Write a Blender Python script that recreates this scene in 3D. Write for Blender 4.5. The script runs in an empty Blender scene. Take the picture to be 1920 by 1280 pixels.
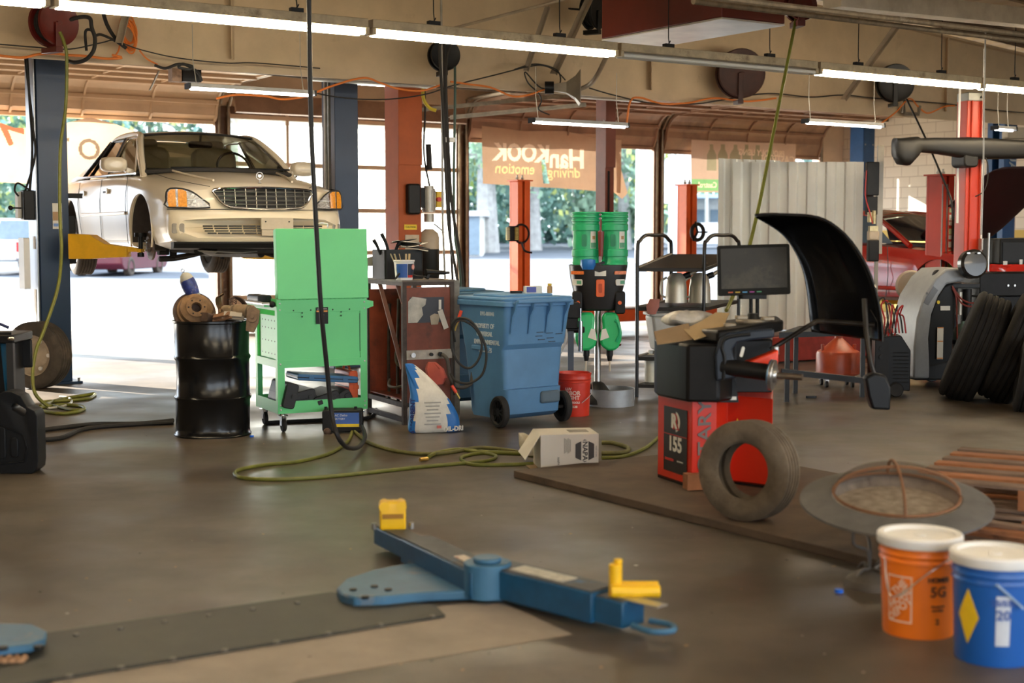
import bpy, bmesh, math, random
from mathutils import Vector, Matrix, Euler
C = bpy.context.scene.collection
PI = math.pi
# ---------------- camera, world, sun, exposure ----------------
CH, FPX, PITCH = 1.53, 2667.0, math.atan(200/2667)
cd = bpy.data.cameras.new('camera'); cam = bpy.data.objects.new('camera', cd); C.objects.link(cam)
cam.location = (0, 0, CH); cam.rotation_euler = (PI/2-PITCH, 0, 0)
cd.sensor_width = 36; cd.lens = 50; cd.clip_end = 400
cd.dof.use_dof = True; cd.dof.focus_distance = 12.4; cd.dof.aperture_fstop = 2.0
bpy.context.scene.camera = cam
w = bpy.data.worlds.new('world'); bpy.context.scene.world = w; w.use_nodes = True
_n = w.node_tree.nodes; _bg = _n['Background']
_bg.inputs[0].default_value = (0.80, 0.90, 1.0, 1); _bg.inputs[1].default_value = 3.2
sd = bpy.data.lights.new('sun', 'SUN'); sun = bpy.data.objects.new('sun', sd); C.objects.link(sun)
sd.energy = 26; sd.angle = 0.009; sd.color = (1, .93, .82)
sun.rotation_euler = Vector((0.92, -0.58, -0.43)).to_track_quat('-Z', 'Y').to_euler()
vs = bpy.context.scene.view_settings
vs.view_transform = 'Standard'; vs.look = 'None'; vs.gamma = 1; vs.use_curve_mapping = False; vs.exposure = 0.75
# ---------------- coordinates ----------------
def ray(px, py):
    xc, yc = (px-960)/FPX, (640-py)/FPX
    return Vector((xc, math.cos(PITCH)+yc*math.sin(PITCH), yc*math.cos(PITCH)-math.sin(PITCH)))
def at(px, py, Y):
    r = ray(px, py); return Vector((0, 0, CH))+r*(Y/r.y)
def gp(px, py, z=0):
    r = ray(px, py); return Vector((0, 0, CH))+r*((z-CH)/r.z)
O0 = Vector((2.7, 26.7, 0)); UA = math.radians(33.8)
UV = Vector((math.cos(UA), math.sin(UA), 0)); VV = Vector((-math.sin(UA), math.cos(UA), 0))
def W(s, t, z=0): return O0+UV*s+VV*t+Vector((0, 0, z))
def ST(p): d = Vector(p)-O0; return d.dot(UV), d.dot(VV)
def onrow(px, t):      # point on the line t=const (parallel to the front wall) seen at column px
    k = (px-960)/FPX*1.0
    P = O0+VV*t            # P + s*UV : x/y=k (pitch-free)
    s = (k*P.y-P.x)/(UV.x-k*UV.y)
    return P+UV*s
def T(p, rz=0, rx=0, ry=0): return Matrix.Translation(Vector(p)) @ Euler((rx, ry, rz)).to_matrix().to_4x4()
# ---------------- materials ----------------
_mc = {}
def M(name, col=(.5,.5,.5), rough=.5, metal=0., var=.12, scale=6., bump=0., col2=None, thr=.55, soft=.1, em=None, es=0., trans=0., spec=.5, coat=0., stretch=None, alpha=1.):
    if name in _mc: return _mc[name]
    m = bpy.data.materials.new(name); m.use_nodes = True; nt = m.node_tree; N = nt.nodes; L = nt.links
    b = N['Principled BSDF']
    b.inputs['Roughness'].default_value = rough; b.inputs['Metallic'].default_value = metal
    b.inputs['Specular IOR Level'].default_value = spec; b.inputs['Coat Weight'].default_value = coat
    b.inputs['Transmission Weight'].default_value = trans; b.inputs['Alpha'].default_value = alpha
    b.inputs['Coat Roughness'].default_value = .06
    tc = N.new('ShaderNodeTexCoord'); src = tc.outputs['Object']
    if stretch:
        mp = N.new('ShaderNodeMapping'); mp.inputs['Scale'].default_value = stretch; L.new(src, mp.inputs[0]); src = mp.outputs[0]
    nz = N.new('ShaderNodeTexNoise'); nz.inputs['Scale'].default_value = scale; nz.inputs['Detail'].default_value = 6; nz.inputs['Roughness'].default_value = .62
    L.new(src, nz.inputs['Vector'])
    rp = N.new('ShaderNodeValToRGB'); L.new(nz.outputs['Fac'], rp.inputs[0])
    e = rp.color_ramp.elements
    e[0].position = .3; e[1].position = .7
    e[0].color = tuple(c*(1-var) for c in col)+(1,); e[1].color = tuple(min(1, c*(1+var)) for c in col)+(1,)
    out = rp.outputs[0]
    if col2:
        n2 = N.new('ShaderNodeTexNoise'); n2.inputs['Scale'].default_value = scale*.6; n2.inputs['Detail'].default_value = 9; n2.inputs['Roughness'].default_value = .7
        L.new(src, n2.inputs['Vector'])
        r2 = N.new('ShaderNodeValToRGB'); L.new(n2.outputs['Fac'], r2.inputs[0])
        r2.color_ramp.elements[0].position = thr; r2.color_ramp.elements[1].position = thr+soft
        mx = N.new('ShaderNodeMixRGB'); L.new(r2.outputs[0], mx.inputs[0]); L.new(out, mx.inputs[1]); mx.inputs[2].default_value = tuple(col2)+(1,)
        out = mx.outputs[0]
    L.new(out, b.inputs['Base Color'])
    if bump:
        bp = N.new('ShaderNodeBump'); bp.inputs['Strength'].default_value = bump; bp.inputs['Distance'].default_value = .01
        L.new(nz.outputs['Fac'], bp.inputs['Height']); L.new(bp.outputs[0], b.inputs['Normal'])
    if em:
        b.inputs['Emission Color'].default_value = tuple(em)+(1,); b.inputs['Emission Strength'].default_value = es
    _mc[name] = m; return m
# ---------------- mesh builder ----------------
class MB:
    def __init__(s): s.v = []; s.f = []; s.mi = []; s.m = 0; s.X = Matrix.Identity(4)
    def add(s, vs, fs, X=None):
        X = s.X @ X if X is not None else s.X
        o = len(s.v); s.v += [X @ Vector(p) for p in vs]
        s.f += [tuple(o+i for i in f) for f in fs]; s.mi += [s.m]*len(fs); return s
    def box(s, c, d, rz=0, rx=0, ry=0, X=None):
        h = [x/2 for x in d]
        vs = [(sx*h[0], sy*h[1], sz*h[2]) for sx in (-1,1) for sy in (-1,1) for sz in (-1,1)]
        fs = [(0,1,3,2),(4,6,7,5),(0,4,5,1),(2,3,7,6),(0,2,6,4),(1,5,7,3)]
        t = T(c, rz, rx, ry); return s.add(vs, fs, X @ t if X is not None else t)
    def b2(s, a, b):   # box by opposite corners
        return s.box([(p+q)/2 for p, q in zip(a, b)], [abs(p-q) for p, q in zip(a, b)])
    def rbox(s, c, d, r=.02, n=3, ax='z', rz=0, rx=0, ry=0):   # rounded-corner prism
        k = {'z':(0,1,2),'x':(1,2,0),'y':(2,0,1)}[ax]; a, b, e = d[k[0]]/2-r, d[k[1]]/2-r, d[k[2]]
        P = []
        for q, (sx, sy) in enumerate(((1,1),(-1,1),(-1,-1),(1,-1))):
            for i in range(n+1):
                g = PI/2*(q+i/n); P.append((sx*a+r*math.cos(g), sy*b+r*math.sin(g)))
        R = {'z':Matrix.Identity(4),'x':Matrix(((0,0,1,0),(1,0,0,0),(0,1,0,0),(0,0,0,1))),'y':Matrix(((0,1,0,0),(0,0,1,0),(1,0,0,0),(0,0,0,1)))}[ax]
        return s.prism(P, e, T(c, rz, rx, ry) @ R)
    def prism(s, P, e, X=None, c=True):    # polygon P in local xy, thickness e centred on z
        n = len(P); vs = [(x, y, -e/2) for x, y in P]+[(x, y, e/2) for x, y in P]
        fs = [tuple(range(n))[::-1], tuple(range(n, 2*n))]+[(i, (i+1)%n, n+(i+1)%n, n+i) for i in range(n)]
        return s.add(vs, fs, X)
    def cyl(s, p, q, r0, r1=None, n=16, cap=True):
        p, q = Vector(p), Vector(q); r1 = r0 if r1 is None else r1
        R = (q-p).to_track_quat('Z', 'Y').to_matrix()
        vs = []; 
        for c, r in ((p, r0), (q, r1)):
            vs += [c+R @ Vector((r*math.cos(2*PI*i/n), r*math.sin(2*PI*i/n), 0)) for i in range(n)]
        fs = [(i, (i+1)%n, n+(i+1)%n, n+i) for i in range(n)]
        if cap: fs += [tuple(range(n))[::-1], tuple(range(n, 2*n))]
        return s.add(vs, fs)
    def lathe(s, prof, n=24, X=None, a0=0, a1=2*PI):
        full = abs(a1-a0-2*PI) < 1e-6; k = n if full else n+1; m = len(prof)
        vs = [(r*math.cos(a0+(a1-a0)*i/n), r*math.sin(a0+(a1-a0)*i/n), z) for i in range(k) for r, z in prof]
        fs = [(i*m+j, ((i+1)%k)*m+j, ((i+1)%k)*m+j+1, i*m+j+1) for i in range(n) for j in range(m-1)]
        return s.add(vs, fs, X)
    def loft(s, rings, cap=True, closed=True, X=None):
        m = len(rings[0]); vs = [p for r in rings for p in r]; e = m if closed else m-1
        fs = [(i*m+j, i*m+(j+1)%m, (i+1)*m+(j+1)%m, (i+1)*m+j) for i in range(len(rings)-1) for j in range(e)]
        if cap and closed: fs += [tuple(range(m))[::-1], tuple(range((len(rings)-1)*m, len(rings)*m))]
        return s.add(vs, fs, X)
    def tube(s, pts, r, n=8, sm=6, closed=False):
        P = [Vector(p) for p in pts]
        if sm > 1 and len(P) > 2: P = catmull(P, sm, closed)
        rr = r if callable(r) else (lambda u: r)
        rings = []; up = None; N = len(P)
        for i, p in enumerate(P):
            if closed: t = P[(i+1)%N]-P[i-1]
            else: t = (P[min(i+1, N-1)]-P[max(i-1, 0)])
            t = t.normalized() if t.length > 1e-9 else Vector((0,0,1))
            if up is None: up = t.orthogonal().normalized()
            up = (up-t*up.dot(t)); up = up.normalized() if up.length > 1e-6 else t.orthogonal().normalized()
            b = t.cross(up); q = rr(i/(N-1))
            rings.append([p+(up*math.cos(2*PI*k/n)+b*math.sin(2*PI*k/n))*q for k in range(n)])
        if closed: rings.append(rings[0])
        return s.loft(rings, cap=not closed)
    def bar(s, p, q, a, b=None, roll=0):      # rectangular bar p->q, section a x b
        p, q = Vector(p), Vector(q); b = b or a; d = q-p
        R = d.to_track_quat('Z', 'Y').to_matrix().to_4x4()
        return s.box((0,0,0), (a, b, d.length), X=Matrix.Translation((p+q)/2) @ R @ Matrix.Rotation(roll, 4, 'Z'))
    def torus(s, c, R, r, n=28, k=10, X=None):
        X = (X if X is not None else Matrix.Identity(4)) @ Matrix.Translation(Vector(c))
        return s.lathe([(R+r*math.cos(2*PI*j/k), r*math.sin(2*PI*j/k)) for j in range(k+1)], n, X)
    def sph(s, c, r, n=12, sc=(1,1,1)):
        X = Matrix.Translation(Vector(c)) @ Matrix.Diagonal((sc[0]*r, sc[1]*r, sc[2]*r, 1))
        return s.lathe([(math.sin(PI*j/n), -math.cos(PI*j/n)) for j in range(n+1)], n*2, X)
    def text(s, body, size, X, ext=.002, bold=0, align='CENTER', shear=0, sx=1):
        cu = bpy.data.curves.new('t', 'FONT'); cu.body = body; cu.size = size; cu.extrude = ext; cu.offset = bold; cu.align_x = align; cu.align_y = 'CENTER'; cu.shear = shear; cu.resolution_u = 3
        o = bpy.data.objects.new('t', cu); C.objects.link(o); dg = bpy.context.evaluated_depsgraph_get(); dg.update()
        me = bpy.data.meshes.new_from_object(o.evaluated_get(dg))
        s.add([(v.co.x*sx, v.co.y, v.co.z) for v in me.vertices], [tuple(p.vertices) for p in me.polygons], X)
        bpy.data.objects.remove(o); bpy.data.curves.remove(cu); bpy.data.meshes.remove(me); return s
    def build(s, name, mats, parent=None, bevel=0, seg=2, sub=0, smooth=True, ang=35, X=None, label=None, solid=0):
        me = bpy.data.meshes.new(name); me.from_pydata([tuple(v) for v in s.v], [], s.f)
        if not isinstance(mats, (list, tuple)): mats = [mats]
        for m in mats: me.materials.append(m)
        for i, p in enumerate(me.polygons): p.material_index = s.mi[i]
        bm = bmesh.new(); bm.from_mesh(me); bmesh.ops.remove_doubles(bm, verts=bm.verts, dist=1e-5); bmesh.ops.recalc_face_normals(bm, faces=bm.faces); bm.to_mesh(me); bm.free()
        if smooth:
            me.polygons.foreach_set('use_smooth', [True]*len(me.polygons)); me.set_sharp_from_angle(angle=math.radians(ang))
        o = bpy.data.objects.new(name, me); C.objects.link(o)
        if parent: o.parent = parent
        if X is not None: o.matrix_local = X
        if solid: md = o.modifiers.new('s', 'SOLIDIFY'); md.thickness = solid; md.offset = 0
        if bevel: md = o.modifiers.new('b', 'BEVEL'); md.width = bevel; md.segments = seg; md.limit_method = 'ANGLE'; md.angle_limit = .6; md.harden_normals = False
        if sub: md = o.modifiers.new('u', 'SUBSURF'); md.levels = sub; md.render_levels = sub
        if label: o['label'] = label
        return o
def catmull(P, sm, closed=False):
    out = []; N = len(P); rng = N if closed else N-1
    for i in range(rng):
        if closed: a, b, c, d = P[i-1], P[i], P[(i+1)%N], P[(i+2)%N]
        else: a, b, c, d = P[max(i-1,0)], P[i], P[i+1], P[min(i+2,N-1)]
        for k in range(sm):
            t = k/sm; out.append(.5*((2*b)+(c-a)*t+(2*a-5*b+4*c-d)*t*t+(3*b-a-3*c+d)*t**3))
    if not closed: out.append(P[-1])
    return out
def thing(name, label, cat, loc=(0,0,0), rz=0, group=None, rx=0, ry=0):
    o = bpy.data.objects.new(name, None); C.objects.link(o); o.location = loc; o.rotation_euler = (rx, ry, rz)
    return tag(o, label, cat, group)
def tag(o, label, cat, group=None, kind=None):
    o['label'] = label; o['category'] = cat
    if group: o['group'] = group
    if kind: o['kind'] = kind
    return o
def struct(o): o['kind'] = 'structure'; return o
def dup(r, loc=None, rz=None, label=None, group=None):
    c = r.copy(); C.objects.link(c)
    if loc is not None: c.location = loc
    if rz is not None: c.rotation_euler = (c.rotation_euler[0], c.rotation_euler[1], rz)
    if label: c['label'] = label
    if group: c['group'] = group
    for ch in list(r.children):
        d = dup(ch); d.parent = c; d.matrix_parent_inverse = ch.matrix_parent_inverse.copy()
    return c
def one(mb, name, mats, label, cat, group=None, loc=None, **k):    # a thing that is a single mesh
    o = mb.build(name, mats, **k); tag(o, label, cat, group)
    if loc is not None: o.location = loc
    return o
def cut(o, cutter, op='DIFFERENCE'):
    md = o.modifiers.new('c', 'BOOLEAN'); md.object = cutter; md.operation = op; md.solver = 'EXACT'; md.use_self = True
    dg = bpy.context.evaluated_depsgraph_get(); dg.update()
    me = bpy.data.meshes.new_from_object(o.evaluated_get(dg)); o.modifiers.clear(); o.data = me
    cm = cutter.data; bpy.data.objects.remove(cutter); bpy.data.meshes.remove(cm)
RX = Matrix.Rotation(PI/2, 4, 'X')     # xy drawing -> upright, facing -y
random.seed(7); R = random.uniform
# palette
CREAM = M('cream_paint', (.56,.43,.28), .55, var=.10, scale=3, col2=(.36,.27,.17), thr=.60, soft=.2)
GALV = M('galvanised', (.42,.40,.36), .45, .7, .15, 12)
STEEL = M('steel', (.50,.49,.47), .32, .9, .12, 20)
CHROME = M('chrome', (.8,.8,.8), .12, 1, .02)
RUST = M('rust', (.22,.11,.055), .8, .1, .35, 14, .4)
DRUST = M('dark_rust', (.09,.055,.04), .8, .1, .4, 12, .4)
BLK = M('black_plastic', (.008,.008,.0085), .5, var=.25, spec=.3)
BLKM = M('black_metal', (.010,.0095,.0095), .45, .1, .3, 10, .15, col2=(.06,.045,.035), thr=.66, spec=.3)
RUB = M('rubber', (.016,.014,.013), .75, var=.35, scale=18, bump=.2)
TYRE = M('tyre_dusty', (.060,.048,.038), .9, var=.35, scale=7, bump=.25, col2=(.13,.10,.075), thr=.55, soft=.2)
BLUE = M('lift_blue', (.006,.028,.075), .38, var=.12, scale=3)
BLUE2 = M('lift_blue_light', (.045,.15,.27), .5, var=.2, scale=5, col2=(.20,.20,.19), thr=.60)
ORG = M('lift_orange', (.40,.085,.018), .5, var=.12, scale=4, spec=.3)
REDM = M('machine_red', (.62,.028,.010), .32, var=.08, scale=4)
YEL = M('lift_yellow', (.80,.42,.015), .45, var=.12, scale=6, col2=(.25,.13,.03), thr=.68)
WHT = M('white_paint', (.82,.81,.79), .45, var=.06)
LBL = M('label_paper', (.75,.73,.66), .6, var=.05)
PAPER = M('paper', (.70,.67,.60), .8, var=.08)
ALU = M('aluminium', (.62,.62,.62), .35, .85, .05)
GLASS = M('clear_glass', (.9,.95,.93), .03, trans=1., var=0)
# ================= SETTING =================
def floor_mat():
    m = M('concrete', (.088,.068,.048), .45, var=.35, scale=1.3, bump=.08, col2=(.036,.027,.02), thr=.54, soft=.18, spec=.5)
    nt = m.node_tree; N = nt.nodes; L = nt.links; b = N['Principled BSDF']
    tc = N.new('ShaderNodeTexCoord'); nz = N.new('ShaderNodeTexNoise'); nz.inputs['Scale'].default_value = .8; nz.inputs['Detail'].default_value = 8
    L.new(tc.outputs['Object'], nz.inputs['Vector']); rp = N.new('ShaderNodeValToRGB'); L.new(nz.outputs['Fac'], rp.inputs[0])
    rp.color_ramp.elements[0].position = .35; rp.color_ramp.elements[0].color = (.28,.28,.28,1); rp.color_ramp.elements[1].position = .68; rp.color_ramp.elements[1].color = (.62,.62,.62,1)
    L.new(rp.outputs[0], b.inputs['Roughness']); return m
FL = floor_mat()
mb = MB(); 
P = [W(-22,-26.5), W(9,-26.5), W(9,.15), W(-22,.15)]
mb.add([p+Vector((0,0,z)) for z in (-.3, 0) for p in P], [(0,1,2,3),(4,5,6,7),(0,1,5,4),(1,2,6,5),(2,3,7,6),(3,0,4,7)])
struct(mb.build('floor', FL, smooth=False))
# saw joints of the slab
mb = MB()
for s0 in (-4.1, 1.4): mb.bar(W(s0,-31,.001), W(s0,-.2,.001), .012, .002)
for t0 in (-6.2, -12.4): mb.bar(W(-3.5,t0,.001), W(7.4,t0,.001), .002, .012)
struct(mb.build('trim_1', M('joint_dark', (.02,.016,.012), .8), smooth=False))
# pale patched strip of concrete
mb = MB(); a = gp(560,1205); 
pp = [gp(100,1276), gp(700,1172), gp(830,1135), gp(940,1128), gp(1075,1190), gp(560,1275), gp(420,1350), gp(60,1400)]
mb.add([p+Vector((0,0,.0015)) for p in pp], [tuple(range(len(pp)))])
struct(mb.build('floor_patch', M('pale_concrete', (.34,.285,.23), .7, var=.22, scale=2.2, bump=.1), smooth=False))
# ground outside, gently rising toward the street
def gz(Y): return max(0, .016*(Y-31))-.02
mb = MB(); rows = []
for t in (.15, 3, 5, 8, 12, 18, 26, 40, 70, 140):
    rows.append([])
    for s in range(-60, 90, 6):
        p = W(s, t); p.z = gz(p.y) if t > .2 else -.01; rows[-1].append(p)
mb.loft(rows, cap=False, closed=False)
struct(mb.build('lot_ground', M('asphalt', (.125,.140,.165), 1.0, spec=0., var=.14, scale=.35, bump=.05, stretch=(.35,1,1)), smooth=False))
mb = MB(); mb.add([W(-22,.15,.0), W(9,.15,.0), W(9,7,.0), W(-22,7,.0)], [(0,1,2,3)])
mb.add([W(-40,-26.5,-.02), W(30,-26.5,-.02), W(30,-60,-.02), W(-40,-60,-.02)], [(0,1,2,3)])
struct(mb.build('apron', M('apron_concrete', (.42,.39,.34), .8, var=.10, scale=1), smooth=False))
# front wall: pillars between four doors, header above
JS = [-12.9, -8.6, -4.3, 0, 4.3]; DH = 3.36
WALLM = M('front_wall_paint', (.60,.44,.30), .6, var=.12, scale=2, col2=(.30,.19,.12), thr=.58, soft=.25)
mb = MB(); mb.X = Matrix.Translation(O0) @ Matrix.Rotation(UA, 4, 'Z')
for s0 in (-12.9, -8.6): mb.box((s0,.12,DH/2), (.26,.24,DH))
for s0 in (-4.3, 0): mb.box((s0,.10,DH/2), (.14,.2,DH))
mb.box((4.62,.12,DH/2), (.62,.24,DH))
mb.box((-19.75,.12,2.4), (4.7,.24,4.8))
mb.box((-6.2,.12,(DH+4.9)/2), (22.6,.24,4.9-DH))
struct(mb.build('wall_front', WALLM, smooth=False))
# dark steel jamb channels + header shadow bar, per pillar
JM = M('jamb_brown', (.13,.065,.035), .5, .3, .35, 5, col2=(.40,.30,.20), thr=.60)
mb = MB(); mb.X = Matrix.Translation(O0) @ Matrix.Rotation(UA, 4, 'Z')
for s0 in JS[1:4]:
    for d in (-.10, .10): mb.box((s0+d,-.03,DH/2), (.05,.09,DH))
    mb.box((s0,-.012,DH/2), (.16,.02,DH))
mb.box((4.25,-.03,DH/2), (.08,.09,DH))
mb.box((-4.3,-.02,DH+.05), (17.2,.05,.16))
struct(mb.build('trim_2', JM, bevel=.006))
# right side wall of painted concrete block, yellow band along the bottom
def block_mat():
    m = bpy.data.materials.new('painted_block'); m.use_nodes = True; nt = m.node_tree; N = nt.nodes; L = nt.links; b = N['Principled BSDF']; b.inputs['Roughness'].default_value = .55
    tc = N.new('ShaderNodeTexCoord'); sp = N.new('ShaderNodeSeparateXYZ'); L.new(tc.outputs['Object'], sp.inputs[0])
    cb = N.new('ShaderNodeCombineXYZ'); L.new(sp.outputs[1], cb.inputs[0]); L.new(sp.outputs[2], cb.inputs[1])
    br = N.new('ShaderNodeTexBrick'); L.new(cb.outputs[0], br.inputs[0]); br.inputs['Scale'].default_value = 1; br.inputs['Brick Width'].default_value = .41; br.inputs['Row Height'].default_value = .205; br.inputs['Mortar Size'].default_value = .006; br.inputs['Mortar Smooth'].default_value = .3
    br.inputs['Color1'].default_value = (.66,.57,.44,1); br.inputs['Color2'].default_value = (.70,.61,.48,1); br.inputs['Mortar'].default_value = (.40,.31,.22,1)
    ls = N.new('ShaderNodeMath'); ls.operation = 'LESS_THAN'; ls.inputs[1].default_value = 1.62; L.new(sp.outputs[2], ls.inputs[0])
    mx = N.new('ShaderNodeMixRGB'); mx.inputs[2].default_value = (.52,.34,.045,1); L.new(ls.outputs[0], mx.inputs[0]); L.new(br.outputs[0], mx.inputs[1]); L.new(mx.outputs[0], b.inputs['Base Color'])
    bp = N.new('ShaderNodeBump'); bp.inputs['Strength'].default_value = .6; bp.inputs['Distance'].default_value = .01; bp.invert = True; L.new(br.outputs['Fac'], bp.inputs['Height']); L.new(bp.outputs[0], b.inputs['Normal'])
    return m
mb = MB(); mb.box((.1,-13.2,2.5), (.2,26.6,5))
struct(mb.build('wall_right', block_mat(), smooth=False, X=Matrix.Translation(W(4.95,.1)) @ Matrix.Rotation(UA, 4, 'Z')))
mb = MB(); mb.X = Matrix.Translation(O0) @ Matrix.Rotation(UA, 4, 'Z')
mb.box((-22.1,-13.2,2.5), (.2,26.6,5)); struct(mb.build('wall_left', CREAM, smooth=False))
mb = MB(); mb.X = Matrix.Translation(O0) @ Matrix.Rotation(UA, 4, 'Z')
for s0 in (-22, -17, -12, -7, -2, 4.9): mb.box((s0,-26.4,1.8), (.4,.25,3.6))
mb.box((-8.5,-26.4,4.3), (28,.25,1.2)); struct(mb.build('wall_back', CREAM, smooth=False))
# ribbed metal roof, sloping down to both sides
def cz(s): return 5.0-.075*abs(s+9)
mb = MB(); rows = []
k = -22.2
while k < 5.4:
    for dz, ds in ((0,0),(0,.22),(.05,.26),(.05,.32)):
        rows.append([W(k+ds, t, cz(k+ds)+dz) for t in (-26.6, -20, -14, -8, .3)])
    k += .36
mb.loft(rows, cap=False, closed=False); o = mb.build('ceiling', M('roof_sheet', (.50,.40,.28), .5, .1, .15, 1.5, col2=(.30,.22,.14), thr=.58, soft=.2), smooth=False, solid=.004); struct(o)
# roof purlins
mb = MB()
for t in [-1.2-1.7*i for i in range(15)]:
    for a, b in ((-22, -9), (-9, 4.9)):
        mb.bar(W(a,t,cz(a)-.11), W(b,t,cz(b)-.11), .07, .18)
struct(mb.build('trim_3', M('purlin_brown', (.11,.07,.045), .6, .2, .3, 3), smooth=False))
# tapered steel frame girders (web + flanges)
def girder(t, nm):
    mb = MB(); ss = [-22, -14, -9, -3, 1, 4.9]
    top = [cz(s)-.12 if s > -6 else cz(s)-.10 for s in ss]
    for off, h in ((0, None),):
        vs = [W(s,t,3.25) for s in ss]+[W(s,t,z) for s, z in zip(ss, top)]
        n = len(ss); vs2 = [v+VV*.02 for v in vs]
        f = [(i,i+1,n+i+1,n+i) for i in range(n-1)]
        mb.add(vs, f); mb.add(vs2, f)
    mb.bar(W(-22,t,3.245), W(4.9,t,3.245), .03, .22)
    for i in range(n-1): mb.bar(W(ss[i],t,top[i]), W(ss[i+1],t,top[i+1]), .2, .03)
    for s in (-17,-11.5,-6.2,-.9): mb.bar(W(s,t-.05,3.25), W(s,t-.05,cz(s)-.1), .012, .10)
    struct(mb.build(nm, CREAM, smooth=False))
girder(-7.34, 'trim_4'); girder(-15.6, 'trim_5'); girder(-23.4, 'trim_6')
# the sunlit lower flange edge strip is part of the girder; bracing struts of angle steel
STRUT = M('strut_paint', (.34,.28,.21), .5, .2, .2, 4)
def strut(p, q, lab, wd=.05, mat=None):
    mb = MB(); mb.bar(p, q, wd, .006); mb.bar(Vector(p)+Vector((wd/2,0,0)), Vector(q)+Vector((wd/2,0,0)), .006, wd)
    return one(mb, 'brace_strut', mat or STRUT, lab, 'brace', 'angle steel braces on the girder')
# ================= LIFTED SEDAN =================
def glassmat(name, tint=(.75,.82,.78), rough=.02, gl=1.0, frost=0., fr=.12):
    if name in _mc: return _mc[name]
    m = bpy.data.materials.new(name); m.use_nodes = True; nt = m.node_tree; N = nt.nodes; L = nt.links
    N.remove(N['Principled BSDF']); out = N['Material Output']
    tr = N.new('ShaderNodeBsdfTransparent'); tr.inputs[0].default_value = tuple(tint)+(1,)
    g = N.new('ShaderNodeBsdfGlossy'); g.inputs['Roughness'].default_value = rough; g.inputs[0].default_value = (gl,gl,gl,1)
    lw = N.new('ShaderNodeLayerWeight'); lw.inputs[0].default_value = fr+.2
    mx = N.new('ShaderNodeMixShader'); L.new(lw.outputs['Fresnel'], mx.inputs[0]); L.new(tr.outputs[0], mx.inputs[1]); L.new(g.outputs[0], mx.inputs[2])
    src = mx.outputs[0]
    if frost:
        tl = N.new('ShaderNodeBsdfTranslucent'); tl.inputs[0].default_value = (.85,.85,.83,1); m2 = N.new('ShaderNodeMixShader'); m2.inputs[0].default_value = frost
        L.new(src, m2.inputs[1]); L.new(tl.outputs[0], m2.inputs[2]); src = m2.outputs[0]
    L.new(src, out.inputs[0]); _mc[name] = m; return m
def tyre(mb, Ro, wd, Ri, grooves=4, n=40, X=None):      # axis = local z
    h = wd/2; p = [(Ri, -h*.78), (Ri+.012, -h*.86), ((Ri+Ro)/2, -h*1.0), (Ro-.035, -h*.93), (Ro-.006, -h*.80)]
    gw = wd*1.5/(grooves*2+1); z = -h*.74
    seg = []
    st = (h*1.48)/(grooves*2+1)
    for k in range(grooves*2+1):
        z0 = -h*.74+k*st; r = Ro if k%2 == 0 else Ro-.012
        if k%2 == 0: seg += [(r, z0), (r, z0+st)]
        else: seg += [(r, z0+st*.3), (r, z0+st*.7)]
    p += seg+[(Ro-.006, h*.80), (Ro-.035, h*.93), ((Ri+Ro)/2, h), (Ri+.012, h*.86), (Ri, h*.78)]
    p += [(Ri-.004, h*.70), (Ri+.03, h*.66), ((Ri+Ro)/2, h*.85), (Ro-.03, h*.7), (Ro-.03, -h*.7), ((Ri+Ro)/2, -h*.85), (Ri+.03, -h*.66), (Ri-.004,-h*.70), (Ri,-h*.78)]
    mb.lathe(p, n, X)
PEARL = M('pearl_paint', (.80,.70,.53), .24, 0, .02, 2, coat=.3)
CARDK = M('car_dark_trim', (.03,.027,.024), .6, var=.2)
CHASS = M('underbody', (.035,.028,.022), .8, .2, .4, 8, .3)
CARGL = glassmat('car_window_glass', (.80,.86,.78), .02, fr=.02)
LEATH = M('tan_leather', (.50,.43,.29), .55, var=.1)
AMBER = M('amber_lens', (.95,.33,.02), .15, var=.25, scale=60, coat=.5)
LENS = M('headlamp_cells', (.42,.43,.45), .15, .85, .5, 55, .5)
ARCH = M('wheel_well', (.05,.04,.035), .9, var=.3, scale=6)
def warp(p, k=.30):
    x, y, z = p; f = max(0, 1-max(y,0)/1.0); g = max(0, (y-4.5)/.75)
    return (x, y+k*abs(x/.93)**2.3*f-.25*abs(x/.93)**2.5*g, z)
def warpmb(mb): mb.v = [Vector(warp(p)) for p in mb.v]; return mb
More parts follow.
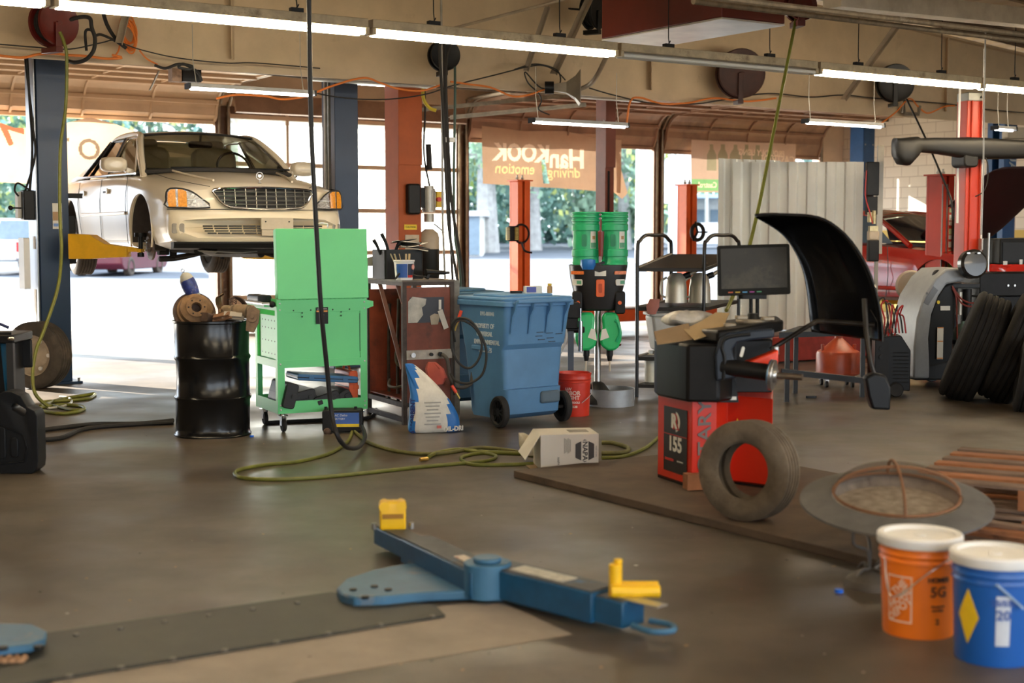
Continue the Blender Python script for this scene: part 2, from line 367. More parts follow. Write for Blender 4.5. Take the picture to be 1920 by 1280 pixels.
def sedan():
    car = thing('sedan', 'pearl white four door sedan raised on the blue two post lift, front right wheel removed', 'car', (-2.33,13.6,1.19), math.radians(30))
    ST_ = [(.0,.80,.31,.48,.50),(.012,.845,.27,.53,.545),(.04,.865,.25,.562,.572),(.062,.87,.24,.575,.588),(.075,.865,.24,.66,.70),(.10,.865,.24,.735,.785),(.15,.875,.23,.765,.812),(.30,.895,.22,.79,.85),
      (.60,.925,.2,.83,.905),(.85,.93,.2,.86,.945),(1.05,.935,.19,.88,.965),(1.35,.94,.18,.91,1.0),(1.5,.94,.18,.925,.985),(2.0,.94,.18,.94,.975),(2.6,.945,.18,.95,.975),(3.2,.945,.18,.955,.99),(3.7,.94,.19,.955,1.02),
      (4.1,.935,.2,.955,1.035),(4.6,.915,.23,.95,1.03),(4.9,.895,.26,.94,1.015),(5.08,.87,.28,.90,.97),(5.16,.86,.3,.70,.74),(5.24,.82,.34,.55,.57)]
    rings = []
    for y, w_, zb, zs, zt in ST_:
        d = zt-zs; H = zs-zb
        h = [(0,zb),(w_*.80,zb),(w_*.955,zb+.05),(w_*.985,zb+H*.22),(w_*.995,zb+H*.40),(w_*1.0,zb+H*.55),(w_*.997,zb+H*.72),(w_*.985,zb+H*.86),(w_*.955,zb+H*.95),(w_*.915,zs),(w_*.80,zs+d*.30),(w_*.62,zs+d*.62),(w_*.35,zs+d*.9),(0,zt)]
        full = [(x,y,z) for x,z in h]+[(-x,y,z) for x,z in h[-2:0:-1]]
        rings.append([Vector(q) for q in full])
    mb = MB(); mb.loft(rings); warpmb(mb)
    body = mb.build('body', PEARL, car, ang=40)
    for sx in (-1, 1):
        for yc in (1.07, 4.0):
            for kk in (0, 1):
                c = MB()
                if kk: c.box((sx*.95, yc, .05), (.7, .75, .5))
                else: c.cyl((sx*.60, yc, .36), (sx*1.3, yc, .36), .385, n=40)
                co = c.build('cutter', PEARL, smooth=False); co.parent = car; bpy.context.view_layer.update(); cut(body, co)
    body.data.set_sharp_from_angle(angle=math.radians(33))
    # wheel-well liners
    for sx in (-1, 1):
        for yc in (1.07, 4.0):
            l = MB(); X = T((sx*.60, yc, .36)) @ Matrix.Rotation(PI/2, 4, 'Y')
            l.lathe([(.001,0),(.383,0),(.383,.30)] if sx > 0 else [(.001,0),(.383,0),(.383,-.30)], 32, X, -PI*.0+PI*.42, PI*1.58); l.build('wheel_liner', ARCH, car)
            t = MB(); X2 = T((sx*.915, yc, .36)) @ Matrix.Rotation(PI/2, 4, 'Y'); 
            t.torus((0,0,0), .388, .010, 40, 6, X2); t.v = [v for v in t.v]; o = t.build('arch_lip', PEARL, car)
            cc = MB(); cc.box((sx*.9, yc, -.08), (.5, 1, .60)); co = cc.build('cutter', PEARL); co.parent = car; bpy.context.view_layer.update(); cut(o, co)
    # greenhouse -------------------------------------------------
    g = MB(); rows = []
    for x, zc in ((-.60,1.375),(-.5,1.41),(-.25,1.435),(0,1.44),(.25,1.435),(.5,1.41),(.60,1.375)):
        q = abs(x)/.6
        rows.append([Vector((x, 2.0+.10*q*q, zc-.02)), Vector((x, 2.25, zc+.005)), Vector((x, 2.7, zc+.015)), Vector((x, 3.1, zc)), Vector((x, 3.28-.08*q, zc-.03))])
    g.loft(rows, cap=False, closed=False); g.build('roof', PEARL, car, solid=.03, sub=1)
    for sx in (-1, 1):
        p = MB(); p.tube([(sx*.80,1.34,.90),(sx*.75,1.62,1.12),(sx*.665,1.95,1.31),(sx*.605,2.16,1.39),(sx*.60,2.6,1.41),(sx*.60,3.1,1.385),(sx*.64,3.5,1.25),(sx*.74,3.95,1.03),(sx*.80,4.25,.95)], lambda u: .036 if u < .6 else .036+.05*(u-.6), 10, 5); p.build('pillar_rail', PEARL, car)
        p = MB(); p.add([(sx*.61,3.2,1.36),(sx*.56,3.28,1.37),(sx*.70,4.05,1.03),(sx*.82,4.2,.97),(sx*.80,3.72,1.0)], [(0,1,2,3,4)]); p.build('rear_pillar', PEARL, car, solid=.03)
        # side glass front/rear + chrome frame
        def quad(y0, y1, u0, u1): return [(sx*.835,y0,.965),(sx*.835,y1,.985),(sx*.625,u1,1.375),(sx*.635,u0,1.365)]
        for y0,y1,u0,u1 in ((1.50,2.50,2.08,2.54),(2.60,3.38,2.62,3.12),(3.42,3.72,3.16,3.24)):
            p = MB(); p.add(quad(y0,y1,u0,u1), [(0,1,2,3)]); p.build('side_window', CARGL, car)
            p = MB(); p.tube([Vector(q)+Vector((sx*.01,0,0)) for q in quad(y0,y1,u0,u1)]+[Vector(quad(y0,y1,u0,u1)[0])+Vector((sx*.01,0,0))], .011, 6, 1); p.build('window_trim', BLKM if y0 > 2 else CHROME, car)
        p = MB(); p.bar((sx*.835,2.55,.97), (sx*.632,2.58,1.38), .07, .02); p.build('door_pillar', BLK, car)
        p = MB(); p.tube([(sx*.872,1.42,.955),(sx*.885,2.5,.972),(sx*.875,3.85,.985)], .012, 6); p.build('belt_trim', CHROME, car)
        # door seams, handles, side moulding
        p = MB()
        for ys in (1.52, 2.56, 3.55): p.tube([(sx*.915,ys,.93),(sx*.946,ys,.7),(sx*.946,ys-(0.03 if ys<3 else .1),.45),(sx*.925,ys-(.0 if ys<3 else .14),.25)], .0035, 4, 4)
        p.tube([(sx*.935,1.5,.265),(sx*.935,2.5,.265),(sx*.935,3.4,.27)], .0035, 4, 1)
        p.build('door_seam', CARDK, car)
        p = MB(); p.rbox((sx*.95,2.45,.56), (.02,1.85,.035), .012, ax='y'); p.build('side_moulding', PEARL, car)
        for yh in (2.30, 3.30):
            p = MB(); p.rbox((sx*.948,yh,.80), (.018,.19,.055), .02, ax='x'); o = p.build('door_handle', PEARL, car)
            p = MB(); p.rbox((sx*.957,yh+.01,.79), (.006,.10,.022), .01, ax='x'); p.build('handle_recess', CARDK, o)
        # mirror
        p = MB(); p.loft([[Vector((sx*(1.02+.135*math.copysign(abs(math.cos(a))**.6,math.cos(a))*kx), 1.66+dy, 1.05+.078*math.copysign(abs(math.sin(a))**.6,math.sin(a))*kx)) for a in [2*PI*i/16 for i in range(16)]] for kx, dy in ((.5,-.10),(.85,-.075),(1,-.03),(1,.03),(.9,.05))])
        p.bar((sx*.90,1.66,1.0), (sx*.80,1.66,.97), .08, .05); o = p.build('side_mirror', PEARL, car, bevel=.006)
        p = MB(); p.rbox((sx*1.02,1.714,1.05), (.20,.006,.11), .04, ax='y'); p.build('mirror_glass', CHROME, o)
    # windscreen & rear screen (curved patches)
    def patch(base, top, n=8):
        m_ = MB(); rows = []
        for i in range(n+1):
            x = -1+2*i/n; bx, by, bz, bc = base; tx, ty, tz, tc_ = top
            rows.append([Vector((x*(bx+(tx-bx)*k), by+(ty-by)*k+(bc+(tc_-bc)*k)*x*x, bz+(tz-bz)*k-(.03*x*x)+.03*math.sin(PI*k))) for k in (0,.25,.5,.75,1)])
        m_.loft(rows, cap=False, closed=False); return m_
    patch((.76,1.20,1.0,.20), (.60,2.0,1.42,.08)).build('windscreen', CARGL, car)
    patch((.70,4.10,1.05,-.10), (.57,3.26,1.40,-.06)).build('rear_screen', CARGL, car)
    p = MB(); p.tube([(x*.775, 1.185+.20*x*x, 1.0-.03*x*x) for x in (-1,-.6,-.2,.2,.6,1)], .022, 8); p.tube([(x*.61, 1.995+.08*x*x, 1.415-.03*x*x) for x in (-1,-.5,0,.5,1)], .014, 8)
    for sx in (-1,1): p.tube([(sx*.765,1.40,.975),(sx*.70,1.72,1.16),(sx*.605,2.07,1.385)], .016, 8)
    p.build('windscreen_seal', CARDK, car)
    p = MB()
    for sx in (-.55, .15): p.tube([(sx,1.27,1.015),(sx+.28,1.24,1.02),(sx+.58,1.30,1.02)], .009, 6)
    p.build('wiper', BLK, car)
    # cabin
    p = MB(); p.box((0,1.75,.99), (1.5,.55,.06)); p.box((0,1.9,.86), (1.5,.3,.25)); p.build('dashboard', CARDK, car, bevel=.03)
    for sx in (-.38, .38):
        p = MB(); p.rbox((sx,2.45,.82), (.52,.5,.16), .06, ax='x'); p.rbox((sx,2.72,1.06), (.50,.13,.50), .10, ax='y', rx=-.15); o = p.build('front_seat', LEATH, car, bevel=.03)
        p = MB(); p.rbox((sx,2.78,1.33), (.26,.09,.13), .05, ax='y'); p.build('headrest', LEATH, o, bevel=.02)
    p = MB(); p.rbox((0,3.55,1.02), (1.2,.14,.45), .1, ax='y'); p.build('rear_seat', LEATH, car, bevel=.03)
    p = MB(); p.torus((0,0,0), .185, .014, 28, 8, T((.38,2.05,1.06), rx=1.15)); p.bar((.38,2.05,1.06),(.38,1.9,1.0),.03); p.bar((.20,2.05,1.06),(.56,2.05,1.06),.03,.02); p.build('steering_wheel', CARDK, car)
    p = MB(); p.rbox((0,2.02,1.30), (.26,.03,.07), .03, ax='y'); p.bar((0,2.02,1.33),(0,2.0,1.40),.02); p.build('rear_view_mirror', BLK, car)
    # --- front end details (drawn flat at small y, then warped with the nose) ---
    def face(y, z): return y
    def gy(z): return .034+(z-.575)*.14
    out = [(-.49,.765),(-.47,.70),(-.43,.645),(-.36,.603),(-.2,.588),(0,.583),(.2,.588),(.36,.603),(.43,.645),(.47,.70),(.49,.765),(.25,.782),(0,.788),(-.25,.782)]
    def pan(pts, dy, th=.012):
        m_ = MB(); n = len(pts)
        a = [(x, gy(z)-.010-dy, z) for x, z in pts]; b = [(x, gy(z)-.010-dy-th, z) for x, z in pts]
        m_.add(a+b, [tuple(range(n)), tuple(range(n,2*n))[::-1]]+[(i,(i+1)%n,n+(i+1)%n,n+i) for i in range(n)]); return m_
    def dense(pts, k=4):
        o_ = []
        for i in range(len(pts)):
            a, b = Vector(pts[i]), Vector(pts[(i+1)%len(pts)])
            for j in range(k): o_.append(tuple(a+(b-a)*j/k))
        return o_
    gr = warpmb(pan(out, -.004, .012)).build('grille', CARDK, car, smooth=False)
    fr = MB(); fr.tube([(x, gy(z)-.028, z) for x, z in out], .011, 8, 3, closed=True); warpmb(fr).build('grille_frame', CHROME, gr)
    bars = MB()
    def half(z): return .487 if z > .76 else (.47+(z-.70)*.28 if z > .70 else .43+(z-.645)*.73 if z > .645 else .36+(z-.603)*1.6)
    for z in (.745,.705,.665,.627): bars.tube([(x*half(z), gy(z)-.030, z) for x in (-1,-.75,-.5,-.25,0,.25,.5,.75,1)], .0052, 6, 2)
    for x in (-.40,-.30,-.2,-.1,0,.1,.2,.3,.40):
        zb = .595+max(0,(abs(x)-.2))*.12; bars.tube([(x, gy(zb)-.027, zb), (x, gy(.775)-.027, .775)], .0045, 4, 1)
    warpmb(bars).build('grille_bars', M('grille_grey', (.33,.32,.28), .3, .8), gr)
    for sx in (-1, 1):
        P_ = [(sx*a, b) for a, b in ((.53,.595),(.60,.68),(.68,.745),(.76,.772),(.85,.775),(.885,.74),(.89,.66),(.88,.598))]
        hl = warpmb(pan(dense(P_), .004, .010)).build('headlight', LENS, car, smooth=False)
        fr = MB(); fr.tube([(x, gy(z)-.024, z) for x, z in P_], .0075, 6, 2, closed=True); warpmb(fr).build('lamp_rim', CARDK, hl)
        A_ = [(sx*a, b) for a, b in ((.725,.602),(.725,.745),(.76,.765),(.795,.766),(.795,.602))]; warpmb(pan(dense(A_), .016, .004)).build('turn_signal', AMBER, hl, smooth=False)
        A_ = [(sx*a, b) for a, b in ((.815,.602),(.815,.765),(.85,.765),(.875,.735),(.88,.66),(.872,.602))]; warpmb(pan(dense(A_), .016, .004)).build('side_marker', AMBER, hl, smooth=False)
        s_ = MB(); s_.tube([(sx*.56, gy(.665)-.032, .672),(sx*.72, gy(.665)-.032, .672)], .003, 4, 1); warpmb(s_).build('lamp_divider', WHT, hl)
        f = MB(); f.rbox((sx*.80,-.012+.03,.40), (.10,.03,.095), .015, ax='y'); warpmb(f).build('fog_lamp', M('fog_lens', (.5,.47,.42), .15, .4), car, bevel=.004)
    # lower intake slots, plate bracket, bumper seam, valance
    sl = MB()
    for z, hw in ((.415,.60),(.392,.595),(.369,.585),(.348,.56)):
        for a, b in ((-1,-.86),(-.84,-.64),(-.62,-.42),(-.40,-.20),(-.18,-.02),(.26,.40),(.42,.62),(.64,.84),(.86,1)):
            sl.add([(hw*x, -.004, z+dz) for x in (a, (a+b)/2, b) for dz in (0, .014)], [(0,1,3,2),(2,3,5,4)])
    warpmb(sl).build('lower_grille', CARDK, car, smooth=False, solid=.006)
    pb = MB(); pb.rbox((.09,-.018,.445), (.33,.03,.115), .012, ax='y'); pb.rbox((.09,-.012,.365), (.31,.02,.07), .01, ax='y'); o = warpmb(pb).build('plate_bracket', M('bracket_tan', (.50,.42,.30), .4), car, bevel=.003)
    pb = MB()
    for x in (-.03, .21): pb.cyl((x,-.036,.465),(x,-.030,.465),.008,n=10)
    warpmb(pb).build('bracket_hole', CARDK, o)
    pb = MB(); pb.tube([(x, .048, .580+.0*abs(x)) for x in [i/10-.88 for i in range(18)]]+[(.88,.048,.58)], .004, 4, 1); warpmb(pb).build('bumper_seam', CARDK, car)
    v = MB(); v.loft([[Vector((x,-.0,.275)),Vector((x,-.008,.26)),Vector((x,.01,.215)),Vector((x,.12,.20)),Vector((x,.12,.27))] for x in [-.84+.12*i for i in range(15)]]); warpmb(v).build('front_valance', BLK, car)
    # hood seams and ornament
    hs = MB()
    for sx in (-1,1): hs.tube([(sx*.50,.12,.795),(sx*.62,.3,.832),(sx*.72,.7,.885),(sx*.76,1.2,.955)], .0035, 4, 4)
    warpmb(hs).build('hood_seam', CARDK, car)
    hs = MB()
    for sx in (-1,1): hs.tube([(sx*.40,.35,.862),(sx*.50,.8,.925),(sx*.55,1.2,.982)], .012, 6, 4)
    warpmb(hs).build('hood_crease', PEARL, car)
    om = MB(); om.torus((0,0,0), .034, .0045, 24, 6, T((0,.20,.905), rx=PI/2)); om.prism([(-.018,.014),(.018,.014),(.018,-.006),(0,-.02),(-.018,-.006)], .006, T((0,.20,.905)) @ RX); om.cyl((0,.20,.835),(0,.20,.872),.004); om.sph((0,.20,.838),.02,6,(1,.6,.3)); om.build('hood_ornament', STEEL, car)
    # underbody, suspension, rotor
    u = MB(); u.box((0,2.6,.21), (1.25,4.6,.09)); u.box((0,.55,.21), (.9,.8,.10)); u.tube([(.3,1,.15),(.35,2,.14),(.3,3.2,.15),(.5,4.9,.2)], .045, 8); u.build('underbody', CHASS, car, bevel=.01)
    sh = MB(); sh.add([(-.62,.15,.19),(-.2,.10,.17),(.1,.2,.19),(0,.7,.19),(-.5,.8,.20),(-.45,.35,.145)], [(0,1,5),(1,2,3,5),(3,4,5),(4,0,5)]); sh.build('splash_shield', M('shield_grey', (.22,.20,.18), .6), car, solid=.008)
    for sx in (-1, 1):
        s_ = MB(); s_.tube([(sx*.30,1.0,.17),(sx*.55,1.08,.11),(sx*.74,1.07,.10)], .03, 8); s_.tube([(sx*.3,.75,.18),(sx*.6,1.0,.12)], .022, 8); s_.cyl((sx*.60,1.07,.12),(sx*.56,1.09,.75),.035,.05); s_.box((sx*.70,1.07,.27),(.10,.10,.26)); s_.build('suspension_arm', CHASS, car, bevel=.008)
        r_ = MB(); X = T((sx*.80,1.07,.235)) @ Matrix.Rotation(PI/2, 4, 'Y'); r_.lathe([(0,-.03),(.145,-.03),(.145,-.008),(.07,-.008),(.068,.045*sx),(0,.05*sx)], 32, X); o = r_.build('brake_rotor', M('rotor_rust', (.16,.12,.10), .5, .6, .3, 15), car)
        r_ = MB(); 
        for k in range(5): a = 2*PI*k/5; r_.cyl((sx*.84,1.07+.05*math.cos(a),.235+.05*math.sin(a)),(sx*.875,1.07+.05*math.cos(a),.235+.05*math.sin(a)),.007,n=8)
        r_.build('wheel_stud', STEEL, o)
        r_ = MB(); r_.rbox((sx*.765,.96,.27),(.12,.09,.17),.03,ax='x'); r_.build('brake_caliper', CHASS, car, bevel=.01)
        wt = MB(); tyre(wt, .325, .235, .205, 5, X=T((sx*.80,4.0,.20)) @ Matrix.Rotation(PI/2, 4, 'Y')); wh = wt.build('rear_wheel', TYRE, car)
        wr = MB(); X = T((sx*.80,4.0,.20)) @ Matrix.Rotation(PI/2*sx, 4, 'Y'); wr.lathe([(.205,-.09),(.20,-.06),(.20,.08),(.21,.10),(.19,.095),(.17,.05),(.06,.06),(.05,.08),(0,.08)], 32, X)
        wr.build('rim', ALU, wh)
    for sx in (-.5, .5):
        b_ = MB(); b_.rbox((sx*1.2,5.18,.82),(.38,.06,.16),.03,ax='y'); b_.build('tail_light', M('tail_red', (.4,.01,.01), .2), car)
    return car
sedan()
# ================= LIFTS =================
UROT = UA
def lift_post(px, t, lab, grp, mat, H=3.75, open_side=1, w_=.30, d_=.33, name='lift_post'):
    p = onrow(px, t); th = thing(name, lab, 'lift post', p, UROT, grp)
    mb = MB(); mb.prism([(-w_/2,-d_/2),(w_/2,-d_/2),(w_/2,d_/2),(-w_/2,d_/2)] if not open_side else
        ([(-w_/2,-d_/2),(w_/2,-d_/2),(w_/2,-.06),(w_/2-.012,-.06),(w_/2-.012,-d_/2+.012),(-w_/2+.012,-d_/2+.012),(-w_/2+.012,d_/2-.012),(w_/2-.012,d_/2-.012),(w_/2-.012,.06),(w_/2,.06),(w_/2,d_/2),(-w_/2,d_/2)] if open_side > 0 else
        [(w_/2,-d_/2),(-w_/2,-d_/2),(-w_/2,-.06),(-w_/2+.012,-.06),(-w_/2+.012,-d_/2+.012),(w_/2-.012,-d_/2+.012),(w_/2-.012,d_/2-.012),(-w_/2+.012,d_/2-.012),(-w_/2+.012,.06),(-w_/2,.06),(-w_/2,d_/2),(w_/2,d_/2)]), H, T((0,0,H/2)))
    mb.build('column', mat, th, bevel=.008)
    b = MB(); b.box((0,0,.012), (w_+.16,d_+.16,.024)); bp = b.build('base_plate', mat, th)
    for sx in (-1,1):
        for sy in (-1,1):
            k = MB(); k.cyl((sx*(w_/2+.05),sy*(d_/2+.05),.024),(sx*(w_/2+.05),sy*(d_/2+.05),.06),.014,n=6); k.build('anchor_bolt', STEEL, bp)
    b = MB()
    for x in (-.1,.1): b = MB(); b.cyl((x,-d_/2-.004,H-.42),(x,-d_/2,H-.42),.012,n=10); b.build('rivet', STEEL, th)
    return th
g1 = 'blue posts of the two post lift under the white sedan'
p1 = lift_post(96, -5.82, 'navy blue lift post at the left with yellow hose hanging in front', None, BLUE)
mb = MB(); mb.box((-.168,0,1.9), (.012,.30,3.4)); mb.build('side_plate', M('post_side_grey', (.34,.35,.37), .3, .5, .1, 4), p1)
mb = MB(); mb.m = 0; mb.box((.03,-.168,1.72), (.095,.006,.26)); mb.m = 1; mb.box((.03,-.172,1.72), (.09,.003,.09)); mb.m = 2; mb.box((.02,-.172,1.63), (.06,.003,.03)); mb.build('warning_label', [LBL, M('label_tan', (.45,.28,.14), .6), M('label_blue', (.2,.35,.7), .6)], p1)
mb = MB(); mb.box((-.235,-.06,1.83), (.11,.14,.30)); sw = mb.build('switch_box', BLK, p1, bevel=.01)
mb = MB(); mb.tube([(-.30,-.06,1.80),(-.40,-.08,1.80)], .008, 6); mb.sph((-.41,-.08,1.80), .025, 8); mb.build('lever', BLK, sw)
mb = MB(); mb.box((-.30,.02,1.83), (.05,.1,.27)); mb.build('switch_plate', LBL, sw)
mb = MB(); mb.rbox((-.27,-.02,1.24), (.06,.2,.52), .02, ax='x'); mb.build('side_cover', WHT, p1)
mb = MB(); mb.box((-.176,-.05,.75), (.006,.06,.45)); mb.box((-.176,-.05,1.45), (.006,.07,.13)); mb.build('side_sticker', M('sticker_cream', (.75,.62,.42), .5), p1)
mb = MB(); mb.tube([(-.22,-.1,3.5),(-.20,-.1,2.9),(-.19,-.12,2.4),(-.22,-.1,1.98)], .013, 6); mb.tube([(-.22,-.05,3.3),(-.10-.08,-.14,2.6),(-.18,-.16,2.3),(-.25,-.05,1.98)], .011, 6); mb.tube([(-.22,-.1,1.98),(-.33,-.08,2.05),(-.36,-.06,1.98),(-.32,-.05,1.92)], .01, 6); mb.build('power_cable', RUB, p1)
mb = MB(); mb.box((.22,-.12,1.93), (.16,.05,.05)); mb.build('arm_release', BLK, p1)
mb = MB(); mb.box((.17,.0,1.48), (.12,.26,.5)); mb.build('carriage', BLK, p1, bevel=.01)
p2 = lift_post(640, -5.82, 'navy blue lift post beside the orange post, behind the sedan front', None, BLUE, open_side=-1)
mb = MB(); mb.box((-.13,0,2.7), (.05,.025,2.0)); mb.box((-.16,.05,2.0), (.03,.02,3.2)); mb.build('lift_chain', GALV, p2)
mb = MB(); mb.box((-.155,-.02,1.55), (.05,.2,1.0)); mb.build('carriage', BLK, p2, bevel=.01)
def lift_arm(parent, p, q, z, w0=.11, w1=.07, pad=True):
    ob = MB(); X = parent.matrix_basis.inverted()
    p, q = Vector((p[0],p[1],z)), Vector((q[0],q[1],z)); d = (q-p); n = Vector((-d.y,d.x,0)).normalized(); L_ = d.length; e = d.normalized()
    def pt(u, v, w): return X @ (p+e*(u*L_)+n*v+Vector((0,0,w)))
    rings = []
    for u, hw, h0, h1 in ((0,.09,-.12,.13),(.30,.085,-.12,.12),(.5,.07,-.11,.03),(.80,.055,-.10,.0),(.81,.035,-.05,-.0),(.93,.03,-.05,-.01),(.94,.045,-.055,-.02),(1.0,.045,-.055,-.02)):
        rings.append([pt(u,-hw,h0),pt(u,hw,h0),pt(u,hw,h1),pt(u,-hw,h1)])
    ob.loft(rings); a = ob.build('lift_arm', YEL, parent, bevel=.006)
    if pad:
        b = MB(); b.cyl(pt(.97,0,-.09), pt(.97,0,.10), .022, n=12); b.cyl(pt(.97,0,.10), pt(.97,0,.14), .06, n=16); b.cyl(pt(.97,0,-.10), pt(.97,0,-.06), .035, n=8); b.build('lift_pad', BLKM, a)
    return a
bpy.context.view_layer.update()
q = p1.location
lift_arm(p1, at(136,470,14.35), at(268,480,14.2), 1.41)
mb = MB(); r_ = p1.matrix_basis.inverted() @ at(163,452,14.4); mb.sph((r_.x,r_.y,r_.z), .04, 8, (3,1.2,.4)); mb.build('arm_gear', DRUST, p1)
q = p2.location
lift_arm(p2, q-UV*.15, at(412,479,16.0), 1.36)
# orange lift (bay two)
p3 = lift_post(757, -5.82, 'tall orange lift post with a dark motor cover and hydraulic power unit', None, ORG, H=3.85, open_side=1, w_=.31)
mb = MB(); mb.box((0,-.17,3.05),(.32,.02,1.4)); mb.build('column_extension', ORG, p3, bevel=.004)
mb = MB(); mb.rbox((.02,-.20,1.95), (.17,.09,.36), .03, ax='y'); mb.build('control_box', BLKM, p3, bevel=.02)
mb = MB(); mb.box((.0,-.172,1.62), (.17,.004,.06)); mb.build('yellow_label', M('yellow_sign', (.85,.6,.02), .5), p3)
mb = MB(); mb.text('CAUTION', .03, T((.0,-.176,1.62)) @ RX, .001); mb.build('label_text', BLK, p3, smooth=False)
mb = MB(); mb.box((.02,-.172,1.40), (.19,.004,.26)); mb.build('paper_notice', M('notice_paper', (.55,.45,.33), .7, var=.2), p3)
# power unit hanging on its right
mb = MB(); mb.box((.17,-.10,1.97), (.05,.14,.24)); pu = mb.build('motor_bracket', BLK, p3)
mb = MB(); mb.cyl((.27,-.14,1.80),(.27,-.14,2.08),.075,n=24); mb.cyl((.27,-.14,2.08),(.27,-.14,2.11),.06,n=24)
for k in range(12): a = 2*PI*k/12; mb.box((.27+.078*math.cos(a),-.14+.078*math.sin(a),1.94),(.012,.006,.24),rz=a)
mb.cyl((.27,-.14,1.68),(.27,-.14,1.78),.062,n=16); mb.build('electric_motor', GALV, pu)
mb = MB(); mb.box((.39,-.17,1.95), (.10,.09,.19)); o = mb.build('switch_panel', M('panel_yellow', (.75,.5,.04), .5), pu, bevel=.006)
mb = MB(); mb.cyl((.36,-.24,1.95),(.36,-.20,1.95),.028,n=14); mb.build('stop_button', M('button_red', (.6,.02,.01), .4), o)
mb = MB(); mb.lathe([(0,1.60),(.05,1.60),(.11,1.55),(.125,1.50),(.125,1.36),(.127,1.36)], 24, T((.27,-.14,0))); mb.build('oil_tank_shoulder', M('tank_tan', (.42,.34,.25), .4), pu)
mb = MB(); mb.lathe([(.125,1.36),(.125,1.02),(.11,.99),(0,.99)], 24, T((.27,-.14,0))); mb.build('oil_tank', BLK, pu)
mb = MB(); mb.tube([(.33,-.16,1.66),(.42,-.20,1.58)], .009, 6); mb.sph((.43,-.20,1.56), .02, 8); mb.build('release_lever', BLK, pu)
mb = MB(); mb.tube([(.17,-.2,3.6),(.19,-.2,3.0),(.17,-.2,2.5),(.26,-.18,2.1)], .012, 6); mb.tube([(.22,-.22,2.6),(.235,-.22,2.3)], .034, 10, 1); mb.build('power_cord', RUB, pu)
p4 = lift_post(1133, -5.0, 'dark red brown steel lift post behind the green oil jug drainer', None, M('post_maroon', (.17,.045,.028), .45, var=.2, scale=4), H=3.5, open_side=1, w_=.15, d_=.22)
mb = MB(); mb.box((-.02,-.115,1.2), (.03,.01,2.4)); mb.build('dark_slot', BLK, p4)
mb = MB(); mb.box((0,-.12,3.0), (.17,.02,1.1)); mb.build('column_extension', M('post_maroon'), p4)
mb = MB(); mb.prism([(0,0),(.09,0),(.09,.2),(.03,.28),(0,.28)], .08, T((.09,-.05,1.55)) @ RX); mb.build('cable_guard', BLK, p4)
# four post alignment rack, red-orange, by the doors
RK = M('rack_orange', (.80,.12,.02), .42, var=.1, scale=3)
rack_g = 'short posts of the red alignment rack'
def rack_post(px, ytop, Y, lab, w_=.20, H=None, ybase=None, mat=RK, gap=.03):
    p = at(px, ytop, Y); H = p.z; th = thing('rack_post', lab, 'lift post', (p.x,p.y,0), UROT)
    mb = MB(); h = w_/2
    mb.box((-h*.62,0,H/2), (w_*.36,w_,H)); mb.box((h*.62-.01,0,H/2), (w_*.42,w_,H)); mb.box((0,h*.8,H/2), (w_,.03,H)); mb.build('column', mat, th, bevel=.005)
    mb = MB(); mb.box((0,0,H+.01), (w_+.05,w_+.05,.02)); c = mb.build('top_cap', mat, th)
    for x in (-.05,.04): k = MB(); k.cyl((x,0,H),(x,0,H+.09),.013,n=8); k.cyl((x,0,H+.03),(x,0,H+.055),.024,n=6); k.build('cap_bolt', GALV, c)
    mb = MB(); mb.box((-.02,-.02,H/2), (.016,.03,H*.98)); mb.build('locking_ladder', GALV, th)
    mb = MB(); mb.box((0,0,.01), (w_+.15,w_+.15,.02)); mb.build('base_plate', mat, th)
    return th
rp1 = rack_post(975, 340, 20.5, 'short red orange rack post in the open doorway below the mirrored tyre banner', .22)
mb = MB(); P0 = rp1.matrix_basis.inverted() @ at(962, 438, 20.2)
mb.box((P0.x,P0.y,P0.z), (.16,.10,.22)); hd = mb.build('clamp_body', BLK, None, bevel=.02)
hd.name = 'wheel_clamp'; hd.parent = None; hd.matrix_world = Matrix.Translation(rp1.location) @ Matrix.Rotation(UROT,4,'Z'); tag(hd, 'black wheel clamp with yellow toothed grips hanging on the rack post in the doorway', 'clamp')
mb = MB()
for dx in (-.13,.02):
    for k in range(9): mb.box((P0.x+dx, P0.y-.06, P0.z-.08+.02*k), (.05,.03,.012))
mb.build('toothed_grip', M('grip_yellow', (.65,.5,.15), .5), hd)
mb = MB(); mb.torus((0,0,0), .13, .016, 24, 6, T((P0.x+.12,P0.y-.03,P0.z), rx=PI/2)); mb.tube([(P0.x+.1,P0.y-.06,P0.z-.12),(P0.x+.16,P0.y-.06,P0.z-.24),(P0.x+.28,P0.y-.06,P0.z-.27)], .014, 6); mb.build('clamp_ring', BLKM, hd)
rp2 = rack_post(1289, 348, 22.0, 'short red orange rack post behind the black shelf trolley', .22)
P0 = rp2.matrix_basis.inverted() @ at(1308, 435, 21.7)
mb = MB(); mb.torus((0,0,0), .12, .03, 20, 8, T((P0.x,P0.y,P0.z), rx=PI/2, ry=.4))
for a in (0,2,4): mb.bar((P0.x,P0.y,P0.z),(P0.x+.17*math.cos(a),P0.y-.03,P0.z+.17*math.sin(a)),.025)
hd = one(mb, 'wheel_clamp', BLK, 'dark wheel clamp with spidery arms on the rack post behind the black trolley', 'clamp'); hd.matrix_world = Matrix.Translation(rp2.location) @ Matrix.Rotation(UROT,4,'Z')
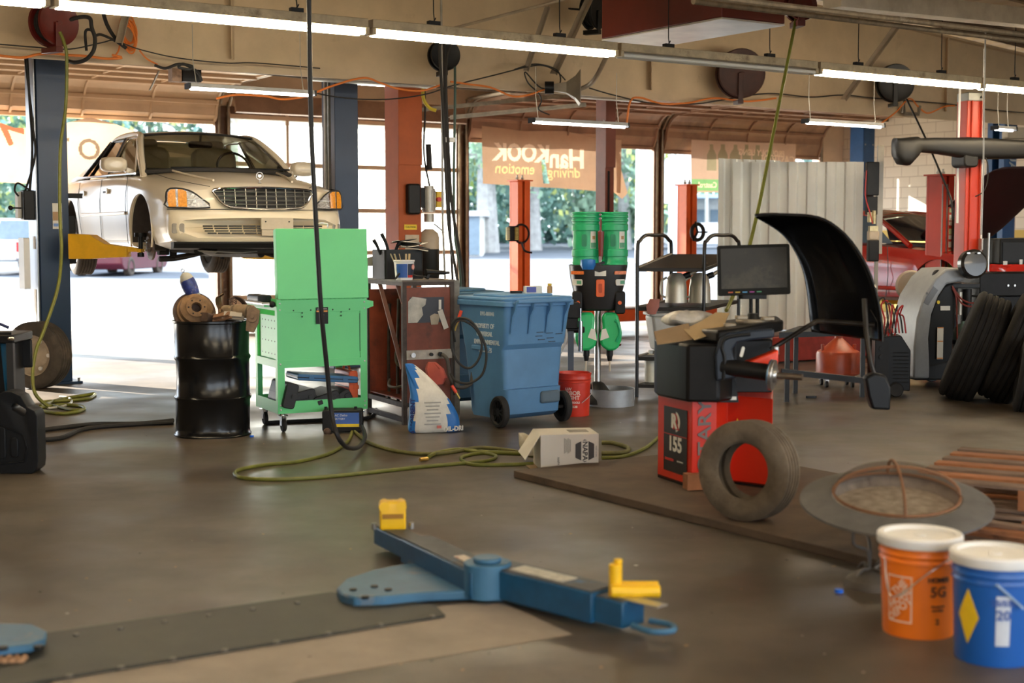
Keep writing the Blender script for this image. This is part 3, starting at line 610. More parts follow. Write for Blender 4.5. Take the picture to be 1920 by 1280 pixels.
# runway beams of that rack
a = gp(1150, 655); 
rk = thing('rack_runway', 'red orange alignment rack runway lying low behind the green oil jugs', 'lift runway', onrow(1130,-3.4), UROT)
mb = MB(); mb.box((1.2,0,.30), (4.6,.5,.18)); mb.build('runway_beam', RK, rk, bevel=.01)
mb = MB(); mb.box((1.2,0,.41), (4.6,.46,.02)); mb.build('runway_deck', M('deck_pale', (.42,.33,.28), .6, var=.2), rk)
mb = MB()
for x in (-.9,3.3): mb = MB(); mb.box((x,0,.11), (.3,.5,.22)); mb.build('runway_support', RK, rk)
rk2 = thing('rack_runway', 'dark red rack runway on the floor behind the workbench with black legs', 'lift runway', onrow(1560,-8.2), UROT)
mb = MB(); mb.box((0,0,.17), (3.6,.5,.30)); mb.build('runway_beam', M('rack_darkred', (.22,.022,.018), .5, var=.3), rk2, bevel=.01)
mb = MB(); mb.box((0,0,.33), (3.6,.46,.02)); mb.build('runway_deck', M('deck_dark', (.14,.06,.05), .6, var=.3), rk2)
# right side: tall red aligner tower with camera beam
RT = M('tower_red', (.50,.04,.015), .38, var=.1, scale=3)
tp = at(1820, 190, 17.0)
tw = thing('aligner_tower', 'tall glossy red aligner tower with grey cap and black camera beam', 'alignment tower', (tp.x,tp.y,0), UROT-.25)
mb = MB(); mb.box((0,0,tp.z/2), (.235,.20,tp.z)); mb.box((-.06,-.11,tp.z/2), (.02,.03,tp.z)); mb.box((.075,-.11,tp.z/2), (.02,.03,tp.z)); mb.build('column', RT, tw, bevel=.008)
mb = MB(); mb.box((0,0,tp.z+.045), (.23,.22,.10)); mb.build('top_cap', M('cap_grey', (.33,.33,.31), .4, .3), tw, bevel=.01)
mb = MB(); mb.prism([(-.02,0),(.02,0),(0,.03)], .004, T((.06,-.115,tp.z+.03)) @ RX); mb.build('cap_mark', BLK, tw)
def pod(mb, X, stations):
    rings = []
    for x, zc, hz, hy in stations:
        rings.append([Vector((x, hy*math.copysign(abs(math.cos(a))**.6, math.cos(a)), zc+hz*math.copysign(abs(math.sin(a))**.6, math.sin(a)))) for a in [2*PI*i/20 for i in range(20)]])
    mb.loft(rings, X=X)
CB = M('camera_black', (.009,.008,.007), .5, var=.1)
za = at(1820, 278, 16.8).z
mb = MB(); pod(mb, T((0,-.17,za)) @ Matrix.Diagonal((1.26,1.08,1.08,1)), [(-.93,.03,.02,.02),(-.92,-.01,.10,.06),(-.86,-.05,.14,.10),(-.78,-.05,.15,.11),(-.70,0,.11,.10),(-.66,.02,.075,.075),(-.5,.02,.085,.08),(-.3,.01,.10,.09),(-.12,0,.12,.10),(0,0,.12,.10),(.2,0,.11,.09),(.8,.0,.09,.08),(1.3,0,.085,.08)])
cbm = mb.build('camera_beam', CB, tw, smooth=True, ang=50)
mb = MB(); mb.rbox((-.16,-.13,za-.06), (.20,.26,.33), .05, ax='y'); mb.build('beam_mount', CB, tw, bevel=.02)
mb = MB(); mb.tube([(0,-.2,za-.02),(.06,-.25,za-.15),(.10,-.22,za-.35),(.06,-.2,za-.5),(.0,-.13,za-.56)], .008, 6); mb.build('beam_cable', RUB, tw)
mb = MB(); mb.cyl((.09,-.14,1.2),(.07,-.14,tp.z+.6),.012,n=8); mb.build('conduit', WHT, tw)
mb = MB(); mb.rbox((.10,-.18,1.42), (.11,.06,.13), .01, ax='y'); mb.build('outlet_box', GALV, tw)
# shorter red post with label column
sp_ = rack_post(1764, 330, 17.7, 'red rack post with exposed steel rails and a column of white safety labels', .24, mat=RT)
for k, z in enumerate((1.98,1.89,1.80,1.73,1.63,1.56,1.47,1.38)):
    mb = MB(); mb.box((.06,-.125,z-.06), (.075,.004,.07 if k%2 == 0 else .05)); mb.build('safety_label', M('label_lime', (.62,.66,.35), .6) if k%3 == 1 else LBL, sp_)
mb = MB(); mb.box((.06,-.125,1.17), (.085,.006,.26)); mb.build('yellow_plate', M('plate_olive', (.42,.38,.05), .5), sp_)
mb = MB()
for x in (-.105,-.02): mb.box((x,-.115,1.1), (.02,.02,2.1))
mb.build('steel_rail', STEEL, sp_)
# black control stack next to it
mb = MB(); c = at(1798,440,17.6); mb.box((c.x,c.y,c.z), (.16,.12,.45)); one(mb, 'control_cabinet', BLK, 'narrow black control cabinet hanging between the two red posts', 'cabinet', bevel=.01)
# far blue posts
p5 = lift_post(1612, -2.3, 'bright blue lift post near the block wall, grey switch box on it', None, M('post_blue_mid', (.012,.075,.22), .4, var=.15), H=3.6, open_side=0, w_=.30)
mb = MB(); mb.rbox((-.06,-.19,2.62),(.10,.05,.13),.01,ax='y'); mb.build('switch_box', WHT, p5)
mb = MB(); mb.box((.0,-.175,2.35),(.20,.02,.22)); mb.box((-.01,-.175,2.24),(.10,.02,.1)); mb.build('hook_plate', BLK, p5)
mb = MB(); mb.tube([(-.05,-.2,2.55),(.02,-.22,2.35),(.04,-.22,2.2)], .006, 5); mb.build('wire', RUB, p5)
p6 = lift_post(1872, -6.2, 'blue lift post with white vertical lettering beyond the aligner tower', None, M('post_blue_mid'), H=3.3, open_side=-1, w_=.30)
mb = MB(); mb.text('QUALITY', .22, T((.03,-.176,2.55)) @ RX @ Matrix.Rotation(-PI/2,4,'Z'), .002, .004); mb.build('lettering', M('letter_grey', (.35,.40,.45), .6), p6, smooth=False)
# foreground lift arm assembly
CARR = thing('floor_lift_arms', 'blue lift arm pair resting on the floor with yellow pads at both ends', 'lift arms', (0,0,0))
def bar3(mb, p, q, w_, h, z): 
    p = Vector(p[:2]+(0,)) if isinstance(p, tuple) else Vector((p.x,p.y,0)); q = Vector((q[0],q[1],0))
    d = q-p; mb.box(((p.x+q.x)/2,(p.y+q.y)/2,z), (d.length,w_,h), rz=math.atan2(d.y,d.x))
A0 = gp(722,1030); A1 = gp(905,1125); A2 = gp(930,1120); A3 = gp(1195,1190)
LB = M('arm_blue', (.010,.08,.18), .38, var=.2, scale=8, col2=(.16,.16,.155), thr=.62)
LD = M('arm_top_grey', (.085,.09,.10), .6, .2, .3, 8, col2=(.03,.14,.30), thr=.60)
def armseg(a, b, w_, h, z0, nm='arm_segment', parent=None, m=None, top=True):
    a = Vector((a[0],a[1],0)); b = Vector((b[0],b[1],0)); d = b-a; an = math.atan2(d.y,d.x); c = (a+b)/2
    mb = MB(); mb.box((c.x,c.y,z0+h/2), (d.length,w_,h), rz=an); o = mb.build(nm, m or LB, parent or CARR, bevel=.006)
    if top: mb = MB(); mb.box((c.x,c.y,z0+h+.002), (d.length-.02,w_-.02,.006), rz=an); mb.build('worn_top', LD, o)
    return o
e1 = (Vector((A1.x,A1.y,0))-Vector((A0.x,A0.y,0))).normalized()
armseg(A0, A0+e1*.75, .12, .085, .035)
armseg(A0+e1*.38, A1+e1*.05, .16, .11, .025)
e2 = (Vector((A3.x,A3.y,0))-Vector((A2.x,A2.y,0))).normalized()
armseg(A2-e2*.05, A2+e2*.62, .16, .12, .025)
o = armseg(A2+e2*.40, A3-e2*.02, .13, .10, .03)
mb = MB(); c = A2+e2*.80; mb.box((c.x,c.y,.135), (.22,.06,.006), rz=math.atan2(e2.y,e2.x)); mb.build('steel_insert', ALU, o)
mb = MB(); c = A2+e2*.28; mb.box((c.x,c.y,.15), (.30,.09,.006), rz=math.atan2(e2.y,e2.x)); mb.build('worn_decal', M('worn_white', (.50,.48,.42), .6, var=.3, scale=30, col2=(.05,.15,.3), thr=.6), o)
mb = MB(); c = A0+e1*.95; mb.box((c.x,c.y,.142), (.20,.05,.004), rz=math.atan2(e1.y,e1.x)); mb.build('warning_decal', M('decal_red_white', (.62,.55,.48), .6, var=.2, scale=40, col2=(.5,.1,.05), thr=.55), o)
# hub and swivel plate
hub = gp(870,1125)
mb = MB(); mb.cyl((A1.x+.02,A1.y,.02),(A1.x+.02,A1.y,.165),.10,n=24); mb.cyl((A1.x+.02,A1.y,.165),(A1.x+.02,A1.y,.185),.06,n=16); mb.build('swivel_pin', BLUE2, CARR, bevel=.006)
mb = MB(); PL = [gp(x,y) for x,y in ((632,1123),(650,1105),(700,1088),(760,1076),(815,1074),(900,1100),(985,1122),(940,1132),(890,1128),(800,1132),(720,1140),(665,1142),(640,1135))]
mb.add([p+Vector((0,0,z)) for z in (.008,.05) for p in PL], [tuple(range(13))[::-1], tuple(range(13,26))]+[(i,(i+1)%13,13+(i+1)%13,13+i) for i in range(13)])
o = mb.build('mount_plate', BLUE2, CARR, bevel=.008)
for x, y in ((662,1106),(702,1100),(685,1120),(728,1106)):
    p = gp(x,y,.05); mb = MB(); mb.cyl((p.x,p.y,.046),(p.x,p.y,.056),.016,n=12); mb.build('bolt_hole', BLKM, o)
YP = M('pad_yellow', (.88,.52,.01), .4, var=.06)
p = Vector((A0.x,A0.y,0))+e1*.10
yy = thing('adapter_pad', 'yellow stacked lift adapter standing on the far end of the blue arm', 'lift adapter', (p.x,p.y,.12), .1)
mb = MB(); mb.rbox((0,0,.07), (.125,.08,.14), .015, ax='x'); mb.build('pad_body', YP, yy, bevel=.008)
mb = MB()
for x in (-.04,.04): mb.cyl((x,-.045,.115),(x,.045,.115),.026,n=14)
mb.build('pad_roller', YP, yy)
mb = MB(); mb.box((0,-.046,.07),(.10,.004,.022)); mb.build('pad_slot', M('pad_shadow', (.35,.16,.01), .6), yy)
mb = MB()
for x in (-.09,.09): mb.cyl((x,0,.0),(x,0,.03),.012,n=8)
mb.build('pin', STEEL, yy)
p = A3-e2*.10
yy = thing('adapter_pad', 'yellow T shaped lift adapter on the near end of the blue arm', 'lift adapter', (p.x,p.y,.13), .0)
mb = MB(); mb.cyl((-.01,0,0),(-.01,0,.13),.026,n=16); mb.cyl((0,0,.13),(0,0,.15),.017,n=12)
for y in (-.03,.03): mb.cyl((-.03,y,.03),(.16,y,.03),.025,n=14)
mb.box((.06,0,.03),(.18,.05,.03)); mb.build('pad_body', YP, yy, bevel=.004)
mb = MB(); p = A3+e2*.02; X = T((p.x,p.y,.05), math.atan2(e2.y,e2.x))
mb.tube([X @ Vector(v) for v in ((0,-.05,0),(.10,-.06,0),(.15,0,0),(.10,.06,0),(0,.05,0))], .012, 8); mb.build('end_loop', BLUE2, CARR)
# second plate at bottom left on the trench cover
mb = MB(); PL = [gp(x,y) for x,y in ((-60,1205),(0,1197),(60,1198),(88,1212),(85,1226),(60,1238),(0,1245),(-60,1260))]; n=8
mb.add([p+Vector((0,0,z)) for z in (.03,.06) for p in PL], [tuple(range(n))[::-1], tuple(range(n,2*n))]+[(i,(i+1)%n,n+(i+1)%n,n+i) for i in range(n)])
o = one(mb, 'mount_plate', BLUE2, 'worn blue rounded steel plate at the bottom left corner on the floor cover', 'lift plate', bevel=.006)
for x, y in ((5,1215),(72,1213)):
    p = gp(x,y,.06); mb = MB(); mb.cyl((p.x,p.y,.055),(p.x,p.y,.066),.018,n=12); mb.build('bolt_hole', BLKM, o)
p = gp(20,1250); mb = MB()
for k in range(4): mb.cyl((p.x-.05+.028*k,p.y,.02),(p.x-.05+.028*k,p.y+.05,.02),.012,n=10)
mb.build('rusty_pad', M('pad_tan', (.45,.25,.13), .7), o)
# steel trench cover
mb = MB(); PL = [gp(x,y) for x,y in ((-700,1325),(60,1196),(620,1115),(815,1138),(835,1158),(100,1278),(-600,1400))]; n=7
mb.add([p+Vector((0,0,z)) for z in (.002,.014) for p in PL], [tuple(range(n))[::-1], tuple(range(n,2*n))]+[(i,(i+1)%n,n+(i+1)%n,n+i) for i in range(n)])
o = one(mb, 'floor_cover_plate', M('cover_steel', (.042,.040,.028), .6, .0, .3, 2.5, .1, col2=(.035,.03,.025), thr=.55, soft=.2), 'long dark steel cover plate set over the floor trench', 'cover plate', bevel=.004)
for i in range(8):
    for e_ in ((60,1203,640,1119),(130,1268,810,1156)):
        u = i/7; p = gp(e_[0]+(e_[2]-e_[0])*u, e_[1]+(e_[3]-e_[1])*u, .014); mb = MB(); mb.cyl((p.x,p.y,.012),(p.x,p.y,.022),.012,n=8); mb.build('cover_bolt', M('bolt_dull',(.13,.115,.09),.6), o)
# ================= DOORS, BANNERS, STREET =================
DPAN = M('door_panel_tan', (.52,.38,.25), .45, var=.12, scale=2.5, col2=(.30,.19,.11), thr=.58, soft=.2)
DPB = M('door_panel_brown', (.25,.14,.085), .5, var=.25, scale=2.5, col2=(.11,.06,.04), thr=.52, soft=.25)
TRK = M('track_steel', (.20,.15,.10), .4, .6, .3, 8)
FR = Matrix.Translation(O0) @ Matrix.Rotation(UA, 4, 'Z')
def raised_door(n, s0, s1, mat, t_end=-3.0, low=3.30):
    prof = [(-.03, low)]
    for i in range(0, 7):
        a = PI/2*i/6; prof.append((-.12-.42+.42*math.cos(a), 3.34+.42*math.sin(a)))
    prof += [(-1.05,3.78),(-1.6,3.79),(-2.2,3.80),(t_end,3.81)]
    d = bpy.data.objects.new('door_%d' % n, None); C.objects.link(d); d['kind'] = 'structure'; d.matrix_world = FR
    k = 0
    for i in range(0, len(prof)-1):
        m_ = MB(); (t0,z0),(t1,z1) = prof[i], prof[i+1]
        m_.loft([[Vector((s0+.1,t0,z0)),Vector((s1-.1,t0,z0))],[Vector((s0+.1,t1,z1)),Vector((s1-.1,t1,z1))]], cap=False, closed=False)
        m_.build('door_section', mat, d, solid=.02, smooth=False)
    for u in (0,.25,.5,.75,1):
        m_ = MB(); x = s0+.13+(s1-s0-.26)*u; m_.tube([(x,t-.02,z-.02) for t,z in prof], .022, 4, 1); m_.build('door_stile', mat, d)
    for (t,z) in prof[7:]+[prof[0], prof[3]]:
        m_ = MB(); m_.box(((s0+s1)/2, t, z-.03), (s1-s0-.22, .07, .06)); m_.build('door_rib', mat, d, bevel=.006)
    for x in (s0+.06, s1-.06):
        m_ = MB(); m_.tube([(x,-.08,.05),(x,-.08,3.2),(x,-.12,3.5),(x,-.3,3.72),(x,-.55,3.80),(x,-1.2,3.82),(x,t_end-.2,3.83)], .026, 8, 4); m_.build('door_track', TRK, d)
    return d
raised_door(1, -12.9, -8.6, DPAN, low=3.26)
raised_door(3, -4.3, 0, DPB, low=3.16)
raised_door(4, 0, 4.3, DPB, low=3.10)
# closed glazed door in the second bay
d2 = bpy.data.objects.new('door_2', None); C.objects.link(d2); d2['kind'] = 'structure'; d2.matrix_world = FR
FROST = glassmat('frosted_pane', (.86,.92,.92), .15, .6, frost=.55)
zs_ = [.56, 1.24, 1.92, 2.62, 3.34]; xs_ = [-8.5, -7.525, -6.45, -5.375, -4.4]
for z in zs_: m_ = MB(); m_.box((-6.45,-.05,z), (4.1,.05,.07)); m_.build('door_rail', DPAN, d2, bevel=.006)
for x in xs_: m_ = MB(); m_.box((x,-.05,1.75), (.05,.045,3.3)); m_.build('door_muntin', DPAN, d2, bevel=.006)
for i in range(4):
    for j in range(4):
        m_ = MB(); m_.box(((xs_[i]+xs_[i+1])/2,-.05,(zs_[j]+zs_[j+1])/2), (xs_[i+1]-xs_[i]-.04,.006,zs_[j+1]-zs_[j]-.06)); m_.build('window_pane', FROST, d2, smooth=False)
m_ = MB(); m_.box((-6.45,-.05,.28), (4.1,.045,.52)); m_.build('bottom_panel', DPAN, d2)
for x in (-8.52,-4.38):
    m_ = MB(); m_.tube([(x,-.1,.05),(x,-.1,3.2),(x,-.15,3.5),(x,-.35,3.72),(x,-.6,3.80),(x,-3.2,3.83)], .026, 8, 4); m_.build('door_track', TRK, d2)
m_ = MB(); m_.box((-6.45,-.3,3.52), (4.1,.05,.30), rx=-.3); m_.build('top_panel', DPB, d2)
# banners
def cloth(name, col, tl=.5):
    m = M(name, col, .8, var=.08, scale=3); nt = m.node_tree; N = nt.nodes; L = nt.links; b = N['Principled BSDF']
    t = N.new('ShaderNodeBsdfTranslucent'); L.new(b.inputs['Base Color'].links[0].from_socket, t.inputs[0]); x = N.new('ShaderNodeMixShader'); x.inputs[0].default_value = tl*.15
    L.new(b.outputs[0], x.inputs[1]); L.new(t.outputs[0], x.inputs[2]); L.new(x.outputs[0], N['Material Output'].inputs[0]); return m
def tpoly(body, size, s, z, mi, bold=0, mirror=True, rot=0):
    mb = MB(); mb.text(body, size, Matrix.Rotation(rot,4,'Z'), 0, bold, sx=-1 if mirror else 1)
    return [([(s+mb.v[i].x, z+mb.v[i].y) for i in f], mi) for f in mb.f]
def inside(P, x, y):
    c = False; j = len(P)-1
    for i in range(len(P)):
        if (P[i][1] > y) != (P[j][1] > y) and x < (P[j][0]-P[i][0])*(y-P[i][1])/(P[j][1]-P[i][1])+P[i][0]: c = not c
        j = i
    return c
def banner(name, label, sA, sB, top, bot, mats, prints=(), t=-.17, n=240, m=100, amp=.05, slit=None):
    mb = MB(); vs = []; idx = {}
    for P, mi in prints:
        xs = [p[0] for p in P]; i0 = int((min(xs)-sA)/(sB-sA)*n)-1; i1 = int((max(xs)-sA)/(sB-sA)*n)+2
        for i in range(max(0,i0), min(n,i1)):
            u = (i+.5)/n; x = sA+(sB-sA)*u; zt, zb = top(u), bot(u); ys = [p[1] for p in P]
            for j in range(max(0,int((zt-max(ys))/(zt-zb)*m)-1), min(m,int((zt-min(ys))/(zt-zb)*m)+2)):
                if inside(P, x, zt+(zb-zt)*(j+.5)/m): idx[(i,j)] = mi
    for i in range(n+1):
        u = i/n; s = sA+(sB-sA)*u; zt, zb = top(u), bot(u)
        for j in range(m+1):
            v = j/m; vs.append((s, t-amp*math.sin(7*u+2.5*v)*(.3+v)-.02*math.sin(19*u-3*v), zt+(zb-zt)*v))
    mb.v = [Vector(v) for v in vs]
    for i in range(n):
        for j in range(m):
            if slit and slit(i/n, j/m): continue
            mb.f.append((i*(m+1)+j, (i+1)*(m+1)+j, (i+1)*(m+1)+j+1, i*(m+1)+j+1)); mb.mi.append(idx.get((i,j), 0))
    o = mb.build(name, mats, None); o.matrix_world = FR; tag(o, label, 'banner'); return o
def lin(P):
    def f(u):
        for (a, za), (b, zb) in zip(P, P[1:]):
            if u <= b: k = (u-a)/(b-a); k = k*k*(3-2*k) if 0 else k; return za+(zb-za)*k
        return P[-1][1]
    return f
BT = cloth('banner_tan', (.50,.34,.22), .5); BTL = cloth('banner_pale', (.72,.50,.33), 1.3)
LET = cloth('banner_letter_light', (.82,.64,.46), .8)
def spx(px, t=-.17): return ST(onrow(px, t))[0]
def zpx(px, py, t=-.17): p = onrow(px, t); return at(px, py, p.y).z
zt = zpx
def quad(*P): return [(spx(x), zpx(x,y)) for x, y in P]
b1 = banner('hanging_banner', 'pale sunlit fabric banner sagging in the left doorway behind the navy post and sedan', -12.8, spx(352), lin([(0,3.28),(.10,3.26),(.3,3.02),(.42,3.02),(.60,3.22),(.70,3.14),(.84,2.96),(1,3.08)]), lin([(0,2.30),(.4,2.24),(1,2.2)]),
    [BTL, cloth('letter_brown', (.42,.30,.20), .4), cloth('letter_coral', (.85,.28,.14), .4)], tpoly('T O', .42, spx(151), zpx(151,281), 1, .006, False)+[(quad((5,232),(17,230),(33,270),(24,274)), 2), (quad((8,228),(12,240),(52,252),(52,241)), 2)], amp=.07)
b2 = banner('hanging_banner', 'tan tyre brand banner with mirrored lettering hung across the open doorway', spx(904), spx(1163), lin([(0,zt(904,236)),(.30,zt(985,246)),(.58,zt(1057,245)),(.8,zt(1120,258)),(1,zt(1150,262))]), lin([(0,zt(904,344)),(.5,zt(1040,352)),(1,zt(1165,362))]), [BT, LET, cloth('banner_letter_yellow', (.82,.58,.26), .7)],
    tpoly('KOOK', .40, spx(978), zpx(978,288), 1, .016)+tpoly('Han', .47, spx(1063), zpx(1068,299), 1, .014)+tpoly('emotion', .26, spx(967), zpx(967,317), 2, .003)+tpoly('driving', .26, spx(1058), zpx(1058,324), 2, .003), amp=.04,
    slit=lambda u, v: .415+.05*(v-.5) < u < .44+.08*(v-.5) and .5 <= v < .93)
mb = MB(); mb.add([(spx(1150),-.1,zt(1150,262)),(spx(1163),-.1,zt(1163,300)),(spx(1179),-.12,zt(1179,362)),(spx(1166),-.16,zt(1166,373)),(spx(1152),-.14,zt(1152,360))], [(0,1,2,3,4)]); mb.build('folded_corner', BT, b2, smooth=False)
pr = [(quad((1294,336),(1488,338),(1488,358),(1294,357)), 1)]
for k in range(6):
    c = spx(1331+22*k); z0 = zt(1331+22*k,320); pr.append(([(c+x,z0+z) for x,z in ((-.13,0),(.13,0),(.13,.30),(.05,.42),(.05,.5),(-.05,.5),(-.05,.42),(-.13,.30))], 2))
b3 = banner('hanging_banner', 'faded oil brand banner with bottles and a green stripe in the right doorway', spx(1294), spx(1488), lin([(0,zt(1294,262)),(1,zt(1488,270))]), lin([(0,zt(1294,360)),(1,zt(1488,362))]),
    [cloth('banner_faded', (.62,.45,.33), .5), cloth('banner_green', (.25,.55,.22), .5), cloth('bottle_print', (.36,.32,.20), .5), LET], pr+tpoly('PROUDLY USING', .16, spx(1425), zpx(1425,287), 3, .003)+tpoly('CASTROL', .22, spx(1455), zpx(1455,300), 3, .003)+tpoly('Castrol', .15, spx(1325), zpx(1325,347), 3, .002), amp=.02)
# ---------------- street ----------------
LEAF = [M('leaf_hazy_a', (.24,.36,.26), .7, var=.4, scale=.6), M('leaf_hazy_b', (.15,.27,.24), .8, var=.4, scale=.6), M('leaf_sunlit', (.62,.66,.22), .7, var=.3, scale=1)]  # haze put into the green leaf colours, paler and blue-grey
BARK = M('bark_grey', (.36,.36,.36), .9, var=.25, scale=3)
def tree(px, Y, H, Rr, lab, mi=0, tr=.35, nleaf=2600, low=.25, seed=0):
    rnd = random.Random(seed); p = at(px, 440, Y); g = gz(Y)
    th = thing('tree', lab, 'tree', (p.x, Y, g-.05), rnd.random()*6, 'trees across the street')
    mb = MB(); mb.tube([(0,0,0),(.1,0,H*.3),(-.05,.1,H*.6),(0,0,H*.9)], lambda u: tr*(1-.75*u), 10, 4)
    for k in range(6):
        a = 2*PI*k/6+rnd.random(); z = H*(.35+.09*k); mb.tube([(0,0,z),(math.cos(a)*Rr*.35,math.sin(a)*Rr*.35,z+H*.07),(math.cos(a)*Rr*.7,math.sin(a)*Rr*.7,z+H*.12)], lambda u: tr*.3*(1-.7*u), 6, 3)
    mb.build('trunk', BARK, th)
    mb = MB(); cl = []
    for k in range(26):
        a = rnd.random()*2*PI; z = low+(1-low)*rnd.random(); rr = Rr*(.25+.75*math.sin(PI*min(1,max(.15,(z-low)/(1-low)*.85+.12))))*rnd.random()**.5
        cl.append((math.cos(a)*rr, math.sin(a)*rr, H*z, Rr*(.22+.2*rnd.random())))
    for i in range(nleaf):
        c = cl[i%26]; d = Vector((rnd.gauss(0,1),rnd.gauss(0,1),rnd.gauss(0,.8))).normalized()*c[3]*(.55+.5*rnd.random())
        q = Vector(c[:3])+d; s_ = .11+.15*rnd.random(); E_ = Euler((rnd.random()*3,rnd.random()*3,rnd.random()*6)).to_matrix()
        mb.m = 1 if rnd.random() < .12 else 0  # a few leaves take the bright yellow that paints sunlight on the crown
        mb.add([q+E_ @ Vector(v) for v in ((-s_,-s_*.6,0),(s_,-s_*.5,0),(s_*.8,s_*.7,0),(-s_*.7,s_*.6,0))], [(0,1,2,3)])
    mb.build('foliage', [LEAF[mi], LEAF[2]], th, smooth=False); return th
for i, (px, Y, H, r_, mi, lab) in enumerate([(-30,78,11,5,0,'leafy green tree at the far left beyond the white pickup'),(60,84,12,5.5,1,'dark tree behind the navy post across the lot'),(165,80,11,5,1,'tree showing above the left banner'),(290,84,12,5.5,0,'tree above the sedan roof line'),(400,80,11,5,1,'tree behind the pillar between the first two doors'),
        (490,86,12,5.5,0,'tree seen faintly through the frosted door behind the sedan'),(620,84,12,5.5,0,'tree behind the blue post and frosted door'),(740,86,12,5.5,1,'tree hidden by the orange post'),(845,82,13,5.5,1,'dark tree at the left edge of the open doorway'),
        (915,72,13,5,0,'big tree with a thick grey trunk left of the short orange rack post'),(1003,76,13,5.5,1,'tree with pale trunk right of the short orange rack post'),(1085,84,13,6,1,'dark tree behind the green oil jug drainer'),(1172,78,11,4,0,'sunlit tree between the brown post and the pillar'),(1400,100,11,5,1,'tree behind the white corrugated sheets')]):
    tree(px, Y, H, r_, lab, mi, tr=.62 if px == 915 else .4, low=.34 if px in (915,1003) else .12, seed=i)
# bushes / hedge line beyond the lot
mb = MB(); rnd = random.Random(5)
for i in range(7000):
    px = -150+1420*rnd.random(); Y = 92+8*rnd.random(); q = at(px,440,Y); q.z = gz(Y)+5.6*rnd.random()**1.1; s_ = .22+.25*rnd.random()
    E_ = Euler((rnd.random()*3,rnd.random()*3,rnd.random()*6)).to_matrix(); mb.add([q+E_ @ Vector(v) for v in ((-s_,-s_*.6,0),(s_,-s_*.5,0),(s_*.8,s_*.7,0),(-s_*.7,s_*.6,0))], [(0,1,2,3)])
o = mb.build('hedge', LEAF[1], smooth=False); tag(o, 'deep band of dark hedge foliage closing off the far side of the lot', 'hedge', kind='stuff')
def building(px0, px1, ytop, Y, lab, mat, depth=6, name='building'):
    a, b = at(px0,440,Y), at(px1,440,Y); g = gz(Y); H = at(px0,ytop,Y).z-g
    th = thing(name, lab, 'building', ((a.x+b.x)/2, Y+depth/2, g))
    w_ = b.x-a.x; mb = MB(); mb.box((0,0,H/2), (w_,depth,H)); mb.build('walls', mat, th, smooth=False)
    mb = MB(); mb.box((0,0,H+.12), (w_+.5,depth+.5,.24)); mb.build('roof', M('roof_pale', (.55,.56,.57), .7), th, smooth=False)
    return th, w_, H, depth
HW = M('house_white', (.62,.62,.60), .7); SB = M('shade_blue', (.16,.22,.28), .6)
th, w_, H, dp = building(855, 905, 405, 66, 'small pale house left of the thick tree trunk across the lot', M('house_grey', (.60,.60,.56), .8))
mb = MB(); mb.box((w_*.1,-dp/2-.03,1.0), (.7,.05,1.9)); mb.build('door', SB, th)
th, w_, H, dp = building(1236, 1470, 372, 96, 'long pale shop front with blue-grey awning beyond the far white car', HW, 8)
mb = MB(); mb.box((0,-dp/2-1,3.05), (w_*.98,2,.25)); mb.build('awning', M('awning_blue', (.40,.52,.66), .6), th)
for k in range(8): mb = MB(); mb.box((-w_/2+.8+k*1.0,-dp/2-.05,1.4), (.75,.08,1.6)); mb.build('shop_window', SB, th)
for k in range(4): mb = MB(); mb.cyl((-w_/2+.4+k*2.5,-dp/2-1.9,0),(-w_/2+.4+k*2.5,-dp/2-1.9,3),.12,n=10); mb.build('awning_post', HW, th)
p = at(1262,440,60); g = gz(60)
th = thing('street_sign', 'tall pale blue-grey pylon sign with white panels beyond the right doorway', 'sign', (p.x,60,g))
mb = MB(); mb.box((0,0,2.2), (.35,.3,4.4)); mb.build('sign_pole', M('pylon_grey', (.48,.55,.64), .6), th)
mb = MB(); mb.box((-.45,0,3.3), (1.0,.25,1.8)); mb.build('sign_panel', HW, th)
mb = MB(); mb.box((.55,0,4.0), (.8,.25,1.9)); mb.build('sign_panel', HW, th)
p = at(1168+45,440,58); th = thing('utility_pole', 'pale utility pole rising just left of the brown door pillar', 'pole', (at(1205,440,58).x,58,gz(58)))
mb = MB(); mb.cyl((0,0,0),(0,0,9),.30,.26,14); mb.build('pole_shaft', HW, th)
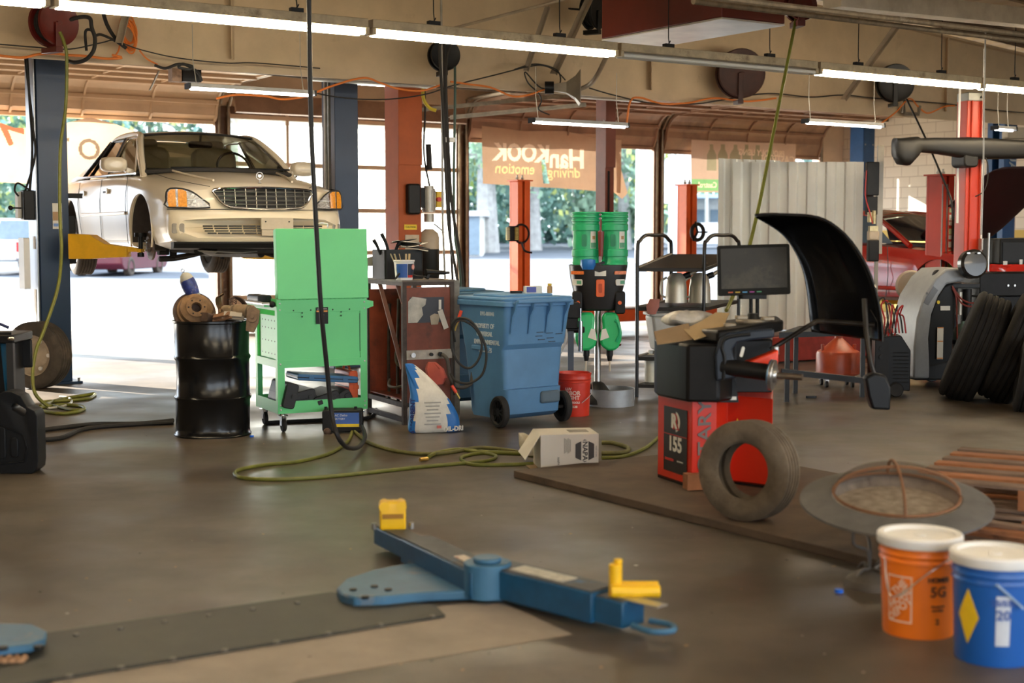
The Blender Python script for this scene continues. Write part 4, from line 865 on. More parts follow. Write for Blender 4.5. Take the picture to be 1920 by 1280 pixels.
# parked vehicles
def far_car(name, lab, cat, p, rz, mat, prof, cabin, L_, W_, Rw=.34, wz=.34, wheels=(.9,-.9)):
    th = thing(name, lab, cat, p, rz)
    mb = MB(); rings = []
    for y, k in ((-W_/2,.90),(-W_/2+.08,1.0),(W_/2-.08,1.0),(W_/2,.90)): rings.append([Vector((x*(.985 if k < 1 else 1), y, .25+(z-.25)*(.97 if k < 1 else 1))) for x, z in prof])
    mb.loft(rings); mb.build('body', mat, th, bevel=.03)
    mb = MB(); rings = []
    for y, k in ((-W_/2+.06,0),(-W_/2+.22,1),(W_/2-.22,1),(W_/2-.06,0)): rings.append([Vector((x, y if z > .0 else y, z)) if k else Vector((x*.99, y, cabin[0][1])) for x, z in cabin])
    mb.loft(rings); mb.build('cabin', mat, th, bevel=.03)
    mb = MB(); c = cabin; zx = [(x*.93, z+(.06 if i in (0,3) else -.07)) for i,(x,z) in enumerate(c)]
    for sy in (-1,1): mb.add([(x, sy*(W_/2-.10-(.12 if z > c[0][1]+.2 else 0)), z) for x,z in zx], [(0,1,2,3)])
    for a, b in ((c[0],c[1]),(c[3],c[2])):
        mb.add([(a[0]+(.02 if a[0] > 0 else -.02), -W_/2+.2, a[1]+.06),(a[0]+(.02 if a[0] > 0 else -.02), W_/2-.2, a[1]+.06),(b[0]+(.02 if a[0] > 0 else -.02), W_/2-.34, b[1]-.07),(b[0]+(.02 if a[0] > 0 else -.02), -W_/2+.34, b[1]-.07)], [(0,1,2,3)])
    mb.build('windows', M('far_window', (.10,.14,.18), .08), th, solid=.02, smooth=False)
    for x in wheels:
        for sy in (-1,1):
            mb = MB(); tyre(mb, Rw, .22, Rw*.6, 3, 24, T((x, sy*(W_/2-.08), wz), rx=PI/2)); mb.cyl((x,sy*(W_/2-.17),wz),(x,sy*(W_/2-.02),wz),Rw*.6,n=16); mb.build('wheel', TYRE, th)
    return th
CW = M('far_white', (.72,.73,.74), .3)
p = at(2,440,46); g = gz(46)
tk = far_car('pickup_truck', 'white pickup truck parked outside at the far left, tailgate toward the garage', 'truck', (p.x-.05,46+2.6,g), math.radians(84), CW,
    [(-2.7,.55),(-2.65,1.12),(.2,1.12),(1.2,1.12),(2.6,1.05),(2.7,.6),(2.5,.45),(-2.4,.45)], [(-.75,1.10),(-.55,1.86),(.65,1.86),(1.25,1.10)], 5.4, 1.98, .38, .38, (1.75,-1.75))
mb = MB(); mb.box((-2.73,0,.58), (.12,1.8,.18)); mb.build('rear_bumper', ALU, tk, bevel=.02)
mb = MB(); mb.box((-2.71,.0,.98), (.03,.30,.05)); mb.build('tailgate_handle', BLK, tk)
for sy in (-1,1): mb = MB(); mb.box((-2.7,sy*.93,.92), (.05,.10,.32)); mb.build('tail_light', M('tail_red', (.4,.01,.01), .2), tk)
p = at(190,440,45)
mc = far_car('hatchback_car', 'maroon car parked outside, seen below the raised sedan', 'car', (p.x,45+2.1,gz(45)), math.radians(84), M('far_maroon', (.09,.008,.018), .25),
    [(-2.1,.40),(-2.1,.85),(-1.9,.98),(1.3,.95),(2.1,.75),(2.1,.35),(1.9,.22),(-1.9,.22)], [(-1.7,.95),(-1.2,1.45),(.4,1.47),(1.1,.93)], 4.2, 1.75, .31, .31, (1.3,-1.3))
p = at(1318,440,80)
sc_ = far_car('sedan', 'far white sedan parked side-on across the street beyond the right doorway', 'car', (p.x,80,gz(80)), 0, CW,
    [(-2.4,.35),(-2.42,.70),(-2.2,.88),(2.0,.92),(2.4,.86),(2.42,.4),(2.2,.25),(-2.2,.25)], [(-1.4,.86),(-.6,1.42),(.9,1.43),(1.7,.90)], 4.8, 1.8, .33, .33, (1.5,-1.5))
# ================= OVERHEAD =================
TUBE = M('lit_tube', (1,.95,.85), .4, var=0, em=(1,.84,.58), es=34)
TUBEW = M('lit_tube_cool', (1,1,1), .4, var=0, em=(1,.97,.95), es=16)
TOFF = M('unlit_tube', (.66,.63,.56), .3, var=.03)
HSG = M('fixture_housing', (.42,.33,.20), .5, var=.25, scale=9, col2=(.22,.16,.09), thr=.58)
LZ = at(690,57,11.2).z
def strip_light(s, t, lab, lit=True, grp='eight foot fluorescent strips in a row', z=None):
    z = LZ if z is None else z
    th = thing('strip_light', lab, 'light', W(s+1.22, t, z), UROT, grp)
    mb = MB(); mb.box((0,0,.045), (2.40,.12,.075)); mb.box((0,0,.012), (2.40,.15,.008)); mb.build('housing', HSG, th, bevel=.004)
    for y in (-.042,.042): mb = MB(); mb.cyl((-1.17,y,-.022),(1.17,y,-.022),.019,n=12); mb.build('tube', TUBE if lit else TOFF, th)
    for x in (-1.19,1.19): mb = MB(); mb.box((x,0,-.008), (.035,.13,.055)); mb.build('lamp_holder', HSG, th, bevel=.004)
    for x in (-.62,.62):
        mb = MB(); mb.box((x,0,.10), (.10,.05,.04)); mb.tube([(x,0,.12),(x+.02,0,.15),(x,0,.18),(x,0,.75)], .005, 5, 3); mb.build('hanger_hook', BLKM, th)
    return th
base = strip_light(-16.68,-10.75,'lit fluorescent strip at the top left corner of the photo, mostly cut off')
for k, (s, lit, lab) in enumerate([(-14.24,1,'lit fluorescent strip above the sedan, from the red hose reel to the black cable'),(-11.80,1,'lit fluorescent strip in the middle, ending left of the red heater'),(-9.36,0,'unlit fluorescent strip hanging right below the red heater'),(-6.92,1,'lit fluorescent strip on the right in front of the grey hose reel'),(-4.48,1,'lit fluorescent strip cut off by the right edge')]):
    strip_light(s, -10.75, lab, bool(lit))
for t, w_ in ((-17.8,'above the foreground'),(-22.5,'above the viewpoint')):  # unseen rows, added to light the foreground from behind
    for k, o_ in enumerate(('leftmost','second from the left','middle','second from the right','rightmost')):
        strip_light(-20+4.4*k, t, 'added lit fluorescent strip, unseen, %s, %s of its row' % (w_, o_), True, 'fluorescent rows added out of frame for light')
def shop_light(px, py, Y, lab, L_=1.22, mat=None):
    p = at(px, py, Y); th = thing('shop_light', lab, 'light', p, UROT)
    mb = MB(); mb.loft([[Vector((x,-.055,.0)),Vector((x,-.045,.035)),Vector((x,.045,.035)),Vector((x,.055,.0))] for x in (0,L_)]); mb.build('reflector', M('reflector_grey', (.42,.42,.42), .4, .3), th)
    mb = MB(); mb.cyl((.02,0,-.008),(L_-.02,0,-.008),.017,n=10); mb.build('tube', TUBEW, th)
    for x in (0,L_): mb = MB(); mb.box((x,0,.008), (.02,.11,.05)); mb.build('end_cap', BLK, th)
    for x in (.08,L_-.10): mb = MB(); mb.tube([(x,0,.035),(x-.03,0,.25),(x-.03,0,.55)], .004, 5, 1); mb.build('hanging_chain', GALV, th)
    return th
shop_light(352,163,12.7,'hanging shop light between the navy post and the black cable, above the sedan')
shop_light(625,152,17.5,'shop light glowing behind the tops of the blue and orange posts')
shop_light(997,227,14.6,'hanging shop light above the mirrored tyre banner')
shop_light(1510,228,15.8,'hanging shop light left of the bright blue far post')
shop_light(1865,241,17.5,'short bright shop light at the right edge beside the lettered blue post', .36)
# ---- hose reels ----
def reel(px, py, Y, D, lab, mat, yaw=0, wd=.12, arm=True):
    p = at(px, py, Y); th = thing('hose_reel', lab, 'hose reel', p, yaw)
    X = T((0,0,0), rx=PI/2); r_ = D/2
    for sy in (-1,1):
        mb = MB(); mb.lathe([(.0,.004),(r_*.35,.012),(r_*.7,.004),(r_*.96,.02),(r_,.0),(r_*.96,-.01),(0,-.006)], 32, T((0,sy*wd/2,0)) @ X); mb.build('side_disc', mat, th)
    mb = MB(); mb.cyl((0,-wd/2,0),(0,wd/2,0),r_*.55,n=24); mb.build('drum', mat, th)
    mb = MB()
    for k in range(4): mb.torus((0,0,-wd*.36+wd*.24*k), r_*.70, wd*.12, 28, 8, X)
    mb.build('wound_hose', RUB, th)
    if arm:
        mb = MB(); mb.bar((-.02,-wd/2-.03,0),(-.02,-wd/2-.03,-r_*1.15),.06,.012); mb.box((-.02,0,-r_*1.15),(.07,wd+.08,.05)); mb.bar((0,-wd/2-.03,0),(0,wd/2+.25,r_*.3),.05,.02); mb.build('guide_arm', mat, th, bevel=.004)
    return th
RR = M('reel_red', (.11,.010,.007), .4, var=.25, scale=8, col2=(.08,.02,.015), thr=.58)
reel(100,44,12.75,.41,'dark red hose reel at the top left above the navy post', RR, .9, .15)
reel(832,104,15.2,.33,'small black hose reel on the girder near the hanging hose bundle', BLK, .35)
reel(1112,22,16.2,.40,'black hose reel partly behind the red heater, left end', BLK, 1.0, .12)
reel(1388,138,17.5,.60,'large rusty dark red hose reel on the girder below the unlit strip', M('reel_rust', (.05,.014,.010), .6, .0, .4, 6), .15)
reel(1678,156,19.0,.50,'grey black hose reel on the girder behind the right lit strip', M('reel_grey', (.022,.02,.018), .45, .2, .3, 5), .1)
reel(1500,12,12.2,.26,'red hose reel at the top edge feeding the green hose', RR, .2, .10)
# ---- heater ----
K = at(1128,76,14.0)
ht = thing('unit_heater', 'dark red suspended unit heater with white underside', 'heater', K, UROT)
RH = M('heater_red', (.165,.022,.014), .4, var=.12, scale=3)
mb = MB(); mb.b2((0,-1.72,0.015),(.76,0,.62)); mb.build('casing', RH, ht, bevel=.008)
mb = MB(); mb.b2((0,-1.72,-.005),(.76,0,.012)); mb.build('bottom_panel', M('heater_white', (.80,.76,.70), .35, var=.15, scale=3), ht, bevel=.004)
mb = MB(); mb.b2((-.004,-1.15,.33),(0,-.55,.6)); mb.build('rating_label', M('label_cream', (.55,.52,.42), .6), ht)
mb = MB(); mb.text('INSTALLATION', .05, T((-.007,-.85,.44)) @ Matrix.Rotation(-PI/2,4,'Z') @ RX, .001); mb.text('www.modine.com', .035, T((-.007,-.85,.375)) @ Matrix.Rotation(-PI/2,4,'Z') @ RX, .001); mb.build('label_text', BLK, ht, smooth=False)
for k in range(6):
    mb = MB(); mb.b2((.08,.0,.12+.07*k),(.68,.02,.135+.07*k)); mb.build('louvre', RH, ht)
mb = MB(); mb.tube([(-.02,-1.2,.68),(-.10,-1.25,.50),(-.05,-1.42,.38),(.1,-1.5,.36)], .115, 14, 3); mb.build('flue_elbow', STEEL, ht, ang=20)
for y in (-.3,-1.4):
    for x in (.05,.7): mb = MB(); mb.cyl((x,y,.6),(x,y,1.25),.008,n=6); mb.build('hanger_rod', BLKM, ht)
# ---- tubes, cords and cables laid out in place ----
def TP(L_): return [at(*q) for q in L_]
def YB(px, dt=-.25): return onrow(px, -7.34+dt).y
def line(name, mat, lab, cat, pts, r, grp=None, n=8, sm=6):
    mb = MB(); mb.tube([at(q[0], q[1], q[2] if len(q) > 2 else YB(q[0])) for q in pts], r, n, sm); return one(mb, name, mat, lab, cat, grp)
CORD = M('cord_orange', (.75,.20,.03), .5, var=.1); WIRE = M('wire_black', (.02,.018,.016), .55); HOSEY = M('hose_yellowgreen', (.15,.155,.02), .5, var=.25, scale=15, col2=(.12,.11,.03), thr=.6)
PIPE = M('pipe_grey', (.23,.19,.14), .5, .5, .3, 10)
line('extension_cord', CORD, 'orange extension cord swagged under the girder from sedan to orange post', 'cord', [(405,185),(440,178),(495,180),(530,186),(575,180),(620,162),(680,146),(712,155),(745,166),(790,170),(830,158)], .011)
line('extension_cord', CORD, 'orange extension cord swagged from the hose bundle toward the tyre banner', 'cord', [(845,153),(880,158),(920,164),(960,180),(990,178),(1025,167),(1045,170)], .011)
line('extension_cord', CORD, 'orange extension cord hanging to the shop light over the tyre banner', 'cord', [(1175,232),(1182,190),(1200,183),(1240,194),(1290,193),(1340,184),(1400,190),(1455,184)], .012)
line('extension_cord', CORD, 'thin orange cord tied to the far shop light by the block wall', 'cord', [(1651,232),(1680,210),(1705,185),(1722,200),(1740,212),(1770,200),(1790,198)], .011)
line('extension_cord', CORD, 'orange cord running along the top left behind the navy post', 'cord', [(-10,103),(40,108),(70,102),(100,100),(125,103),(160,105),(200,110),(228,108),(210,103)], .012)
mb = MB(); rnd = random.Random(3)
for k in range(8):
    c = Vector((242+rnd.gauss(0,3), 66+rnd.gauss(0,7))); a, b = 10+5*rnd.random(), 20+9*rnd.random()
    mb.tube([at(c.x+a*math.cos(2*PI*i/10+.3)+b*.3*math.sin(2*PI*i/10), c.y+b*math.sin(2*PI*i/10), 13.4+.03*k) for i in range(10)], .008, 6, 4, closed=True)
mb.tube(TP([(225,78,13.4),(222,95,13.5),(212,108,13.5),(200,110,13.5)]), .008, 6); mb.tube(TP([(262,95,13.4),(275,110,13.6),(295,121,13.7)]), .008, 6)
one(mb, 'coiled_cord', CORD, 'coil of thin orange cord hung on a strut right of the top left hose reel', 'cord')
line('air_hose', RUB, 'black rubber hose looping from the dark red reel down to a coupling', 'hose', [(128,38,12.8),(150,32,12.8),(168,34,12.8),(172,52,12.8),(178,72,12.8),(175,95,12.8),(160,112,12.8),(140,117,12.8),(125,113,12.9)], .018)
line('air_hose', RUB, 'black rubber hose with brass end dropping beside the orange cord coil', 'hose', [(192,18,13.0),(200,45,13.1),(215,70,13.2),(236,90,13.3)], .018)
line('air_hose', RUB, 'black hose arc between the coupling and the orange cord coil', 'hose', [(162,95,12.9),(160,60,12.9),(170,56,12.9),(178,66,12.9),(190,65,13.0),(215,76,13.2),(232,88,13.3)], .013)
line('cable_bundle', WIRE, 'thin black wires sagging along the girder from the top left', 'cable', [(-10,82),(60,88),(130,92),(190,80),(215,76),(260,92),(330,108),(420,118),(480,118),(600,128)], .006)
line('cable_bundle', WIRE, 'black wire loop sagging beneath the orange cord between the blue and orange posts', 'cable', [(575,170),(620,180),(680,186),(740,185),(800,176),(850,160),(930,140),(990,125),(1020,123),(1045,135),(1060,150)], .007)
line('cable_bundle', WIRE, 'black wires draped along the right half of the girder', 'cable', [(1105,165),(1150,178),(1220,193),(1300,195),(1350,188),(1440,175),(1520,182),(1580,178),(1640,184),(1720,190),(1780,195),(1850,205),(1930,212)], .008)
line('cable_bundle', WIRE, 'tangled black cables looping around the horn speaker', 'cable', [(965,130),(1005,120),(1045,132),(1048,160),(1015,165),(985,135),(990,155),(1010,175),(1015,190),(1010,205),(1030,215)], .008)
line('cable_bundle', WIRE, 'black wires knotted at the junction boxes above the sedan', 'cable', [(290,122),(310,128),(335,120),(360,124),(355,130),(335,126),(345,120),(370,135),(378,152)], .014)
# vertical rods and hanging hose bundle in the middle
line('conduit_rod', GALV, 'thin vertical steel conduit rod running down beside the hanging hoses', 'conduit', [(827,-10,14.9),(829,200,14.9),(830,420,14.9),(836,556,14.9)], .012, n=8, sm=1)
line('hanging_hose', WIRE, 'black hose hanging in a long loop from the ceiling bracket, leftmost of the bundle', 'hose', [(835,60,14.7),(826,75,14.7),(825,110,14.7),(830,200,14.7),(836,330,14.7),(842,430,14.7),(855,510,14.7),(862,560,14.7),(850,625,14.6),(860,640,14.6)], .015)
line('hanging_hose', RUB, 'grey black hose in the middle of the hanging bundle', 'hose', [(835,60,14.6),(845,80,14.6),(838,105,14.6),(836,160,14.6),(840,260,14.6),(847,380,14.6),(858,450,14.6),(868,520,14.6),(866,575,14.5),(858,610,14.4)], .015)
line('hanging_hose', RUB, 'black hose running straight down the bundle to the spray gun', 'hose', [(833,62,14.8),(834,200,14.8),(840,340,14.8),(846,470,14.8),(850,560,14.8),(852,640,14.6)], .013)
line('hanging_hose', M('hose_green_dark', (.035,.07,.05), .5), 'dark green hose dropping from the small black reel', 'hose', [(853,125,15.0),(853,200,15.0),(851,330,15.0),(853,440,15.0),(862,500,15.0),(864,545,15.0)], .014)
mb = MB(); mb.box((0,0,0),(.12,.06,.05)); o = one(mb, 'pipe_fitting', WHT, 'white plastic fitting clamped on the vertical pipes left of the open doorway', 'fitting', loc=at(842,262,14.8), bevel=.01)
line('black_cable', M('cable_black', (.012,.011,.012), .5), 'thick black cable dropping from the ceiling in front of the green cart to the floor', 'cable', [(579,-12,9.3),(581,120,9.3),(584,250,9.3),(590,370,9.3),(596,480,9.35),(602,580,9.4),(613,690,9.5),(622,775,9.55),(632,815,9.5),(650,838,9.6),(672,838,9.9),(684,820,10.3),(680,802,10.8),(672,795,11.2)], .016, n=10)
line('air_hose', HOSEY, 'yellow green air hose hanging in front of the navy post and down to the floor', 'hose', [(112,60,12.6),(120,80,12.6),(125,110,12.6),(123,200,12.6),(113,280,12.5),(112,400,12.4),(115,470,12.3),(108,540,12.1),(82,620,11.9),(68,655,11.8),(61,700,11.7),(66,738,11.6),(90,762,11.65)], .015)
line('air_hose', HOSEY, 'lime green air hose slanting down behind the wheel balancer hood', 'hose', [(1494,28,12.2),(1478,110,12.0),(1458,210,11.7),(1440,300,11.4),(1422,390,11.1),(1395,500,10.7),(1372,560,10.4),(1362,582,10.2)], .014)
line('sprinkler_pipe', PIPE, 'long grey pipe slung under the girder behind the left posts', 'pipe', [(-10,100,13.9),(330,120,15.2),(600,148,17)], .02, sm=1)
line('sprinkler_pipe', PIPE, 'long grey pipe slung under the girder from the orange post to the corner', 'pipe', [(640,150,17.2),(1100,180,20),(1440,196,22.5),(1720,213,24.5)], .025, sm=1)
line('pipe_elbow', PIPE, 'short pipe tee ending below the grey hose reel', 'pipe', [(1692,212,19.5),(1695,190,19.5),(1696,213,19.5),(1722,214,19.5),(1724,198,19.5)], .03, sm=1)
line('conduit_pipe', STRUT, 'dusty conduit crossing above the hose bundle toward the ceiling', 'pipe', [(838,56,14.6),(960,24,14.2),(1090,-10,13.9)], .015, sm=1)
line('conduit_pipe', STRUT, 'conduit dropping diagonally from the unlit strip to the horn speaker', 'pipe', [(1137,106,15.6),(1120,140,15.9),(1106,158,16.2),(1085,168,16.3)], .026, sm=3)
for k, (a, b, lab) in enumerate([((1330,-6,9.2),(1930,66,12.2),'upper rusty conduit crossing the top right corner'),((1300,2,9.5),(1930,78,12.5),'lower rusty conduit crossing the top right corner')]):
    line('conduit_pipe', M('pipe_tan', (.26,.20,.13), .5, .3, .35, 12, col2=(.5,.44,.34), thr=.6), lab, 'pipe', [a, b], .022, sm=1)
mb = MB(); mb.bar(at(1560,-4,10.5), at(1960,38,12.5), .16, .14); one(mb, 'cable_tray', M('tray_grey', (.36,.30,.22), .5, .2, .25, 4), 'broad grey metal channel along the top right edge', 'channel')
strut(at(1106,-10,15.6), at(1036,138,16.2), 'pale angle brace right of the middle strip leading up to the black reel', .07)
strut(at(1026,12,15.4), at(985,132,15.9), 'narrow angle brace just left of the horn speaker cables', .05)
strut(at(1700,20,17.5), at(1580,186,18.7), 'long angle brace slanting across the girder left of the grey reel', .07)
strut(at(236,22,12.9), at(222,80,13.2), 'short angle brace behind the orange cord coil', .06)
strut(at(760,208,17.5), at(1100,175,18.6), 'long door track bar crossing above the tyre banner', .05, PIPE)
strut(at(840,220,16.8), at(1095,196,17.2), 'lower steel bar below the horn speaker', .05, PIPE)
line('threaded_rod', GALV, 'vertical steel rod dropping in front of the aligner tower', 'rod', [(1848,58,13.2),(1845,180,13.2),(1844,320,13.2),(1840,440,13.2)], .008, sm=1)
line('threaded_rod', WHT, 'white vertical conduit between the two red posts', 'rod', [(1800,160,16.9),(1796,300,16.9),(1795,418,16.9)], .014, sm=1)
line('prop_rod', BLKM, 'thin dark rod slanting down behind the camera beam to the labelled post', 'rod', [(1700,186,17.6),(1735,258,17.2),(1768,335,16.3),(1784,375,16.0),(1786,410,16.0)], .012, sm=2)
# horn speaker
p = at(1062,166,16.0); th = thing('horn_speaker', 'grey metal horn speaker hanging under the girder', 'speaker', p, 0)
mb = MB(); mb.loft([[Vector((x, hy*math.cos(a), hz*math.sin(a)+.01)) for a in [PI/4+PI/2*i for i in range(4)]] for x, hy, hz in ((.15,.24,.26),(.10,.17,.17),(0,.08,.08),(-.14,.05,.05))], cap=False); mb.build('horn', M('horn_grey', (.25,.21,.16), .5, .3, .25, 6), th, solid=.008, smooth=False)
mb = MB(); mb.cyl((-.14,0,.01),(-.24,0,.01),.07,n=14); mb.build('driver', BLKM, th)
# junction boxes above the sedan
p = at(347,140,14.9); th = thing('door_opener', 'rusty metal box pair with bracket above the sedan', 'box', p, UROT)
mb = MB(); mb.box((-.11,0,0),(.10,.12,.16)); mb.build('pale_box', M('box_rust', (.42,.27,.18), .6, var=.35, scale=20), th)
mb = MB(); mb.box((.05,0,0),(.2,.14,.15)); mb.box((.02,0,.11),(.36,.12,.06)); mb.build('dark_box', BLKM, th)
mb = MB(); mb.bar((-.28,0,.02),(-.38,0,-.18),.04,.01); mb.build('bracket', GALV, th)
for i, (px, py, lab) in enumerate([(1140,178,'grey junction boxes under the girder above the dark brown post'),(700,148,'long grey wireway fixed under the girder above the orange post')]):
    p = onrow(px, -7.1); p = at(px, py, p.y); mb = MB(); mb.box((0,0,0),(1.0 if i == 0 else 1.5,.10,.12)); one(mb, 'wireway', GALV, lab, 'wireway', loc=p).rotation_euler[2] = UROT
line('air_hose', M('hose_yellow', (.55,.42,.03), .5), 'short bright yellow hose hanging right of the orange post top', 'hose', [(793,160,16.5),(794,185,16.5),(805,202,16.5),(818,207,16.5)], .02)
p = at(1905,250,21); mb = MB(); mb.rbox((0,0,0),(.32,.25,.16),.03,ax='y'); mb.box((0,0,-.11),(.5,.3,.04)); one(mb, 'wall_heater', M('unit_tan', (.45,.38,.27), .6), 'small tan unit mounted high at the right edge beside the short shop light', 'heater', loc=p)
# scattered litter on the floor
mb = MB(); rnd = random.Random(11)
for k in range(110):
    px, py = rnd.uniform(60,1650), rnd.uniform(860,1270) if k < 80 else rnd.uniform(720,860); q = gp(px, py, .002); s_ = rnd.uniform(.004,.012)
    mb.m = rnd.choice((0,0,1,2)); a = rnd.random()*6; mb.add([q+Vector((s_*math.cos(a+t)*rnd.uniform(.6,1.3), s_*math.sin(a+t), rnd.uniform(.001,.004))) for t in (0,1.6,3.1,4.7)], [(0,1,2,3)])
o = mb.build('floor_litter', [M('litter_tan', (.40,.27,.14), .8), M('litter_pale', (.62,.58,.50), .7), M('litter_dark', (.03,.025,.02), .8)], smooth=False); tag(o, 'scattered bits of dry leaf, grit and paper on the concrete floor', 'litter', kind='stuff')
# ================= MIDDLE ROW =================
def P0(px, py, z=0): return gp(px, py, z)
def loc(parent, v):    # world -> local of an unparented thing
    bpy.context.view_layer.update(); return parent.matrix_world.inverted() @ Vector(v)
# ---- black drum with scrap ----
p = Vector((-2.30,10.86,0)); dr = thing('oil_drum', 'dented black steel drum filled with scrap brake parts', 'drum', p, .4)
DB = M('drum_black', (.008,.008,.0085), .20, .2, .4, 9, .12, col2=(.16,.15,.14), thr=.70, soft=.05)
r_ = .284; mb = MB()
prof = [(.0,.02),(r_-.02,.02),(r_-.012,0),(r_+.006,.0),(r_+.008,.012),(r_,.02),(r_-.004,.06),(r_,.27),(r_+.010,.285),(r_+.012,.30),(r_,.315),(r_-.001,.45),(r_,.575),(r_+.010,.59),(r_+.012,.605),(r_,.62),(r_,.86),(r_+.008,.868),(r_+.008,.882),(r_-.006,.882),(r_-.008,.865),(r_-.012,.80),(0,.79)]
mb.lathe(prof, 56)
for i, v in enumerate(mb.v):     # dents
    a = math.atan2(v.y, v.x); 
    for a0, z0, k, w_ in ((-1.45-.4,.12,.035,.16),(-.35-.4,.66,.03,.12),(-2.9-.4,.45,.018,.2),(-1.2-.4,.42,.012,.15)):
        d = math.exp(-((math.remainder(a-a0,2*PI)/.35)**2+((v.z-z0)/w_)**2)); q = 1-k*d/r_; 
        if abs(v.x)+abs(v.y) > .25: v.x *= q; v.y *= q
mb.build('drum_shell', DB, dr, ang=40)
BR = M('brake_rust', (.20,.115,.055), .7, .3, .35, 18, .3, col2=(.07,.05,.04), thr=.58)
bd = thing('brake_drum', 'rusty brown brake drum with bolt holes leaning on top of the black barrel', 'brake drum', at(368,577,10.80), 0)
X = T((0,0,0), .38, PI/2-.42)
mb = MB(); mb.lathe([(.035,-.01),(.038,.012),(.04,.018),(.078,.018),(.082,.012),(.088,.008),(.10,-.0),(.118,-.008),(.125,-.05),(.138,-.055),(.140,-.10),(.13,-.105),(.118,-.10),(.112,-.02),(.04,-.012),(.035,-.01)], 48, X); mb.build('drum_casting', BR, bd); mb = MB(); mb.cyl(X @ Vector((0,0,-.05)), X @ Vector((0,0,-.055)), .11, n=24); mb.build('hole_shade_disc', DRUST, bd)  # dark disc added behind the hole to stand for the shade inside
mb = MB(); mb.lathe([(.128,-.085),(.162,-.088),(.164,-.105),(.128,-.108),(.128,-.085)], 48, X); mb.build('rotor_flange', DRUST, bd)
for k in range(6):
    a = 2*PI*k/6; mb = MB(); mb.cyl(X @ Vector((.060*math.cos(a),.060*math.sin(a),.012)), X @ Vector((.060*math.cos(a),.060*math.sin(a),.0195)), .0065, n=10); mb.build('bolt_hole', BLK, bd)
sb = thing('spray_can', 'grey and blue aerosol bottle tipped upside down behind the brake drum', 'bottle', at(361,548,10.92), 0, ry=-.38, rx=.15); sb.scale = (1.35,1.35,1.35)
mb = MB(); mb.lathe([(0,-.09),(.032,-.09),(.034,-.03),(.042,.02),(.044,.05),(.040,.085),(.028,.11),(.010,.122),(0,.124)], 24); mb.build('can_body', M('can_grey', (.40,.39,.33), .4), sb)
mb = MB(); mb.lathe([(.0352,-.02),(.0432,.02),(.0452,.05),(.042,.082)], 18, Matrix.Identity(4), -PI*1.0, -PI*.05); mb.build('can_label', M('can_label', (.03,.05,.22), .35, var=.5, scale=40, col2=(.7,.6,.4), thr=.58), sb)
mb = MB(); mb.torus((0,0,0), .009, .002, 14, 6, T((0,0,.135),rx=PI/2)); mb.build('hang_loop', STEEL, sb)
def scrap(kind, px, py, Y, lab, mat, rx=0, ry=0, rz=0, s=1):
    mb = MB()
    if kind == 'pad': mb.prism([(-.06,-.02),(.06,-.02),(.06,.018),(.03,.03),(-.03,.03),(-.06,.018)], .012); mb.prism([(-.05,-.015),(.05,-.015),(.05,.014),(-.05,.014)], .02, T((0,0,.014)))
    if kind == 'caliper': mb.cyl((-.03,0,0),(.045,0,0),.03,n=20); mb.cyl((.045,0,0),(.05,0,0),.020,n=16); mb.rbox((-.05,0,.0),(.05,.09,.05),.015,ax='x')
    if kind == 'hub': mb.cyl((0,0,-.01),(0,0,.01),.030,n=20); mb.prism([(-.035,-.075),(.01,-.085),(.035,-.03),(.038,.04),(.0,.065),(-.035,.04)], .012); mb.cyl((0,0,.01),(0,0,.016),.010,n=12)
    if kind == 'shoe': mb.lathe([(.07,-.018),(.078,-.018),(.078,.018),(.07,.018),(.07,-.018)], 18, Matrix.Identity(4), 0, 2.2)
    if kind == 'spring': mb.tube([(.02*math.cos(k*.9),.02*math.sin(k*.9),.006*k) for k in range(20)], .003, 5, 3)
    mb.v = [v*s*1.35 for v in mb.v]; o = one(mb, {'pad':'brake_pad','caliper':'brake_caliper','hub':'wheel_hub','shoe':'brake_shoe','spring':'coil_spring'}[kind], mat, lab, 'scrap part', 'scrap parts in the black barrel', loc=at(px,py-5,Y), bevel=.002); o.rotation_euler = (rx,ry,rz); return o
scrap('caliper',452,588,10.72,'tan cylindrical caliper piston housing lying on the barrel rim beside the hub', M('scrap_tan', (.24,.17,.10), .6, .2, .3, 14),0,0,-.5,1.25)
scrap('hub',474,600,10.62,'flat rusty hub flange hanging over the right rim of the barrel', M('scrap_brown', (.22,.15,.10), .7, .2, .3, 20),PI/2-.2,0,-.2,1.0)
scrap('pad',430,592,10.75,'brake pad lying beside the large brake drum', BR,.5,.2,.3)
scrap('pad',437,598,10.66,'pale brake pad wedged low at the barrel rim', M('scrap_pale', (.35,.30,.24), .6),.9,.1,.1)
scrap('pad',418,600,10.66,'reddish brake pad against the lower edge of the brake drum', RUST,.7,-.2,-.3)
scrap('shoe',443,583,10.80,'curved brake shoe arching over the barrel scrap', DRUST,1.2,0,.8,.9)
scrap('shoe',425,580,10.9,'rusty brake shoe behind the brake drum', BR,1.0,.5,2.0,1.0)
scrap('spring',436,578,10.85,'small coil spring on top of the scrap', DRUST,1.2,.6,0)
scrap('caliper',405,603,10.8,'dark caliper half hidden in the barrel under the brake drum', DRUST,0,.2,.7)
